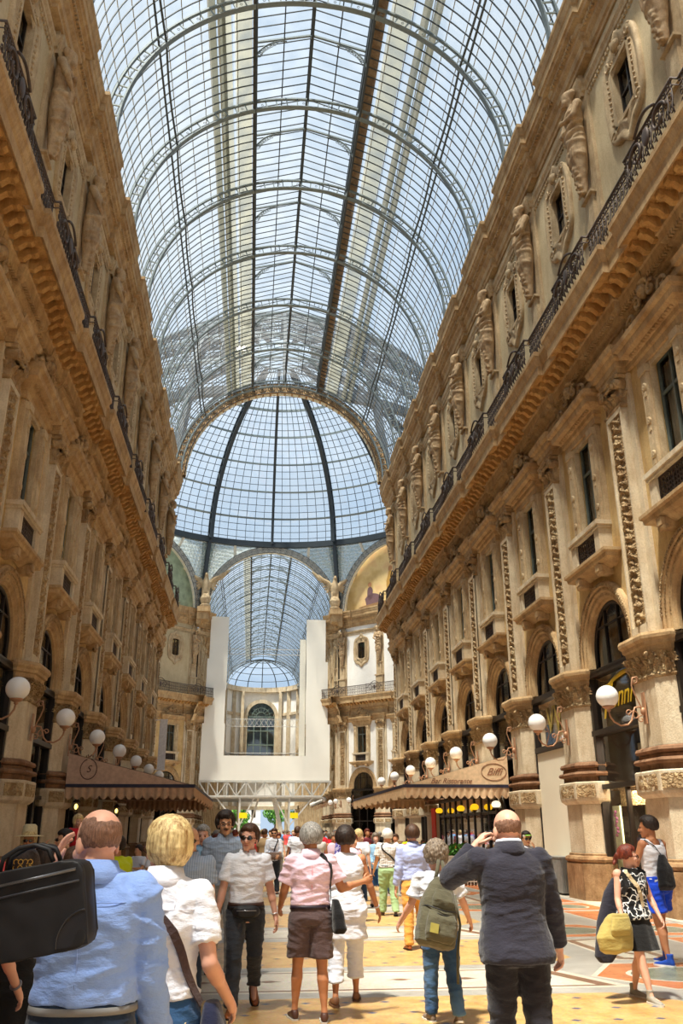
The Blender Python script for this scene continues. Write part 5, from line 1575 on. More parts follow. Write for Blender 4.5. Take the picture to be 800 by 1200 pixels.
for i, (x, y, c, l) in enumerate(((5.4, 32.5, white_c, 'round white clothed table just behind the right planters'), (5.6, 36.0, white_c, 'round white clothed table deeper under the beige awning'), (4.6, 34.0, white_c, 'round white clothed table near the outer edge of the beige awning'),
        (-4.4, 18.6, red_c, 'round table with a bright red cloth beside the left planter'), (-5.2, 31, white_c, 'round white clothed table under the taupe awning'), (-4.9, 34, white_c, 'round white clothed table farther under the taupe awning'))):
    table(x, y, c, l)
def cafe_chair(x, y, rz, mat, label):
    r = empty('cafe_chair', (x, y, 0), rz); tag(r, label, 'chair')
    mb = MB(); mb.lathe([(0, .46), (.2, .46), (.21, .44), (0, .43)], n=18); link('seat', mb.mesh('seat', mat), r)
    mb = MB(); mb.tube([(.19 * cos(a), -.16 - .04 * sin(a), .46 + .46 * sin(a)) for a in [pi * i / 12 for i in range(13)]], .02, 6); mb.tube([(.12 * cos(a), -.17, .5 + .3 * sin(a)) for a in [pi * i / 10 for i in range(11)]], .014, 6); link('backrest', mb.mesh('backrest', M['mast']), r)
    for sx in (-1, 1):
        for sy in (-1, 1): mb = MB(); mb.bar((sx * .14, sy * .14, .45), (sx * .18, sy * .18, 0), .025); link('leg', mb.mesh('leg', mat), r)
cafe_chair(-4.2, 17.9, 2.6, red_c, 'white backed bistro chair at the red clothed table')
cafe_chair(-3.9, 19.0, .6, red_c, 'second bistro chair at the red clothed table, farther back')
# warm fill light added inside the right restaurant
la = bpy.data.lights.new('cafe_fill', 'AREA'); lo = bpy.data.objects.new('cafe_fill', la); COL.objects.link(lo); la.energy = 80; la.size = 2.0; la.color = (1, .8, .5); lo.location = (9.2, 37, 3.6)

# dark timber and glass screen of the restaurant under the right awning
sc2 = empty('glazed_screen', (0, 0, 0)); tag(sc2, 'dark timber and glass restaurant screen under the beige awning', 'screen')
mb = MB()
for y in [30.6 + 1.05 * i for i in range(10)]:
    mb.box(6.98, 7.06, y - .05, y + .05, 0, 2.95)
for z in (.06, .9, 2.3, 2.9): mb.box(6.99, 7.05, 30.6, 40.05, z - .05, z + .05)
link('frame', mb.mesh('screen_frame', M['dark_frame']), sc2)
mb = MB(); mb.box(7.0, 7.04, 30.62, 40.0, .08, .86); link('lower_panel', mb.mesh('screen_panel', plain('dark_timber', srgb(58, 40, 28), .4)), sc2)
mb = MB(); mb.quad((7.02, 30.6, .9), (7.02, 40, .9), (7.02, 40, 2.9), (7.02, 30.6, 2.9)); link('glass', mb.mesh('screen_glass', glassmat('smoked_glass', (.2, .17, .13, 1), .3, 0)), sc2)
# ------------------------------------------------------------------ cloth, skin, hair
def cloth(name, c, var=.08, rough=.85, weave=220, pattern=None, c2=None, sheen=.2):
    m, nt, b = new_mat(name)
    co = coords(nt, (1, 1, 1), False)
    n1 = N(nt, 'ShaderNodeTexNoise', Scale=5.0, Detail=4.0); nt.links.new(co, n1.inputs[0])
    lo = tuple(x * (1 - var) for x in c[:3]) + (1,); hi = tuple(min(1, x * (1 + var)) for x in c[:3]) + (1,)
    col = ramp(nt, n1.outputs[0], [(.3, lo), (.7, hi)])
    if pattern in ('stripe', 'plaid'):
        w1 = N(nt, 'ShaderNodeTexWave', Scale=14.0 if pattern == 'stripe' else 11.0); w1.bands_direction = 'X'; nt.links.new(co, w1.inputs[0])
        f = ramp(nt, w1.outputs[1], [(.62, (0, 0, 0, 1)), (.8, (.75, .75, .75, 1))]); col = mix(nt, f, col, c2)
        if pattern == 'plaid':
            w2 = N(nt, 'ShaderNodeTexWave', Scale=9.0); w2.bands_direction = 'Z'; nt.links.new(co, w2.inputs[0])
            f = ramp(nt, w2.outputs[1], [(.62, (0, 0, 0, 1)), (.8, (.6, .6, .6, 1))]); col = mix(nt, f, col, c2)
    if pattern == 'floral':
        vo = N(nt, 'ShaderNodeTexVoronoi', Scale=13.0); vo.feature = 'DISTANCE_TO_EDGE'
        nd = N(nt, 'ShaderNodeTexNoise', Scale=9.0, Detail=2.0); nt.links.new(co, nd.inputs[0]); nt.links.new(mix(nt, .18, co, nd.outputs[1]), vo.inputs[0])
        f = ramp(nt, vo.outputs[0], [(.045, (1, 1, 1, 1)), (.075, (0, 0, 0, 1))]); col = mix(nt, f, col, c2)
    if pattern == 'denim':
        n2 = N(nt, 'ShaderNodeTexNoise', Scale=2.2, Detail=3.0); nt.links.new(co, n2.inputs[0])
        f = ramp(nt, n2.outputs[0], [(.42, (0, 0, 0, 1)), (.68, (.7, .7, .7, 1))]); col = mix(nt, f, col, c2)
    nt.links.new(col, b.inputs['Base Color'])
    b.inputs['Roughness'].default_value = rough; b.inputs['Specular IOR Level'].default_value = .25
    b.inputs['Sheen Weight'].default_value = sheen
    n4 = N(nt, 'ShaderNodeTexNoise', Scale=11.0, Detail=5.0, Roughness=.6); nt.links.new(coords(nt, (1, 1, 2.2), False), n4.inputs[0])
    bumpn(nt, b, n4.outputs[0], .55, .025)
    return m
def skinm(name, c):
    m, nt, b = new_mat(name)
    n1 = N(nt, 'ShaderNodeTexNoise', Scale=14.0, Detail=4.0); nt.links.new(coords(nt, (1, 1, 1), False), n1.inputs[0])
    nt.links.new(ramp(nt, n1.outputs[0], [(.3, tuple(x * .88 for x in c[:3]) + (1,)), (.7, c)]), b.inputs['Base Color'])
    b.inputs['Roughness'].default_value = .5; b.inputs['Specular IOR Level'].default_value = .35
    b.inputs['Subsurface Weight'].default_value = .08; b.inputs['Subsurface Radius'].default_value = (.02, .008, .004)
    return m
def hairm(name, c1, c2, sc=60):
    m, nt, b = new_mat(name)
    n1 = N(nt, 'ShaderNodeTexNoise', Scale=1.0, Detail=5.0, Roughness=.7); nt.links.new(coords(nt, (sc, sc, sc * .12), False), n1.inputs[0])
    nt.links.new(ramp(nt, n1.outputs[0], [(.35, c1), (.65, c2)]), b.inputs['Base Color'])
    b.inputs['Roughness'].default_value = .5; b.inputs['Specular IOR Level'].default_value = .35
    bumpn(nt, b, n1.outputs[0], .8, .008); return m
SK = {'pale': skinm('skin_pale', srgb(224, 172, 144)), 'tan': skinm('skin_tan', srgb(216, 162, 126)), 'pink': skinm('skin_pink', srgb(222, 168, 144)), 'deep': skinm('skin_tanned', srgb(198, 136, 98))}
HR = {'grey': hairm('grey_hair', srgb(92, 88, 84), srgb(186, 182, 176), 90), 'dark': hairm('dark_hair', srgb(22, 16, 14), srgb(58, 42, 34)), 'brown': hairm('brown_hair', srgb(44, 28, 20), srgb(92, 62, 42)), 'blonde': hairm('blonde_hair', srgb(140, 104, 58), srgb(240, 218, 160), 45),
      'red': hairm('auburn_hair', srgb(60, 20, 14), srgb(132, 58, 38)), 'salt': hairm('salt_pepper_hair', srgb(66, 52, 42), srgb(150, 134, 116), 80), 'stubble': hairm('cropped_hair', srgb(104, 76, 62), srgb(150, 112, 92), 160), 'white': hairm('white_hair', srgb(196, 190, 180), srgb(240, 236, 228), 80)}
LEATHER = plain('brown_leather', srgb(150, 84, 42), .35); DLEATHER = plain('dark_brown_leather', srgb(70, 46, 38), .45); BLK = plain('black_nylon', srgb(24, 24, 28), .55, bump=.1)
LENS = plain('dark_lens', srgb(24, 18, 18), .08, spec=.8); EYE = plain('eye', srgb(50, 36, 28), .2); LIP = skinm('lips', srgb(176, 96, 84)); SOLE = plain('pale_sole', srgb(206, 200, 190), .7)
V = Vector
def RX(a): return Matrix.Rotation(a, 3, 'X')
def RY(a): return Matrix.Rotation(a, 3, 'Y')
def RZ(a): return Matrix.Rotation(a, 3, 'Z')

def append_mesh(me, mb, name='x'):
    """append unfused pieces (fingers) to a fused mesh"""
    bm = bmesh.new(); bm.from_mesh(me)
    t = mb.mesh('tmp_' + name, me.materials[0]); bm.from_mesh(t); bpy.data.meshes.remove(t)
    for f in bm.faces: f.smooth = True
    bm.to_mesh(me); bm.free(); return me

class Person:
    """figure in local space: +y is the way the body faces, feet on z=0"""
    def __init__(s, H=1.75, sex='m', build=1.0, belly=0.0, lean=0, legs=((0, 0), (0, 0)), arms=None, head=(0, 0), drop=.010, detail=1):
        s.H = H; s.sex = sex; s.bd = build; s.belly = belly; s.detail = detail
        s.lean = radians(lean)
        f = sex == 'f'
        s.hw = .052 * H; s.shw = (.100 if f else .112) * H * (1 + (build - 1) * .6)
        s.j = {}
        th, shn = .240 * H, .238 * H
        ends = []
        for i, sd in enumerate((-1, 1)):
            hf, kf = [radians(a) for a in legs[i][:2]]; ab = radians(legs[i][2] if len(legs[i]) > 2 else 1.5)
            hip = V((sd * s.hw, 0, 0))
            d1 = RX(hf) @ RY(-sd * ab) @ V((0, 0, -1)); d2 = RX(hf - kf) @ RY(-sd * ab) @ V((0, 0, -1))
            knee = hip + d1 * th; ank = knee + d2 * shn
            s.j['leg%d' % i] = [hip, knee, ank, hf - kf]
            ends.append(ank.z)
        s.pz = -min(ends) + .045 * H
        for i in (0, 1):
            L = s.j['leg%d' % i]
            for q in range(3): L[q] = L[q] + V((0, 0, s.pz))
        s.piv = V((0, 0, s.pz))
        s.RL = RX(-s.lean)
        s.zr = lambda k: (k - .522) * H      # rest height above the pelvis pivot
        arms = arms or ((5, 6, 12), (5, 6, 12))
        for i, sd in enumerate((-1, 1)):
            a = arms[i]; fl, ab, el = [radians(x) for x in a[:3]]; inw = radians(a[3]) if len(a) > 3 else 0
            sh = s.T(V((sd * s.shw * .93, -.005 * H, s.zr(.808))))
            R1 = RX(fl) @ RY(-sd * ab)
            up = R1 @ V((0, 0, -1)); fo = R1 @ RZ(sd * inw) @ RX(el) @ V((0, 0, -1))
            elb = sh + up * .168 * H; wr = elb + fo * .148 * H
            # palm normal faces the body
            axis = (R1 @ RZ(sd * inw)) @ V((-sd, 0, 0))
            s.j['arm%d' % i] = [sh, elb, wr, fo, axis]
        s.hy, s.hp = radians(head[0]), radians(head[1])
        s.hroll = radians(head[2]) if len(head) > 2 else 0
        s.neck0 = s.T(V((0, -.008 * H, s.zr(.835)))); s.RH = (RX(-s.lean * .3)) @ RZ(s.hy) @ RX(s.hp) @ RY(s.hroll)
        s.chin = s.T(V((0, .008 * H, s.zr(.862 - drop))))
        s.k = H / 1.75 * (1.10 if not f else 1.06)
    def T(s, p): return s.piv + s.RL @ p
    def torso_rings(s, k0, k1, grow=0.0, gy=None, flare=0):
        H = s.H; f = s.sex == 'f'
        tab = [(.46, .080, .058), (.49, .094, .068), (.52, .099, .071), (.55, .098, .068), (.60, .090, .062), (.65, .089, .061), (.70, .098, .066), (.75, .106, .069), (.785, .108, .062), (.805, .100, .054), (.825, .074, .045), (.845, .046, .038), (.86, .036, .036)]
        if f: tab = [(.46, .084, .06), (.49, .098, .073), (.52, .103, .075), (.55, .098, .068), (.60, .082, .056), (.64, .077, .054), (.68, .083, .062), (.73, .092, .072), (.785, .096, .058), (.81, .092, .05), (.83, .066, .042), (.845, .042, .034), (.86, .031, .031)]
        def at(k):
            for i in range(len(tab) - 1):
                if tab[i][0] <= k <= tab[i + 1][0]:
                    t = (k - tab[i][0]) / (tab[i + 1][0] - tab[i][0]); t = t * t * (3 - 2 * t) * .5 + t * .5
                    return [tab[i][q] + (tab[i + 1][q] - tab[i][q]) * t for q in (1, 2)]
            return tab[0][1:] if k < tab[0][0] else tab[-1][1:]
        out = []; n = 16
        for i in range(n + 1):
            k = k0 + (k1 - k0) * i / n; a, b = at(k)
            bw = 1 + (s.bd - 1) * (1 if k < .80 else max(0, 1 - (k - .8) / .05))
            bel = s.belly * H * math.exp(-((k - .60) / .07) ** 2)
            fl = flare * H * (1 - i / n) ** 2
            yc = .004 * H + bel * .6 - (.006 * H if .7 < k < .8 else 0) + (-.012 * H * math.exp(-((k - .50) / .03) ** 2))
            out.append((s.T(V((0, yc, s.zr(k)))), a * H * bw + grow + bel * .35 + fl, b * H * bw + grow + bel * .6 + fl, V((1, 0, 0)), s.RL @ V((0, 1, 0))))
        return out
    def hd(s, p):  # head-local metres (chin origin, y forward)
        return s.chin + s.RH @ (V(p) * s.k)
    def body(s, mat, cover=(), voxel=None, bare_torso=False):
        mb = MB(); H = s.H; kk = s.k; bd = 1 + (s.bd - 1) * .5
        ell_loft(mb, s.torso_rings(.47, .86, -.012 * H if not bare_torso else -.002), 20, 2.3)
        f = s.sex == 'f'; ar = .88 if f else 1.0
        for i in (0, 1):
            sh, el, wr, fo, ax = s.j['arm%d' % i]
            c = .8 if 'arm' in cover else 1
            sd = (-1, 1)[i]
            taper(mb, sh, el, .030 * H * ar * bd * c, .0235 * H * ar * bd * c); taper(mb, el, el + fo * .06 * H, .0245 * H * ar * bd, .0235 * H * ar * bd)
            taper(mb, el, wr, .0235 * H * ar * bd, .0155 * H * ar)
            mb.ball(sh + V((0, 0, -.003 * H)), .033 * H * bd * c, n=14, m=10)
            # palm
            d = fo; p = ax; t = d.cross(p).normalized()
            R3 = Matrix((t, d, p)).transposed()
            mb.ball(wr + d * .033 * H, .0225 * H * ar, .034 * H, .0115 * H, 14, 10, R3)
            taper(mb, wr - d * .01 * H, wr + d * .015 * H, .0150 * H * ar, .0160 * H * ar)
            hip, kn, an, fa = s.j['leg%d' % i]
            c = .78 if 'leg' in cover else 1
            lm = (1.0 if f else 1.0) * (1 + (s.bd - 1) * .4)
            m_ = hip.lerp(kn, .5)
            ell_loft(mb, [(hip + V((0, 0, .02 * H)), .05 * H * c, .05 * H * c), (hip.lerp(kn, .15), .054 * H * c * lm, .055 * H * c * lm), (m_, .046 * H * c * lm, .048 * H * c * lm), (hip.lerp(kn, .85), .034 * H * c * lm, .036 * H * c * lm), (kn, .031 * H * c, .033 * H * c), (kn.lerp(an, .12), .029 * H * c, .031 * H * c),
                          (kn.lerp(an, .32) + V((0, -.008 * H, 0)), .032 * H * c * lm, .034 * H * c * lm), (kn.lerp(an, .6), .025 * H * c, .026 * H * c), (kn.lerp(an, .88), .0165 * H, .019 * H), (an, .018 * H, .022 * H), (an + V((0, .004, -.02 * H)), .018 * H, .025 * H)], 18)
            toe = RZ(0) @ V((0, 1, 0)); fr = RX(fa * .6) @ toe if fa < 0 else toe
            taper(mb, an + V((0, 0, -.018 * H)), an + fr * .075 * H + V((0, 0, -.028 * H)), .020 * H, .014 * H)
        # neck and head
        h = s.hd
        taper(mb, s.neck0 + V((0, 0, -.02 * H)), h((0, -.02, .06)), .036 * H * (.84 if f else 1) * bd, .034 * H * (.84 if f else 1) * (1 + (s.bd - 1) * .6))
        if not f:
            for sd in (-1, 1): taper(mb, s.T(V((0, -.02 * H, s.zr(.84)))), s.T(V((sd * .07 * H, -.010 * H, s.zr(.808)))), .022 * H, .018 * H)
        Rb = s.RH
        mb.ball(h((0, -.012, .145)), .074 * kk, .095 * kk, .086 * kk, 20, 14, Rb)
        X, Y = Rb @ V((1, 0, 0)), Rb @ V((0, 1, 0))
        ell_loft(mb, [(h((0, .070, .002)), .016 * kk, .014 * kk, X, Y), (h((0, .060, .014)), .032 * kk, .030 * kk, X, Y), (h((0, .040, .035)), .046 * kk, .050 * kk, X, Y), (h((0, .026, .06)), .055 * kk, .063 * kk, X, Y), (h((0, .018, .09)), .062 * kk, .071 * kk, X, Y), (h((0, .012, .12)), .067 * kk, .079 * kk, X, Y), (h((0, .004, .15)), .070 * kk, .084 * kk, X, Y), (h((0, 0, .18)), .062 * kk, .072 * kk, X, Y)], 20)
        for sd in (-1, 1):
            mb.ball(h((sd * .075, -.008, .103)), .009 * kk, .018 * kk, .031 * kk, 10, 8, Rb @ RZ(-sd * .35))
            mb.ball(h((sd * .036, .074, .082)), .022 * kk, n=10, m=8); mb.ball(h((sd * .026, .085, .128)), .022 * kk, .012 * kk, .008 * kk, 10, 6, Rb)
        taper(mb, h((0, .090, .120)), h((0, .112, .082)), .009 * kk, .0135 * kk)
        for sd in (-1, 1): mb.ball(h((sd * .011, .100, .078)), .009 * kk, n=8, m=6)
        mb.ball(h((0, .086, .048)), .024 * kk, .012 * kk, .010 * kk, 12, 6, Rb)
        vx = voxel or (.0065 if s.detail == 2 else .011 if s.detail == 1 else .022)
        me = fuse(mb, 'body', [mat], vx, 2 if s.detail else 1, None, .5)
        if s.detail:
            fb = MB()
            for i in (0, 1):
                sh, el, wr, fo, ax = s.j['arm%d' % i]; sd = (-1, 1)[i]
                d = fo; p = ax; t = d.cross(p).normalized()
                thumbside = (-1, 1)[i]
                curl = s.curl[i] if hasattr(s, 'curl') else .35
                base = wr + d * .058 * H
                rad = .0052 * H * ar
                for q, (off, ln) in enumerate(((.0165, .040), (.0055, .045), (-.0055, .042), (-.0165, .033))):
                    c = base + t * thumbside * off * H - d * (.004 * H if q == 3 else 0)
                    pts = [c - d * .012 * H]; dd = d.copy(); a = 0; pos = c
                    pts.append(pos)
                    for seg, fr in enumerate((.42, .32, .26)):
                        a = curl * (.8 + .12 * q) * (1, 1.1, .7)[seg]
                        rot = Matrix.Rotation(a, 3, (d.cross(p)).normalized())
                        dd = rot @ dd
                        pos = pos + dd * ln * fr * H; pts.append(pos)
                    fb.tube([pts[0]] + pts[1:], [rad * 1.05, rad * 1.05, rad, rad * .92, rad * .6], 8)
                c = wr + d * .014 * H + t * thumbside * .012 * H
                d1 = (d * .72 + t * thumbside * .62 + p * .25).normalized(); d2 = (d * .92 + t * thumbside * .25 + p * .3).normalized()
                fb.tube([c, c + d1 * .026 * H, c + d1 * .026 * H + d2 * .016 * H, c + d1 * .026 * H + d2 * .029 * H], [rad * 1.35, rad * 1.25, rad * 1.1, rad * .65], 8)
            append_mesh(me, fb)
        return me
    def fold(s, amp=.006, seed=0, low=True):
        a = amp
        def f(c, n):
            q = noise.noise(V((c.x * 7 + seed, c.y * 7, c.z * 13))) + .55 * noise.noise(V((c.x * 15, c.y * 15 + seed, c.z * 34)))
            r = 1 - abs(noise.noise(V((c.x * 5 + seed * 2, c.y * 5, c.z * 11 + 4)))) * 2
            w_ = noise.noise(V((c.x * 2.2 + seed, c.y * 2.2, c.z * 3)))
            cr = max(0, 1 - abs(sin(c.z * 34 + 5 * c.x + 7 * w_ + seed)) * 2.2) * max(0, .35 + noise.noise(V((c.x * 4, c.y * 4 + seed, c.z * 5))))
            return a * (q + 1.3 * max(0, r - .5) * 2 + 1.6 * cr)
        return f
    def top(s, mat, hem=.50, sleeve='short', grow=.012, flare=.0, voxel=None, collar=True, neck=.845, amp=.006, name='shirt', sl_grow=1.0, seed=1):
        mb = MB(); H = s.H
        ell_loft(mb, s.torso_rings(hem, neck, grow, flare=flare), 24, 2.35)
        bd = 1 + (s.bd - 1) * .5; ar = .9 if s.sex == 'f' else 1
        for i in (0, 1):
            sh, el, wr, fo, ax = s.j['arm%d' % i]
            g = grow + .002
            if sleeve != 'none':
                mb.ball(sh + V((0, 0, -.004 * H)), .033 * H * bd * ar + g * .7, n=14, m=10)
            if sleeve == 'short':
                e = sh.lerp(el, .72)
                mb.tube([sh, sh.lerp(el, .4), e], [.032 * H * bd * ar + g * .7, .031 * H * bd * ar + g, (.031 * H * bd * ar + g * 1.1) * (1 + (sl_grow - 1) * .6)], 16)
            elif sleeve == 'long':
                mb.tube([sh, sh.lerp(el, .5), el - (el - sh).normalized() * .01], [.033 * H * bd + g, .031 * H * bd + g, .027 * H * bd + g], 16)
                mb.ball(el, .027 * H * bd + g, n=14, m=10)
                mb.tube([el, el.lerp(wr, .5), el.lerp(wr, .93)], [.027 * H * bd + g, .024 * H * bd + g, .021 * H * bd + g * .8], 16)
            elif sleeve == 'elbow':
                mb.tube([sh, sh.lerp(el, .5), el], [.033 * H * bd + g, .031 * H * bd + g * 1.3, .029 * H * bd + g * 1.5], 16); mb.ball(el, .028 * H * bd + g, n=12, m=8)
                mb.tube([el, el.lerp(wr, .35)], [.028 * H * bd + g, .027 * H * bd + g], 16)
            if sleeve != 'none':
                taper(mb, s.T(V(((-1, 1)[i] * .035 * H, -.008 * H, s.zr(.822)))), sh + V((0, 0, -.006 * H)), .026 * H, .030 * H * bd * ar + g * .5)
        vx = voxel or (.011 if s.detail == 2 else .016 if s.detail == 1 else .03)
        return fuse(mb, name, [mat], vx, 2, s.fold(amp, seed) if s.detail else None)
    def collar(s, mat, open_=False, hgt=.022, grow=.01):
        mb = MB(); H = s.H; n = 28; r0 = .0425 * H * (.92 if s.sex == 'f' else 1) * (1 + (s.bd - 1) * .5) + grow * .6
        c = s.T(V((0, -.004 * H, s.zr(.842))))
        vs = []
        for i in range(n + 1):
            a = -pi / 2 + (2 * pi) * i / n + pi      # opening in front (+y)
            a = pi / 2 + .12 + (2 * pi - .24) * i / n
            up = s.RL @ V((0, 0, 1)); rd = V((cos(a), sin(a) * .95, 0)); rd = s.RL @ rd
            back = .5 - .5 * sin(a)
            z0 = hgt * H * (.9 + .35 * back)
            for r, z in ((r0 * 1.02, -.006 * H), (r0 * .95, z0), (r0 * 1.0, z0 + .003 * H), (r0 * 1.22, z0 * .35 - .010 * H), (r0 * 1.30, z0 * .0 - .014 * H), (r0 * 1.2, -.02 * H)):
                vs.append(c + rd * r + up * z)
        mb.smooth = True
        mb.add(vs, [(i * 6 + j, i * 6 + j + 1, (i + 1) * 6 + j + 1, (i + 1) * 6 + j) for i in range(n) for j in range(5)])
        return mb.mesh('collar', mat)
    def bottoms(s, mat, to=1.0, top=.585, grow=.008, wide=1.0, voxel=None, amp=.006, name='trousers', cuff=1.0, seed=5):
        """to: 1 = ankle, .5 = knee"""
        mb = MB(); H = s.H
        ell_loft(mb, s.torso_rings(.475, top, grow), 24, 2.3)
        lm = 1 + (s.bd - 1) * .4
        for i in (0, 1):
            hip, kn, an, fa = s.j['leg%d' % i]
            g = grow
            pts = [hip + V((0, 0, .015 * H)), hip.lerp(kn, .12), hip.lerp(kn, .5), hip.lerp(kn, .85), kn, kn.lerp(an, .15), kn.lerp(an, .45), kn.lerp(an, .8), kn.lerp(an, 1.02)]
            rr = [.055, .060, .054, .044, .042, .041, .039, .036 * cuff, .036 * cuff]
            rr = [r * H * wide * (lm if j < 3 else 1) + g for j, r in enumerate(rr)]
            if to < 1:
                L = to * 2    # in half legs
                lim = hip.lerp(kn, min(1, L)) if L <= 1 else kn.lerp(an, L - 1)
                idx = {True: [0, 1, 2], False: [0, 1, 2, 3, 4, 5, 6]}[L <= 1]
                pts = [pts[j] for j in idx if (pts[j] - lim).z > .01] + [lim]
                rr = rr[:len(pts) - 1] + [(.053 if L <= 1 else .044) * H * wide * cuff + g]
            ell_loft(mb, [(p, r * .96, r * 1.02) for p, r in zip(pts, rr)], 20)
        vx = voxel or (.012 if s.detail == 2 else .017 if s.detail == 1 else .03)
        return fuse(mb, name, [mat], vx, 2, s.fold(amp, seed) if s.detail else None)
    def skirt(s, mat, top=.60, to=.30, flare=.05, grow=.01, name='skirt'):
        mb = MB(); H = s.H; n = 40; m_ = 14; mb.smooth = True
        rs = s.torso_rings(.50, top, grow)
        def f(i, j):
            k = top + (to - top) * j; a = 2 * pi * i
            r = rs[max(0, min(16, int((k - .50) / (top - .50) * 16)))] if k > .50 else rs[0]
            fl = max(0, (.52 - k)) / (.52 - to) * flare * H + (.006 * sin(a * 9) * (j) * 2)
            kn = (s.j['leg0'][1] + s.j['leg1'][1]) / 2; dy = (kn.y) * max(0, (.52 - k) / .24) * .7
            c = r[0] if k > .5 else s.piv + V((0, dy, s.zr(k)))
            return tuple(V(c) + V(((r[1] + fl) * cos(a), (r[2] + fl) * sin(a), 0)))
        mb.grid(f, n, m_); return mb.mesh(name, mat)
    def belt(s, mat, k=.583, grow=.016, h=.017, name='belt'):
        mb = MB(); r0 = s.torso_rings(k - h / 2, k - h / 2 + .001, grow)[0]; r1 = s.torso_rings(k + h / 2, k + h / 2 + .001, grow)[0]
        vs = []
        n = 40
        for r, e in ((r0, 0), (r1, 0), (r1, -.008), (r0, -.008)):
            for q in range(n):
                a = 2 * pi * q / n; ca, sa = cos(a), sin(a); p = 2 / 2.3
                vs.append(r[0] + r[3] * ((r[1] + e) * abs(ca) ** p * (1 if ca > 0 else -1)) + r[4] * ((r[2] + e) * abs(sa) ** p * (1 if sa > 0 else -1)))
        mb.smooth = True
        mb.add(vs, [(b_ * n + i, b_ * n + (i + 1) % n, ((b_ + 1) % 4) * n + (i + 1) % n, ((b_ + 1) % 4) * n + i) for b_ in range(4) for i in range(n)])
        return mb.mesh(name, mat)
    def shoe(s, i, mat, kind='shoe', sole=None):
        hip, kn, an, fa = s.j['leg%d' % i]; H = s.H
        pitch = max(-.9, min(0, fa)) * .75 if an.z > .055 * H else 0
        R = RX(pitch); sd = (-1, 1)[i]
        R = RZ(-sd * .12) @ R
        H2 = H; sc = 1.12
        def q(x, y, z): return an + R @ V((x * H * sc, y * H * sc, z * H))
        mb = MB(); X = R @ V((1, 0, 0)); Z = R @ V((0, 0, 1))
        w_ = 1.0
        up = .012 if kind in ('high', 'boot') else 0
        ell_loft(mb, [(q(0, -.034, -.026), .008 * H, .010 * H, X, Z), (q(0, -.028, -.020), .018 * H, .020 * H, X, Z), (q(0, -.01, -.016), .021 * H, .026 * H, X, Z), (q(0, .02, -.021), .022 * H, .021 * H, X, Z), (q(0, .05, -.028), .0245 * H, .0155 * H, X, Z), (q(0, .08, -.031), .023 * H, .0125 * H, X, Z), (q(0, .102, -.034), .016 * H, .009 * H, X, Z), (q(0, .11, -.036), .006 * H, .005 * H, X, Z)], 16, 2.4)
        if kind == 'high': mb.tube([q(0, -.006, -.02), q(0, -.008, .01), q(0, -.008, .036)], [.024 * H, .023 * H, .025 * H], 14)
        if kind in ('shoe',): mb.tube([q(0, -.008, -.02), q(0, -.008, .004)], [.022 * H, .020 * H], 14)
        me = fuse(mb, 'shoe', [mat], .008 if s.detail == 2 else .012, 2)
        ms = MB(); pts = [(-.036, .012), (-.02, .020), (.02, .021), (.05, .0255), (.08, .025), (.104, .016), (.114, .004)]
        z0, z1 = -.047, -.038
        ring = [(w__, y) for y, w__ in pts] + [(-w__, y) for y, w__ in reversed(pts)]
        n_ = len(ring)
        vs = [q(x, y, z0) for x, y in ring] + [q(x, y, z1 + (.004 if kind == 'high' else 0)) for x, y in ring]
        ms.add(vs, [tuple(range(n_)), tuple(reversed(range(n_, 2 * n_)))] + [(k, (k + 1) % n_, (k + 1) % n_ + n_, k + n_) for k in range(n_)])
        return me, ms.mesh('sole', sole or BLK)
    def hair(s, mat, style='short', seed=0):
        mb = MB(); kk = s.k; rnd = random.Random(seed); nb = 800 if style in ('bald', 'balding') else 260
        c0 = V((0, -.012, .145)); rx, ry, rz = .074, .095, .086
        for i in range(nb):
            z = 1 - 2 * (i + .5) / nb; a = i * 2.39996; r = sqrt(1 - z * z); x, y = r * cos(a), r * sin(a)
            th = .012; ok = True
            if style in ('short', 'curly', 'dark_thick'):
                ok = z > -.55 and not (y > .30 and z < .52) and not (y > .05 and z < -.12) and not (abs(x) > .8 and z < -.25 and y > -.15)
                th = {'short': .011, 'curly': .030, 'dark_thick': .018}[style]
                if style == 'curly': ok = z > -.75 and not (y > .42 and z < .45) and not (y > .15 and z < -.1)
            elif style == 'balding': ok = -.55 < z < .62 and y < .12 and not (z > .42 and y < -.55); th = .006
            elif style == 'bald': ok = -.55 < z < .18 and y < .05; th = .004
            elif style in ('bob', 'long'):
                ok = not (y > .38 and z < .38) and not (y > .2 and z < -.35); th = .014
            elif style in ('pulled',): ok = z > -.5 and not (y > .36 and z < .50) and not (y > .1 and z < -.25); th = .010
            if not ok: continue
            if style in ('bald', 'balding'): p = V((x * (rx - .006), y * (ry - .006), z * (rz - .006))) + c0; rr = .0095 if style == 'bald' else .0105
            else: p = V((x * (rx + th * .35), y * (ry + th * .35), z * (rz + th * .35))) + c0; rr = th * 1.3 + .012
            if style == 'curly': rr = .022 + rnd.uniform(0, .016)
            mb.ball(s.hd(p), rr * kk, n=7, m=5)
        if style in ('bob', 'long'):
            dep = .05 if style == 'bob' else -.08
            for k in range(34):
                a = -2.35 - (2 * pi - 4.7 + 0) * 0 + 0
            for k in range(30):
                a = radians(150 + 240 * k / 29) - 0  # around the back from left cheek to right cheek
                a = radians(158) + radians(224) * k / 29
                x, y = cos(a), sin(a)
                for q in range(6):
                    t = q / 5; z = .15 + (dep - .15) * t
                    rad = 1 + .14 * sin(pi * min(1, t * 1.1)) - .26 * t ** 3
                    if y > .1 and t > .8 and style == 'bob': continue
                    mb.ball(s.hd((x * .076 * rad, -.014 + y * .094 * rad, z)), .022 * kk, n=7, m=5)
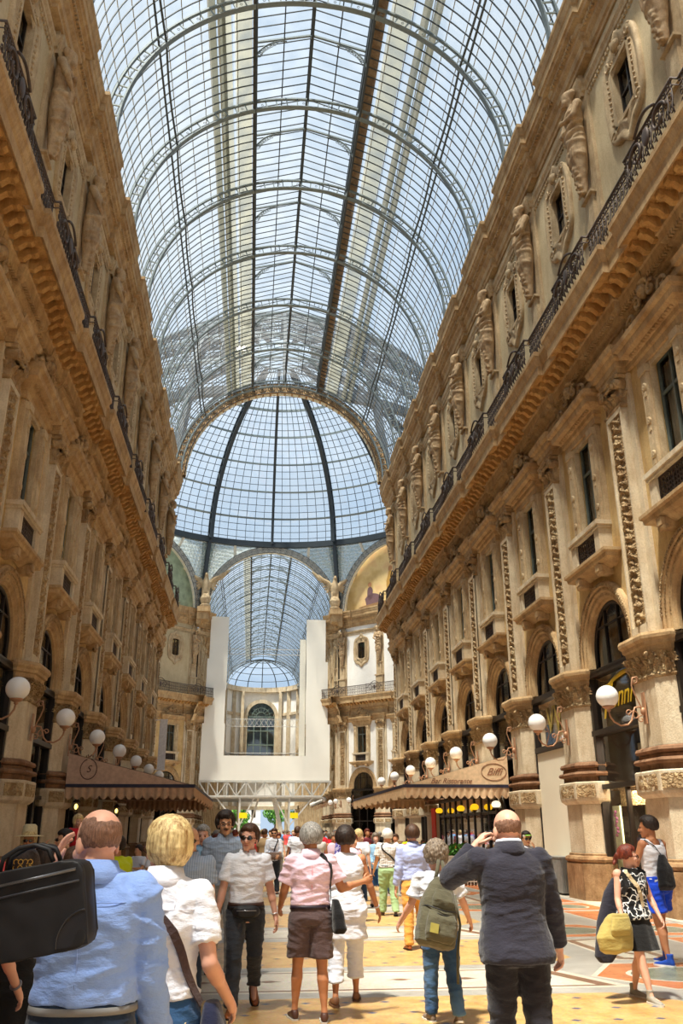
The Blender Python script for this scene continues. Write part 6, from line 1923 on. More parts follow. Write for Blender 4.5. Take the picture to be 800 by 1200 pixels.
            for k in range(7): mb.ball(s.hd((-.05 + .0166 * k, .062 - .01 * abs(k - 3) * .5, .215 - .004 * abs(k - 2))), .022 * kk, n=7, m=5)
        if style == 'pulled':
            for k in range(9):
                a = k * .7; mb.ball(s.hd((.018 * cos(a), -.125 - .006 * k, .125 - .010 * k + .01 * sin(a))), (.034 - .0015 * k) * kk, n=8, m=6)
        amp = {'curly': .010, 'bob': .003, 'long': .003}.get(style, .0025)
        vx = .0055 if style in ('bald', 'balding') else .0085 if s.detail == 2 else .012 if s.detail else .022
        return fuse(mb, 'hair', [mat], vx, 3 if style in ('bob', 'long') else 1, lambda c, n: amp * noise.noise(c * (38 if style == 'curly' else 60)))
    def seam(s, pts, mat, off=.02, r=.0022):
        mb = MB(); mb.tube([(lambda q: q[0] + q[1] * .003)(torso_pt(s, k_, a_, off)) for k_, a_ in pts], r, 5); return mb.mesh('seam', mat)
    def eyes(s):
        mb = MB()
        for sd in (-1, 1): mb.ball(s.hd((sd * .031, .0865, .112)), .012 * s.k, .006 * s.k, .0065 * s.k, 10, 6, s.RH)
        return mb.mesh('eyes', EYE)
    def brows(s, mat):
        mb = MB()
        for sd in (-1, 1): mb.tube([s.hd((sd * .014, .099, .130)), s.hd((sd * .032, .097, .135)), s.hd((sd * .05, .083, .130))], [.003 * s.k, .004 * s.k, .002 * s.k], 6)
        return mb.mesh('eyebrows', mat)
    def mouth(s):
        mb = MB(); mb.tube([s.hd((-.022, .090, .047)), s.hd((-.008, .0985, .049)), s.hd((.008, .0985, .049)), s.hd((.022, .090, .047))], [.002 * s.k, .005 * s.k, .005 * s.k, .002 * s.k], 6)
        return mb.mesh('lips', LIP)
    def specs(s, dark=True, mat=None):
        mb = MB(); kk = s.k
        for sd in (-1, 1):
            if dark: mb.ball(s.hd((sd * .033, .103, .112)), .027 * kk, .006 * kk, .019 * kk, 14, 8, s.RH @ RZ(-sd * .22))
            else: mb.tube([s.hd((sd * .033 + .025 * cos(a), .106 - abs(.025 * cos(a)) * 0 - .01 * abs(sd * .033 + .025 * cos(a)) * 10 * .5, .112 + .017 * sin(a))) for a in [2 * pi * i / 16 for i in range(16)]], .0022 * kk, 5, closed=True)
            mb.tube([s.hd((sd * .058, .092, .117)), s.hd((sd * .072, .05, .117)), s.hd((sd * .079, -.005, .115))], .0025 * kk, 6)
        mb.tube([s.hd((-.012, .107, .115)), s.hd((0, .110, .118)), s.hd((.012, .107, .115))], .003 * kk, 6)
        return mb.mesh('sunglasses' if dark else 'glasses', mat or LENS)
    def place(s, root, yaw=0): pass

PCOUNT = [0]
def make(p, x, y, yaw, label, skin, top=None, bottom=None, hair=None, shoes=None, extras=(), cover=('leg',), face=False, z=0, group=None, bare=False, cat='person'):
    """assemble a figure: parts are children of one Empty on the floor"""
    r = empty('person', (x, y, z), radians(yaw)); tag(r, label, cat, group)
    body = link('body', p.body(skin, cover, bare_torso=bare), r)
    if top: link(top.get('name', 'shirt'), p.top(**top), r)
    if top and top.get('collar_mat'): pass
    if bottom: link(bottom.get('name', 'trousers'), p.bottoms(**bottom), r)
    if hair: link('hair', p.hair(*hair), r)
    if shoes:
        for i in (0, 1):
            a, b_ = p.shoe(i, *shoes[:2], **({'sole': shoes[2]} if len(shoes) > 2 else {}))
            o = link('shoe', a, r); link('sole', b_, o)
    if face:
        link('eyes', p.eyes(), r); link('lips', p.mouth(), r)
        if hair: link('eyebrows', p.brows(hair[0]), r)
    for nm, me in extras: link(nm, me, r)
    return r
def T_(mat, **k): d = dict(mat=mat); d.update(k); return d
def strap_mesh(pts, w, mat, t=.006, name='strap'):
    """flat webbing along points, each (pos, outward normal)"""
    mb = MB(); vs = []
    for i, (p, n_) in enumerate(pts):
        p = V(p); n_ = V(n_).normalized()
        a = V(pts[max(i - 1, 0)][0]); b = V(pts[min(i + 1, len(pts) - 1)][0]); d = (b - a).normalized(); sde = d.cross(n_).normalized()
        vs += [p - sde * w / 2, p + sde * w / 2, p + sde * w / 2 + n_ * t, p - sde * w / 2 + n_ * t]
    k = len(pts)
    mb.add(vs, [(i * 4 + j, i * 4 + (j + 1) % 4, (i + 1) * 4 + (j + 1) % 4, (i + 1) * 4 + j) for i in range(k - 1) for j in range(4)] + [(0, 1, 2, 3), ((k - 1) * 4, (k - 1) * 4 + 1, (k - 1) * 4 + 2, (k - 1) * 4 + 3)])
    return mb.mesh(name, mat)
def torso_pt(p, k, ang, off=.02):
    """point on the clothed torso at height fraction k and angle ang (deg, 0=right(+x), 90=front)"""
    r = p.torso_rings(k, k + .001, off)[0]; a = radians(ang); ca, sa = cos(a), sin(a); e = 2 / 2.3
    pos = r[0] + r[3] * (r[1] * abs(ca) ** e * (1 if ca > 0 else -1)) + r[4] * (r[2] * abs(sa) ** e * (1 if sa > 0 else -1))
    return pos, (r[3] * ca + r[4] * sa)
def strap_on(p, spec, w, mat, off=.022, name='strap', extra=()):
    pts = []
    for (k0, a0), (k1, a1) in zip(spec[:-1], spec[1:]):
        for q in range(6):
            t = q / 6; pts.append(torso_pt(p, k0 + (k1 - k0) * t, a0 + (a1 - a0) * t, off))
    pts.append(torso_pt(p, *spec[-1], off)); pts += list(extra)
    return strap_mesh(pts, w, mat, name=name)
# ------------------------------------------------------------------ the people near the camera
C = {}
C['blue'] = cloth('blue_shirt_cloth', srgb(140, 172, 238), .05, pattern=None); C['navy'] = cloth('navy_trousers', srgb(28, 44, 66), .1)
C['white'] = cloth('white_linen', srgb(228, 232, 244), .02); C['jeans'] = cloth('blue_denim', srgb(30, 66, 108), .12, pattern='denim', c2=srgb(70, 112, 158))
C['charcoal'] = cloth('charcoal_suit', srgb(38, 37, 50), .08); C['charcoal2'] = cloth('charcoal_trousers', srgb(32, 30, 38), .08)
C['polo'] = cloth('white_polo', srgb(236, 239, 248), .02); C['dgrey'] = cloth('dark_grey_denim', srgb(52, 56, 64), .12)
C['pink'] = cloth('pale_pink_shirt', srgb(240, 208, 226), .04); C['brownsh'] = cloth('brown_shorts', srgb(90, 72, 72), .08)
C['bw'] = cloth('black_white_floral', srgb(22, 22, 26), .1, pattern='floral', c2=srgb(232, 232, 232)); C['blackc'] = cloth('black_cotton', srgb(20, 20, 22), .1)
C['tank'] = cloth('white_vest', srgb(230, 231, 240), .02); C['royal'] = cloth('royal_blue_shorts', srgb(22, 70, 208), .08)
C['greyt'] = cloth('grey_tee', srgb(206, 208, 216), .05); C['bjeans'] = cloth('mid_blue_jeans', srgb(44, 74, 112), .1, pattern='denim', c2=srgb(98, 134, 170))
C['lblue'] = cloth('light_blue_oxford', srgb(168, 178, 222), .05); C['mustard'] = cloth('mustard_chinos', srgb(214, 154, 70), .06)
C['plaid'] = cloth('white_check_shirt', srgb(240, 236, 230), .03, pattern='plaid', c2=srgb(140, 132, 134)); C['sage'] = cloth('sage_trousers', srgb(150, 178, 128), .06)
C['slate'] = cloth('slate_blue_shirt', srgb(142, 158, 182), .06, pattern='stripe', c2=srgb(170, 184, 204)); C['stone'] = cloth('light_grey_trousers', srgb(150, 148, 144), .06)
C['coral'] = cloth('coral_top', srgb(240, 96, 96), .05); C['bluetank'] = cloth('sky_blue_vest', srgb(96, 150, 206), .05)
C['purple'] = cloth('violet_print_shirt', srgb(84, 76, 160), .1, pattern='floral', c2=srgb(196, 190, 220)); C['redc'] = cloth('red_top', srgb(214, 34, 50), .05)
C['lime'] = cloth('lime_top', srgb(204, 216, 20), .05); C['tan'] = cloth('tan_cotton', srgb(190, 160, 120), .06); C['green'] = cloth('dull_green', srgb(90, 108, 80), .06)
C['wine'] = cloth('wine_cotton', srgb(120, 46, 56), .06); C['skyb'] = cloth('sky_cotton', srgb(150, 190, 222), .05)
OLIVE = cloth('olive_canvas', srgb(82, 78, 60), .15); KHAKI = cloth('khaki_canvas', srgb(168, 150, 84), .12); BAGBLK = cloth('black_bag_canvas', srgb(18, 18, 22), .15); NAVYBAG = cloth('navy_bag_cloth', srgb(24, 30, 58), .1)
WHT = plain('white_leather', srgb(236, 236, 236), .5)

# 1 man in light blue shirt, back to us, head turned left
p = Person(1.825, drop=.028, build=1.06, belly=.02, lean=1, legs=((4, 2, 3), (0, 2, 3)), arms=((46, 10, 138, 2), (8, 9, 14)), head=(38, -4, 0), detail=2)
x_, y_ = -2.12, 3.9
man1 = make(p, x_, y_, -2, 'person in light blue shirt seen from behind, big black bag over one shoulder', SK['pink'], T_(C['blue'], hem=.588, sleeve='long', grow=.016, amp=.008, seed=2), T_(C['navy'], top=.592), (HR['stubble'], 'balding'), (DLEATHER, 'shoe'),
     [('collar', p.collar(C['blue'], grow=.016)), ('yoke_seam', p.seam([(.785, 205 + 13 * i) for i in range(11)], C['blue'], .019)), ('back_pleat', p.seam([(.78 - .02 * i, 268) for i in range(9)], C['blue'], .019)), ('belt', p.belt(plain('grey_woven_belt', srgb(134, 134, 134), .7), .577, .018, .014))], cover=('leg', 'arm'))
# black business bag hanging from his hand
def rounded_bag(w, h, d, mat, name, r=.03, bulge=.02):
    mb = MB()
    def f(t, s_):
        return None
    rings = []
    for i in range(9):
        y = -d / 2 + d * i / 8; g = sin(pi * (i + .0) / 8) ** .35 if 0 < i < 8 else .9
        rings.append((V((0, y, 0)), w / 2 * (.93 + .07 * g), h / 2 * (.90 + .10 * g), V((1, 0, 0)), V((0, 0, 1))))
    ell_loft(mb, rings, 48, 7)
    return fuse(mb, name, [mat], .008, 2, lambda c, n: .004 * noise.noise(c * 14))
b = empty('briefcase', (-2.275, 3.56, 1.425), radians(-8)); b.rotation_euler = (0, radians(-10), radians(-8)); tag(b, 'large black nylon business bag slung over the back of the man in light blue', 'bag')
link('bag_body', rounded_bag(.44, .31, .13, BLK, 'bag_body'), b)
mb = MB(); mb.tube([(-.20, -.068, .10), (.19, -.068, .115)], .006, 6); mb.bar((-.17, -.07, .104), (.0, -.07, .108), .012, .008); link('zip', mb.mesh('zip', plain('zip_metal', srgb(96, 98, 104), .3, .6)), b)
mb = MB(); mb.tube([(-.21, -.07, .06), (.20, -.07, .075)], .004, 6); link('piping', mb.mesh('piping', plain('bag_piping', srgb(60, 62, 70), .4)), b)
for sg in (-1, 1):
    mb = MB(); n_ = 14
    pts = [(sg * .215, -.064, -.140)] + [(sg * (.215 - .115 * sin(pi / 2 * i / n_)), -.067, -.140 + .115 * cos(pi / 2 * i / n_)) for i in range(n_ + 1)]
    mb.add(pts, [tuple(range(len(pts)))]); mb.tube(pts[1:], .004, 5); link('corner_patch', mb.mesh('corner_patch', plain('patent_leather', srgb(40, 42, 48), .2)), b)
for yy in (-.04, .04):
    mb = MB(); mb.tube([(-.10, yy, .155), (-.085, yy, .20), (-.03, yy + .01, .225), (.03, yy + .01, .225), (.085, yy, .20), (.10, yy, .155)], .009, 8); link('handle', mb.mesh('handle', BLK), b)

# 2 blonde woman
p = Person(1.78, 'f', build=.98, lean=2, legs=((6, 4, 2), (-4, 6, 2)), arms=((-4, 8, 14), (-14, 13, 62, -10)), head=(48, -2, 0), detail=2)
p.k *= .93
make(p, -1.87, 4.32, -4, 'blonde person in white linen blouse seen from behind, brown strap across the back', SK['pink'], T_(C['white'], hem=.572, sleeve='short', grow=.016, flare=.006, amp=.007, seed=4, sl_grow=1.1), T_(C['jeans'], top=.60, grow=.005, wide=.98), (HR['blonde'], 'bob'), (DLEATHER, 'shoe'),
     [('collar', p.collar(C['white'], grow=.016)), ('seam', p.seam([(.79 - .025 * i, 252) for i in range(10)], C['tank'], .019)), ('seam', p.seam([(.79 - .025 * i, 288) for i in range(10)], C['tank'], .019)), ('yoke_seam', p.seam([(.77, 210 + 12 * i) for i in range(11)], C['tank'], .019)), ('glasses', p.specs(False, plain('maroon_frames', srgb(60, 20, 26), .3))), ('eyes', p.eyes()), ('lips', p.mouth())])
o = link('shoulder_strap', strap_on(p, [(.838, 238), (.80, 252), (.72, 290), (.62, 322), (.56, 345)], .038, cloth('brown_strap', srgb(70, 54, 54)), .036), None, (-1.87, 4.32, 0), radians(-4))
b = empty('shoulder_bag', (-1.87, 4.32, 0), radians(-4)); tag(b, 'soft navy shoulder bag hanging at the right hip of the blonde woman', 'bag')
o.parent = b; o.location = (0, 0, 0); o.rotation_euler = (0, 0, 0)
mb = MB(); ell_loft(mb, [((.27, .02, .60), .05, .11), ((.28, .02, .66), .075, .15), ((.27, .02, .8), .07, .15), ((.25, .01, .93), .05, .12), ((.24, .0, 1.0), .03, .05)], 20, 2.6); link('bag_body', fuse(mb, 'bag_body', [NAVYBAG], .012, 2, lambda c, n: .008 * noise.noise(c * 12)), b)
# jeans pockets
mb = MB()
for sx in (-1, 1):
    q = []
    for t in range(9):
        k_, a_ = (.525 - .02 * sin(pi * t / 8), (270 + sx * (14 + 34 * t / 8))); pos, nn = torso_pt(p, k_, a_, .006); q.append(pos + nn * .004)
    mb.tube(q, .003, 4)
o = link('pocket_stitching', mb.mesh('pocket_stitching', plain('tan_thread', srgb(206, 190, 150), .8)), None)
o.parent = bpy.data.objects['person.001']

# 3 suited bald man on the phone
p = Person(1.89, drop=.034, build=1.0, belly=.0, lean=2, legs=((8, 6, .5), (-6, 10, .5)), arms=((62, 30, 128, 34), (10, 15, 14)), head=(6, -8, 3), detail=2)
p.curl = [.75, .5]
make(p, .25, 6.0, 2, 'bald person in a charcoal suit walking away with one hand raised to the ear', SK['pink'], T_(C['charcoal'], hem=.482, sleeve='long', grow=.022, flare=.022, amp=.0042, seed=7, name='jacket'), T_(C['charcoal2'], wide=.93, grow=.008), (HR['stubble'], 'bald'), (BLK, 'shoe'),
     [('collar', p.collar(C['charcoal'], hgt=.018, grow=.014)), ('shirt_collar', p.collar(C['white'], hgt=.024, grow=.006))], cover=('leg', 'arm'))
mb = MB(); q = []
for k_ in (.80, .74, .68, .62, .58):
    pos, nn = torso_pt(p, k_, 270, .024); q.append(pos + nn * .002)
mb.tube(q, .0035, 5)
link('back_seam', mb.mesh('back_seam', C['charcoal2']), bpy.data.objects['person.002'])
# phone in hand, watch
W0 = p.j['arm0'][2]; D0 = p.j['arm0'][3]
mb = MB(); c_ = W0 + D0 * .10 + V((0, .0, 0)); mb.obox(c_ + p.j['arm0'][4] * .02, D0 * .06, D0.cross(p.j['arm0'][4]) * .03, p.j['arm0'][4] * .005)
o = link('phone', mb.mesh('phone', BLK), None, (.25, 6.0, 0), radians(2)); tag(o, 'dark phone held to the left ear of the suited man', 'phone')
mb = MB(); c_ = p.j['arm1'][2]; d_ = p.j['arm1'][3]; a1 = d_.orthogonal().normalized(); a2 = d_.cross(a1)
mb.tube([c_ - d_ * .012 + (a1 * cos(t) + a2 * sin(t)) * .034 for t in [2 * pi * i / 16 for i in range(16)]], .006, 6, closed=True)
o = link('wristwatch', mb.mesh('wristwatch', plain('watch_steel', srgb(150, 150, 156), .3, .8)), bpy.data.objects['person.002'])

# 4 man in white polo coming towards us
p = Person(1.79, build=.98, lean=2, legs=((-12, 32, 2), (18, 8, 2)), arms=((-6, 13, 14), (2, 12, 14)), head=(-16, 4, -3), detail=2)
p.curl = [.5, .5]
r = make(p, -1.50, 9.85, 182, 'person in a white polo shirt, sunglasses and waist pack walking towards the camera', SK['pink'], T_(C['polo'], hem=.575, sleeve='short', grow=.014, amp=.006, seed=11, sl_grow=1.15), T_(C['dgrey'], grow=.006, wide=1.0), (HR['brown'], 'short'), (LEATHER, 'shoe', BLK),
     [('collar', p.collar(C['polo'], hgt=.018)), ('sunglasses', p.specs(True)), ('belt', p.belt(DLEATHER, .568, .02, .02))], face=True)
b = empty('waist_pack', (-1.50, 9.85, 0), radians(182)); tag(b, 'small black waist pack strapped round the man in the white polo', 'bag')
mb = MB(); c_, n_ = torso_pt(p, .535, 90, .02); ell_loft(mb, [(c_ + V((0, -.02, -.005)), .15, .045, V((1, 0, 0)), V((0, 0, 1))), (c_ + V((0, .03, 0)), .13, .065, V((1, 0, 0)), V((0, 0, 1))), (c_ + V((0, .075, -.01)), .09, .045, V((1, 0, 0)), V((0, 0, 1)))], 20, 3); link('pouch', fuse(mb, 'pouch', [BLK], .01, 1), b)
mb = MB(); mb.tube([c_ + V((-.1, .085, .012)), c_ + V((.1, .085, .012))], .004, 5); link('zip', mb.mesh('zip2', plain('zip_silver', srgb(170, 170, 176), .3, .7)), b)
link('strap', p.belt(BLK, .552, .024, .016), b)
for i in (1,):
    c_ = p.j['arm0'][2]; d_ = p.j['arm0'][3]; a1 = d_.orthogonal().normalized(); a2 = d_.cross(a1)
    mb = MB(); mb.tube([c_ - d_ * .02 + (a1 * cos(t) + a2 * sin(t)) * .031 for t in [2 * pi * q / 16 for q in range(16)]], .006, 6, closed=True); link('wristwatch', mb.mesh('wristwatch', plain('watch_white', srgb(220, 220, 224), .3, .5)), r)

# 5 tall man with glasses behind
p = Person(1.95, build=1.0, lean=1, legs=((14, 6, 2), (-10, 28, 2)), arms=((4, 7, 10), (4, 8, 12)), head=(6, 2, 2), detail=2)
make(p, -1.80, 12.0, 180, 'tall dark-haired person with glasses in a slate shirt behind the man in the polo', SK['tan'], T_(C['slate'], hem=.55, sleeve='long', grow=.014, seed=13), T_(C['stone'], grow=.008), (HR['dark'], 'dark_thick'), (DLEATHER, 'shoe'),
     [('collar', p.collar(C['slate'])), ('glasses', p.specs(False)), ('beard', (lambda: (lambda mb: (mb.tube([p.hd((-.026, .098, .060)), p.hd((0, .106, .064)), p.hd((.026, .098, .060))], .006, 6), mb.mesh('beard', HR['dark']))[1])(MB()))())], cover=('leg', 'arm'), face=True)

# 6 grey haired man in a pink shirt
p = Person(1.76, build=1.04, belly=.012, lean=2, legs=((8, 3, 3), (-3, 4, 3)), arms=((14, 14, 42, 10), (10, 26, 74, -62)), head=(8, -3, 0), detail=2)
r = make(p, -.86, 9.3, 2, 'grey-haired person in a pale pink shirt and brown shorts walking away in the middle', SK['deep'], T_(C['pink'], hem=.575, sleeve='short', grow=.020, amp=.008, seed=17, sl_grow=1.22), T_(C['brownsh'], to=.44, grow=.012, wide=1.1, cuff=1.08, name='shorts'), (HR['grey'], 'dark_thick'), (plain('boat_shoe_leather', srgb(84, 54, 44), .45), 'shoe', SOLE),
     [('collar', p.collar(C['pink'], grow=.018)), ('back_pleat', p.seam([(.79 - .02 * i, 270) for i in range(8)], C['coral'], .022, .0016)), ('belt', p.belt(plain('dark_belt', srgb(40, 30, 44), .5), .566, .022, .018))], cover=())
b = empty('shoulder_bag', (-.86, 9.3, 0), radians(2)); tag(b, 'black leather shoulder bag on the right hip of the man in pink', 'bag')
link('strap', strap_on(p, [(.842, 318), (.80, 322), (.74, 332), (.66, 345), (.60, 352)], .05, BAGBLK, .030), b)
mb = MB(); ell_loft(mb, [((.27, -.06, .76), .055, .12), ((.28, -.06, .80), .07, .15), ((.26, -.05, .95), .055, .13), ((.24, -.04, 1.06), .03, .08)], 20, 3.2); link('bag_body', fuse(mb, 'bag_body', [BAGBLK], .011, 2, lambda c, n: .007 * noise.noise(c * 14)), b)

# 7 woman in white tunic
p = Person(1.76, 'f', build=1.08, lean=1, legs=((-6, 14, 2), (14, 6, 2)), arms=((6, 8, 20), (4, 20, 18)), head=(-4, 0, 0), detail=2)
r = make(p, -.42, 10.15, -2, 'dark-haired person in a sleeveless white tunic and rolled white capris walking away', SK['deep'], T_(C['tank'], hem=.36, sleeve='none', grow=.016, flare=.035, amp=.007, seed=19, name='tunic'), T_(C['white'], to=.83, grow=.008, wide=1.12, name='capris'), (HR['dark'], 'dark_thick'), (plain('cork_wedge', srgb(140, 96, 66), .6), 'low', plain('wedge_sole', srgb(120, 84, 60), .6)),
     [], cover=())
for i in (1,):
    c_ = p.j['arm1'][2]; d_ = p.j['arm1'][3]; a1 = d_.orthogonal().normalized(); a2 = d_.cross(a1)
    mb = MB(); mb.tube([c_ - d_ * .02 + (a1 * cos(t) + a2 * sin(t)) * .028 for t in [2 * pi * q / 16 for q in range(16)]], .008, 6, closed=True); link('bracelet', mb.mesh('bracelet', plain('silver', srgb(220, 220, 224), .3, .5)), r)

# 8 man with rucksack
p = Person(1.57, build=1.02, lean=8, legs=((10, 10, 1), (-10, 12, 1)), arms=((12, 20, 30), (14, 26, 20)), head=(2, 4, 3), detail=2)
p.k *= 1.14
r = make(p, .40, 9.12, 4, 'person with shaggy greying hair, grey tee and jeans walking away under a rucksack', SK['pink'], T_(C['greyt'], hem=.52, sleeve='short', grow=.022, amp=.008, seed=23, sl_grow=1.1), T_(C['bjeans'], grow=.006, wide=1.02), (HR['salt'], 'curly'), (plain('grey_trainer', srgb(128, 112, 100), .6), 'shoe', SOLE), [('belt', p.belt(BLK, .565, .016, .018))])
b = empty('rucksack', (.33, 8.86, .96), radians(8)); b.rotation_euler = (radians(-8), radians(14), radians(8)); tag(b, 'large olive rucksack hanging low on the back of the shaggy-haired man', 'bag')
mb = MB(); ell_loft(mb, [((0, 0, -.30), .15, .09), ((0, -.02, -.27), .19, .13), ((0, -.02, -.1), .20, .13), ((0, 0, .1), .175, .11), ((0, .02, .24), .12, .085), ((0, .03, .32), .06, .05)], 24, 2.8); link('bag_body', fuse(mb, 'bag_body', [OLIVE], .010, 2, lambda c, n: .008 * noise.noise(c * 16)), b)
mb = MB(); ell_loft(mb, [((0, -.12, -.26), .13, .05), ((0, -.145, -.2), .15, .065), ((0, -.14, -.06), .145, .05), ((0, -.12, .0), .13, .03)], 20, 3); link('front_pocket', fuse(mb, 'front_pocket', [OLIVE], .010, 1, lambda c, n: .006 * noise.noise(c * 20)), b)
mb = MB(); ell_loft(mb, [((0, -.10, .03), .11, .03), ((0, -.11, .1), .11, .045), ((0, -.08, .2), .08, .03)], 20, 3); link('top_pocket', fuse(mb, 'top_pocket', [OLIVE], .010, 1, lambda c, n: .006 * noise.noise(c * 20)), b)
mb = MB(); 
for z, rr_ in ((-.02, .155), (.02, .175)): mb.tube([(rr_ * cos(a), -.02 - .15 * sin(a), z + .01 * sin(a * 3)) for a in [pi * i / 16 for i in range(17)]], .006, 6)
link('zip', mb.mesh('zip3', BLK), b)
mb = MB(); mb.box(-.13, -.05, -.218, -.206, -.20, -.12); link('patch', mb.mesh('patch', plain('olive_patch', srgb(156, 146, 72), .7)), b)
for sx in (-1, 1):
    mb = MB(); mb.tube([(sx * .05, .05, .30), (sx * .03, .08, .42), (sx * .02, .12, .50), (-.02 + sx * .01, .22, .50)], .018, 6); link('strap', mb.mesh('strap_top', OLIVE), b)
mb = MB(); mb.tube([(.16, .02, .2), (.24, 0, -.05), (.24, -.02, -.3), (.28, -.02, -.55)], .013, 6); link('loose_strap', mb.mesh('loose_strap', OLIVE), b)

# 9 woman in black and white top
p = Person(1.58, 'f', build=1.12, lean=1, legs=((-12, 8, -1), (20, 6, -1)), arms=((10, 13, 34, 30), (8, 14, 22)), head=(56, 0, 0), detail=2)
p.curl = [.6, .5]
r = make(p, 2.76, 10.0, 196, 'auburn-haired person in sunglasses and black and white floral top striding towards the camera', SK['pink'], T_(C['bw'], hem=.52, sleeve='none', grow=.014, flare=.01, amp=.004, seed=29, name='top'), None, (HR['red'], 'pulled'), (plain('grey_high_top', srgb(150, 144, 132), .6), 'high', SOLE), [('skirt', p.skirt(C['blackc'], .57, .33, .035)), ('sunglasses', p.specs(True))], cover=(), face=True)
b = empty('handbag', (2.76, 10.0, 0), radians(196)); tag(b, 'slouchy khaki canvas bag carried in front by the woman in the floral top', 'bag')
mb = MB(); ell_loft(mb, [((.42, .15, .48), .10, .06), ((.41, .16, .52), .19, .09), ((.40, .16, .64), .22, .10), ((.36, .15, .76), .18, .08), ((.32, .14, .86), .12, .05)], 24, 2.6); link('bag_body', fuse(mb, 'bag_body', [KHAKI], .011, 2, lambda c, n: .012 * noise.noise(c * 10)), b)
mb = MB(); ell_loft(mb, [((.39, .245, .66), .12, .02), ((.39, .255, .72), .13, .025), ((.35, .22, .83), .11, .03)], 20, 3); link('flap', fuse(mb, 'flap', [KHAKI], .010, 1), b)
link('strap', strap_on(p, [(.842, 30), (.80, 62), (.73, 84), (.66, 94), (.60, 100)], .04, cloth('beige_strap', srgb(206, 186, 150)), .026, extra=[]), b)
b = empty('backpack', (2.76, 10.0, 0), radians(196)); tag(b, 'dark slim backpack worn by the woman in the floral top', 'bag')
mb = MB(); ell_loft(mb, [((.34, -.12, .36), .07, .05), ((.32, -.14, .42), .13, .07), ((.24, -.16, .75), .12, .08), ((.12, -.17, 1.05), .10, .07), ((.04, -.15, 1.2), .07, .05)], 20, 2.8); link('bag_body', fuse(mb, 'bag_body', [cloth('dark_plum_canvas', srgb(34, 32, 44), .1)], .012, 2), b)
for sd, a_ in ((-1, 138), (1, 42)): link('strap', strap_on(p, [(.80, 360 - a_ if 0 else (250 if sd < 0 else 290)), (.838, 180 if sd < 0 else 0), (.80, a_), (.74, a_ + 6 * sd), (.68, a_ + (24 if sd < 0 else -24))], .05, BLK, .024), b)

# 10 runner in vest
p = Person(1.90, build=.98, lean=1, legs=((-8, 8, 3), (14, 12, 3)), arms=((20, 12, 50), (8, 14, 30)), head=(30, -2, 0), detail=2)
r = make(p, 4.16, 12.4, 24, 'person in a white vest and royal blue shorts walking away past the shop window', SK['deep'], T_(C['tank'], hem=.54, sleeve='none', grow=.010, neck=.80, amp=.005, seed=31, name='vest'), T_(C['royal'], to=.36, grow=.014, wide=1.2, cuff=1.15, name='shorts'), (HR['dark'], 'short'), (plain('blue_high_top', srgb(40, 84, 190), .5), 'high', WHT), [], cover=(), face=True)
mb = MB()
for sd in (-1, 1): mb.tube([torso_pt(p, .795, 270 + sd * 25, .01)[0], torso_pt(p, .83, 270 + sd * 60, .016)[0], torso_pt(p, .835, 90 - sd * 50, .016)[0], torso_pt(p, .79, 90 - sd * 20, .012)[0]], .022, 8)
link('vest_straps', mb.mesh('vest_straps', C['tank']), r)
b = empty('drawstring_bag', (4.16, 12.4, 0), radians(24)); tag(b, 'black drawstring bag on the back of the person in the white vest', 'bag')
mb = MB(); ell_loft(mb, [((-.02, -.17, .93), .12, .03), ((-.02, -.20, .98), .16, .055), ((-.02, -.19, 1.2), .14, .06), ((0, -.15, 1.38), .05, .03)], 20, 2.6); link('bag_body', fuse(mb, 'bag_body', [BAGBLK], .012, 2, lambda c, n: .008 * noise.noise(c * 12)), b)
mb = MB(); mb.tube([(0, -.14, 1.38), (-.10, -.13, 1.5), (-.16, -.02, 1.575), (-.13, .1, 1.5)], .006, 6); mb.tube([(.1, -.15, .97), (.17, -.10, 1.2)], .006, 6); link('cord', mb.mesh('cord', BLK), b)

# 11 chinos, 12 green trousers
p = Person(1.78, build=1.06, lean=2, legs=((-4, 6, 2), (10, 24, 2)), arms=((-4, 9, 12), (6, 10, 20)), head=(-6, 0, 0))
make(p, 1.11, 14.4, 0, 'person in a pale blue long-sleeved shirt and mustard trousers walking away', SK['pink'], T_(C['lblue'], hem=.55, sleeve='long', grow=.018, seed=37), T_(C['mustard'], grow=.010), (HR['brown'], 'dark_thick'), (LEATHER, 'shoe'), [('collar', p.collar(C['lblue'])), ('belt', p.belt(BLK, .57, .02, .016))], cover=('leg', 'arm'))
p = Person(1.73, build=1.1, belly=.01, lean=1, legs=((8, 4, 2), (-6, 14, 2)), arms=((6, 10, 30), (6, 12, 36)), head=(6, 0, 0))
r = make(p, 1.54, 19.9, 0, 'white-haired person in a check shirt and sage green trousers walking away', SK['tan'], T_(C['plaid'], hem=.55, sleeve='short', grow=.018, seed=41, sl_grow=1.2), T_(C['sage'], grow=.012, wide=1.1), (HR['white'], 'dark_thick'), (DLEATHER, 'shoe'), [('belt', p.belt(BLK, .57, .022, .016))])
b = link('crossbody_bag', None, None, (1.54, 19.9, 0)); tag(b, 'black crossbody bag of the white-haired man in green trousers', 'bag')
link('strap', strap_on(p, [(.838, 220), (.76, 240), (.68, 280), (.60, 320), (.56, 345)], .03, BLK, .028), b)
mb = MB(); ell_loft(mb, [((.25, 0, .72), .05, .12), ((.25, 0, .86), .055, .13), ((.24, 0, .96), .04, .10)], 16, 3.5); link('bag_body', fuse(mb, 'bag_body', [BLK], .015, 1), b)

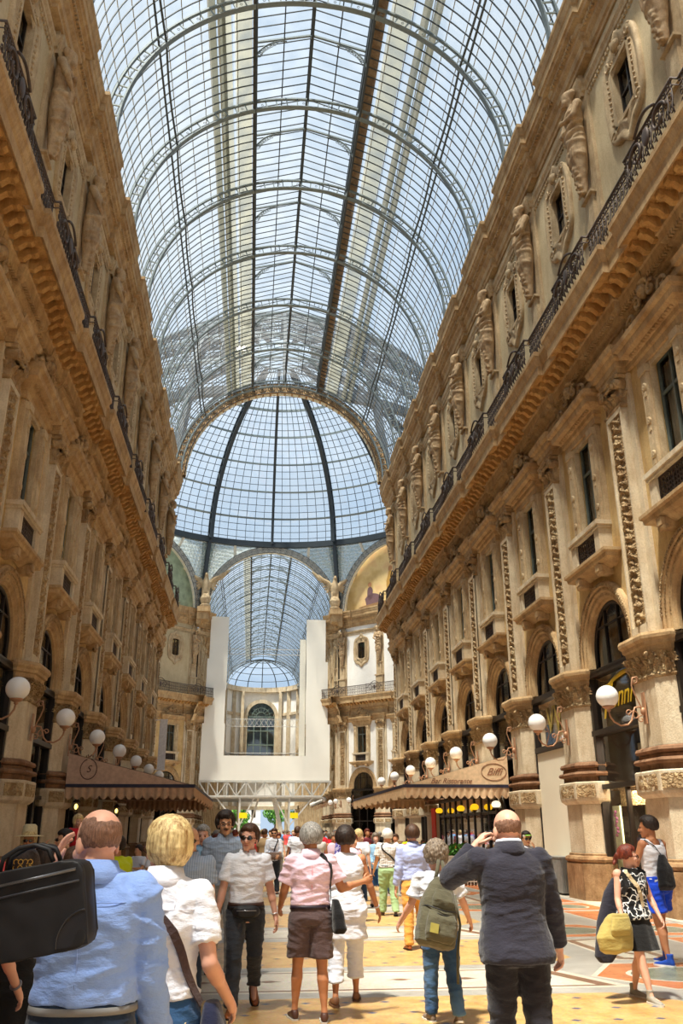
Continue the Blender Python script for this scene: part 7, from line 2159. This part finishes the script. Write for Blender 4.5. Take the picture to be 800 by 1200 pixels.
# 13 bald man with sunglasses, 14 grey haired man
p = Person(1.74, build=1.08, arms=((4, 8, 12), (4, 8, 12)), head=(4, 0, 0))
make(p, -2.08, 9.4, 176, 'bald person in sunglasses half hidden behind the blonde woman', SK['tan'], T_(C['slate'], hem=.55, sleeve='short', grow=.016, seed=43), T_(C['navy']), (HR['stubble'], 'bald'), (DLEATHER, 'shoe'), [('sunglasses', p.specs(True)), ('collar', p.collar(C['slate']))], face=True)
p = Person(1.77, build=1.1, arms=((4, 8, 12), (4, 8, 12)), head=(-2, 0, 0))
make(p, -2.14, 13.0, 182, 'grey-haired person in a light blue shirt coming towards the camera behind the blonde woman', SK['pink'], T_(C['skyb'], hem=.55, sleeve='long', grow=.016, seed=47), T_(C['stone']), (HR['grey'], 'short'), (DLEATHER, 'shoe'), [('collar', p.collar(C['skyb']))], cover=('leg', 'arm'), face=True)

# 15-17 three dark-haired women on the left, 18 hat, 19 dad, 20 child, 21 coral, 22 lime
p = Person(1.60, 'f', arms=((10, 14, 8), (4, 8, 12)), head=(6, 0, 0))
r = make(p, -2.86, 5.8, 0, 'dark-haired person with a gold hair clip just left of the black bag', SK['tan'], T_(C['blackc'], hem=.5, sleeve='none', grow=.012, name='top', seed=5), None, (HR['dark'], 'bob'), (BLK, 'low'), [('skirt', p.skirt(C['blackc'], .58, .40, .02))], cover=())
mb = MB()
for i in range(5):
    for j in range(3):
        c_ = p.hd((-.055 + .0275 * i, -.132 + .012 * abs(i - 2) * .6, .10 + .035 * j)); mb.tube([c_ + p.RH @ V((.014 * cos(t), -.004, .014 * sin(t))) for t in [2 * pi * q / 8 for q in range(8)]], .003, 4, closed=True)
link('hair_clip', mb.mesh('hair_clip', plain('gold_clip', srgb(210, 170, 80), .3, .6)), r)
p = Person(1.60, 'f', arms=((4, 8, 12), (4, 8, 12)), head=(-10, 4, 0))
make(p, -2.92, 6.8, 0, 'dark-haired person between the gold clip woman and the man in light blue', SK['tan'], T_(C['wine'], hem=.5, sleeve='short', seed=6), T_(C['navy']), (HR['dark'], 'bob'), (BLK, 'low'))
p = Person(1.58, 'f', arms=((4, 8, 12), (4, 8, 12)), head=(10, 6, 0))
make(p, -2.84, 7.35, 0, 'brown-haired person whose crown just shows above the black bag handles', SK['tan'], T_(C['white'], hem=.5, sleeve='short', seed=8), T_(C['jeans']), (HR['brown'], 'bob'), (BLK, 'low'))
p = Person(1.72, 'f', arms=((6, 10, 20), (4, 12, 40, 20)), head=(10, 0, 0))
r = make(p, -4.40, 12.5, 180, 'person in a straw hat and sky blue vest standing before the left pier', SK['deep'], T_(C['bluetank'], hem=.5, sleeve='none', grow=.010, name='vest', neck=.81, seed=9), T_(C['tan']), (HR['blonde'], 'long'), (BLK, 'low'), [('sunglasses', p.specs(True))], cover=('leg',), face=True)
mb = MB(); mb.lathe([(.0, .13), (.06, .135), (.088, .11), (.098, .03), (.10, .0), (.19, -.015), (.195, -.02), (.10, -.012)], (0, 0, 0), 28)
o = link('straw_hat', mb.mesh('straw_hat', plain('pale_straw', srgb(206, 190, 150), .8, bump=.3, scale=50)), r, p.hd((0, -.012, .185)))
b = link('shoulder_bag', None, None, (-4.40, 12.5, 0), pi); tag(b, 'black shoulder bag of the person in the straw hat', 'bag')
link('strap', strap_on(p, [(.838, 40), (.80, 28), (.74, 14), (.66, 6), (.58, 0)], .03, BLK, .02), b)
mb = MB(); ell_loft(mb, [((.26, 0, .72), .06, .14), ((.27, 0, .86), .07, .15), ((.24, 0, .98), .04, .10)], 16, 3); link('bag_body', fuse(mb, 'bag_body', [BAGBLK], .015, 1), b)
p = Person(1.72, build=1.05, arms=((40, 18, 128, 10), (50, 18, 125, 10)), head=(-50, 0, 0))
make(p, -4.04, 13.0, 170, 'person in sunglasses and a violet print shirt carrying a toddler on the shoulders', SK['tan'], T_(C['purple'], hem=.52, sleeve='short', seed=10, sl_grow=1.1), T_(C['tan'], to=.5, wide=1.1), (HR['dark'], 'short'), (BLK, 'low'), [('sunglasses', p.specs(True))], face=True)
p = Person(.92, build=1.15, legs=((78, 80, 14), (78, 80, 14)), arms=((30, 10, 40), (30, 10, 40)), head=(40, 0, 0))
p.k *= 1.25
make(p, -3.92, 13.24, 170, 'blonde toddler in a red top riding on the shoulders of the man in violet', SK['pale'], T_(C['redc'], hem=.5, sleeve='short', grow=.010, seed=12, name='top'), T_(C['jeans'], to=.9, grow=.006), (HR['blonde'], 'bob'), (WHT, 'low'), [], z=1.15, face=True)
p = Person(1.62, 'f', arms=((8, 16, 20), (4, 10, 12)), head=(20, 0, 0))
make(p, -4.74, 12.0, 184, 'dark-haired person in a coral top at the left edge of the picture', SK['tan'], T_(C['coral'], hem=.5, sleeve='short', seed=14), T_(C['jeans']), (HR['dark'], 'long'), (BLK, 'low'), [], face=True)
p = Person(1.66, 'm', lean=12, arms=((20, 12, 50), (20, 12, 50)), head=(0, 10, 0))
make(p, -3.12, 12.0, 40, 'person in a lime yellow top between the two foreground heads', SK['deep'], T_(C['lime'], hem=.5, sleeve='short', seed=15), T_(C['navy']), (HR['dark'], 'short'), (BLK, 'low'), [])
# 23 woman at the bottom left whose arm and black skirt show under the bag
p = Person(1.66, 'f', arms=((6, 10, 14), (16, 18, 24)), head=(0, 0, 0))
r = make(p, -2.98, 5.1, 10, 'person in red top and black skirt, bare arm showing below the big black bag', SK['pink'], T_(C['redc'], hem=.52, sleeve='none', seed=16, name='top'), None, (HR['brown'], 'short'), (BLK, 'low'), [('skirt', p.skirt(C['blackc'], .58, .42, .02))], cover=())
c_ = p.j['arm1'][2]; d_ = p.j['arm1'][3]; a1 = d_.orthogonal().normalized(); a2 = d_.cross(a1)
mb = MB(); mb.tube([c_ - d_ * .02 + (a1 * cos(t) + a2 * sin(t)) * .028 for t in [2 * pi * q / 16 for q in range(16)]], .006, 6, closed=True); link('wristwatch', mb.mesh('wristwatch', plain('watch_grey', srgb(120, 120, 124), .3, .6)), r)
# 24 cap man by the right pier
p = Person(1.68, arms=((40, 10, 110), (4, 8, 12)), head=(30, 0, 0))
r = make(p, 3.78, 17.0, 150, 'person in a white cap with green peak behind the suited man', SK['tan'], T_(C['greyt'], hem=.52, sleeve='short', seed=18), T_(C['stone']), (HR['dark'], 'short'), (BLK, 'low'), [('sunglasses', p.specs(True))], face=True)
mb = MB(); mb.ball(p.hd((0, -.012, .175)), .086, .102, .07, 16, 10, p.RH); link('cap', mb.mesh('cap', WHT), r)
mb = MB(); mb.ball(p.hd((0, .12, .175)), .07, .07, .012, 14, 6, p.RH); link('cap_peak', mb.mesh('cap_peak', plain('green_peak', srgb(150, 214, 70), .6)), r)
# 25 woman with brown bag, 26 man in white tee
p = Person(1.78, 'f', arms=((10, 10, 60, 30), (6, 10, 40, 20)), head=(-6, 0, 0))
r = make(p, -.76, 26.9, 180, 'person in a white top and dark jeans carrying a brown bag, walking towards the camera', SK['tan'], T_(C['white'], hem=.5, sleeve='elbow', seed=20), T_(C['dgrey']), (HR['brown'], 'pulled'), (DLEATHER, 'shoe'), [('sunglasses', p.specs(True))], face=True)
b = link('handbag', None, None, (-.76, 26.9, 0), pi); tag(b, 'boxy brown handbag of the woman in white and dark jeans', 'bag')
mb = MB(); ell_loft(mb, [((-.02, .20, .92), .20, .06), ((-.02, .2, 1.0), .22, .08), ((-.02, .19, 1.12), .20, .06)], 20, 4); link('bag_body', fuse(mb, 'bag_body', [cloth('taupe_bag', srgb(120, 96, 84))], .015, 1), b)
link('strap', strap_on(p, [(.842, 140), (.80, 120), (.72, 100), (.64, 90)], .03, BLK, .02), b)
p = Person(1.82, build=1.08, arms=((10, 12, 50), (10, 12, 50)), head=(0, 0, 0))
make(p, -.04, 27.5, 0, 'person in a plain white tee and tan shorts walking away beyond the man in pink', SK['deep'], T_(C['tank'], hem=.5, sleeve='short', seed=21, sl_grow=1.2), T_(C['mustard'], to=.5, wide=1.1, name='shorts'), (HR['brown'], 'short'), (WHT, 'shoe'), [])

# ------------------------------------------------------------------ the crowd: a few bodies, many outfits
def crowd_proto(sex, pose, seed):
    hgt = {'m': 1.76, 'f': 1.66}[sex]
    legs, arms = [(((22, 8), (-16, 20)), ((-14, 8, 14), (18, 8, 22))), (((3, 2), (-2, 2)), ((6, 9, 20), (10, 10, 60, 30))), (((-14, 22), (18, 8)), ((16, 9, 30), (-12, 9, 12)))][pose]
    p = Person(hgt, sex, arms=arms, legs=legs, detail=0, head=(seed * 17 % 50 - 25, 0, 0), build=1 + .04 * (seed % 3))
    sleeve = ('short', 'long', 'none')[seed % 3] if sex == 'f' else ('short', 'long')[seed % 2]
    d = {'body': p.body(SK['tan'], ('leg',)), 'shirt': p.top(C['white'], hem=.5, sleeve=sleeve, grow=.018), 'hair': p.hair(HR['dark'], ('short', 'bob', 'dark_thick')[seed % 3] if sex == 'f' else 'short'),
         'trousers': p.bottoms(C['navy'], to=(1.0, .5, .9)[seed % 3], grow=.012, wide=1.08)}
    mb = MB()
    for i in (0, 1):
        an = p.j['leg%d' % i][2]; taper(mb, an + V((0, -.01, -.03)), an + V((0, .13, -.045)), .042, .032, 8)
    d['shoes'] = mb.mesh('shoes', BLK)
    return d
PROT = [crowd_proto('mf'[i % 2], i % 3, i) for i in range(6)]
TOPS = [('white', 'white'), ('red', 'redc'), ('light blue', 'skyb'), ('pink', 'pink'), ('black', 'blackc'), ('grey', 'greyt'), ('navy', 'navy'), ('coral', 'coral'), ('check', 'plaid'), ('lime', 'lime'), ('violet', 'purple'), ('tan', 'tan'), ('wine red', 'wine'), ('blue', 'bluetank')]
BOTS = [('navy', 'navy'), ('jeans', 'jeans'), ('tan', 'tan'), ('black', 'blackc'), ('white', 'white'), ('grey', 'stone'), ('mustard', 'mustard')]
HAIRS = ['dark', 'brown', 'blonde', 'grey', 'salt', 'red']
MCACHE = {}
def recol(me, mat):
    k = (me.name, mat.name)
    if k not in MCACHE:
        c = me.copy(); c.materials.clear(); c.materials.append(mat); MCACHE[k] = c
    return MCACHE[k]
rnd = random.Random(42)
people = []
def crowd_person(x, y, yaw, pi_, ti, bi, hi, sk, label, z=0, group='far crowd'):
    r = empty('person', (x, y, z), radians(yaw)); tag(r, label, 'person', group)
    d = PROT[pi_]
    link('body', recol(d['body'], SK[sk]), r); link('shirt', recol(d['shirt'], C[TOPS[ti][1]]), r); link('trousers', recol(d['trousers'], C[BOTS[bi][1]]), r); link('hair', recol(d['hair'], HR[HAIRS[hi]]), r); link('shoes', d['shoes'], r)
    return r
spots = []
tries = 0
while len(spots) < 112 and tries < 6000:
    tries += 1
    y = rnd.choice([rnd.uniform(22, 40), rnd.uniform(30, 60), rnd.uniform(45, 88)])
    x = rnd.uniform(-3.4, 3.0) if y < 46 else rnd.uniform(-6, 6)
    if y < 30 and (-1.9 < x < .6 or x > 1.9): continue
    if all((x - a) ** 2 + (y - b_) ** 2 > .8 for a, b_ in spots): spots.append((x, y))
spots += [(2.6, 25.4), (3.1, 25.9), (1.1, 21.6), (.62, 18.6), (-2.6, 17.5), (-2.2, 20.5), (3.3, 27.2), (1.9, 27.6)]
spots.sort(key=lambda q: q[1])
seen = {}
for i, (x, y) in enumerate(spots):
    ti, bi, hi = rnd.randrange(len(TOPS)), rnd.randrange(len(BOTS)), rnd.randrange(len(HAIRS)); yaw = rnd.choice([0, 180]) + rnd.uniform(-25, 25)
    if (x, y) == (2.6, 25.4): ti = 2
    key = (TOPS[ti][0], BOTS[bi][0]); seen[key] = seen.get(key, 0) + 1
    lab = '%s top and %s bottoms person strolling, %s such figure from camera' % (key[0], key[1], ordinal(seen[key] - 1))
    crowd_person(x, y, yaw, rnd.randrange(6), ti, bi, hi, rnd.choice(['tan', 'pink', 'deep', 'pale']), lab)
# seated guests under the awnings
def seated_proto(sex, seed):
    p = Person(1.72 if sex == 'm' else 1.64, sex, legs=((88, 88), (84, 84)), arms=((30, 10, 70, 25), (36, 10, 60, 25)), detail=0, head=(seed * 20 - 20, -4, 0))
    sh = .045 * p.H
    d = {'body': p.body(SK['tan'], ('leg',)), 'shirt': p.top(C['white'], hem=.5, sleeve='short', grow=.018), 'hair': p.hair(HR['dark'], 'short' if sex == 'm' else 'bob'), 'trousers': p.bottoms(C['navy'], grow=.012)}
    mb = MB()
    for i in (0, 1):
        an = p.j['leg%d' % i][2]; taper(mb, an + V((0, -.01, -.03)), an + V((0, .13, -.045)), .042, .032, 8)
    d['shoes'] = mb.mesh('shoes', BLK); return d
k0 = len(PROT); PROT += [seated_proto('m', 0), seated_proto('f', 1), seated_proto('m', 2)]
for i, (x, y, yaw, pr, ti, hi, lb) in enumerate(((5.4, 33.4, 180, k0, 4, 0, 'seated guest in black behind the first white table'), (6.3, 32.5, 90, k0 + 1, 6, 1, 'seated guest in navy at the right of the first white table'), (5.6, 36.9, 180, k0 + 2, 5, 4, 'seated guest in grey at the deeper white table'),
        (4.6, 34.9, 180, k0, 12, 0, 'seated guest in wine red at the outer white table on the right'), (-4.4, 24.9, 150, k0, 0, 0, 'seated guest in white before the taupe awning, farther one'), (-3.9, 24.0, 200, k0 + 1, 0, 0, 'seated guest in white before the taupe awning, nearer one'), (-5.3, 18.7, -90, k0 + 1, 12, 5, 'seated guest in wine red at the red table'))):
    crowd_person(x, y, yaw, pr, ti, 0, hi, 'tan', lb, 0, 'seated restaurant guests')
    r = empty('cafe_chair', (x, y, 0), radians(yaw)); tag(r, 'chair under the ' + lb, 'chair')
    mb = MB(); mb.box(-.2, .2, -.22, .2, .34, .37); link('seat', mb.mesh('seat', M['dark_frame']), r)
    mb = MB(); mb.tube([(.19 * cos(a), -.24, .4 + .42 * sin(a)) for a in [pi * q / 12 for q in range(13)]], .016, 6); link('backrest', mb.mesh('backrest', M['dark_frame']), r)
    for sx in (-1, 1):
        for sy in (-1, 1): mb = MB(); mb.bar((sx * .17, sy * .18, .34), (sx * .18, sy * .2, 0), .025); link('leg', mb.mesh('leg', M['dark_frame']), r)
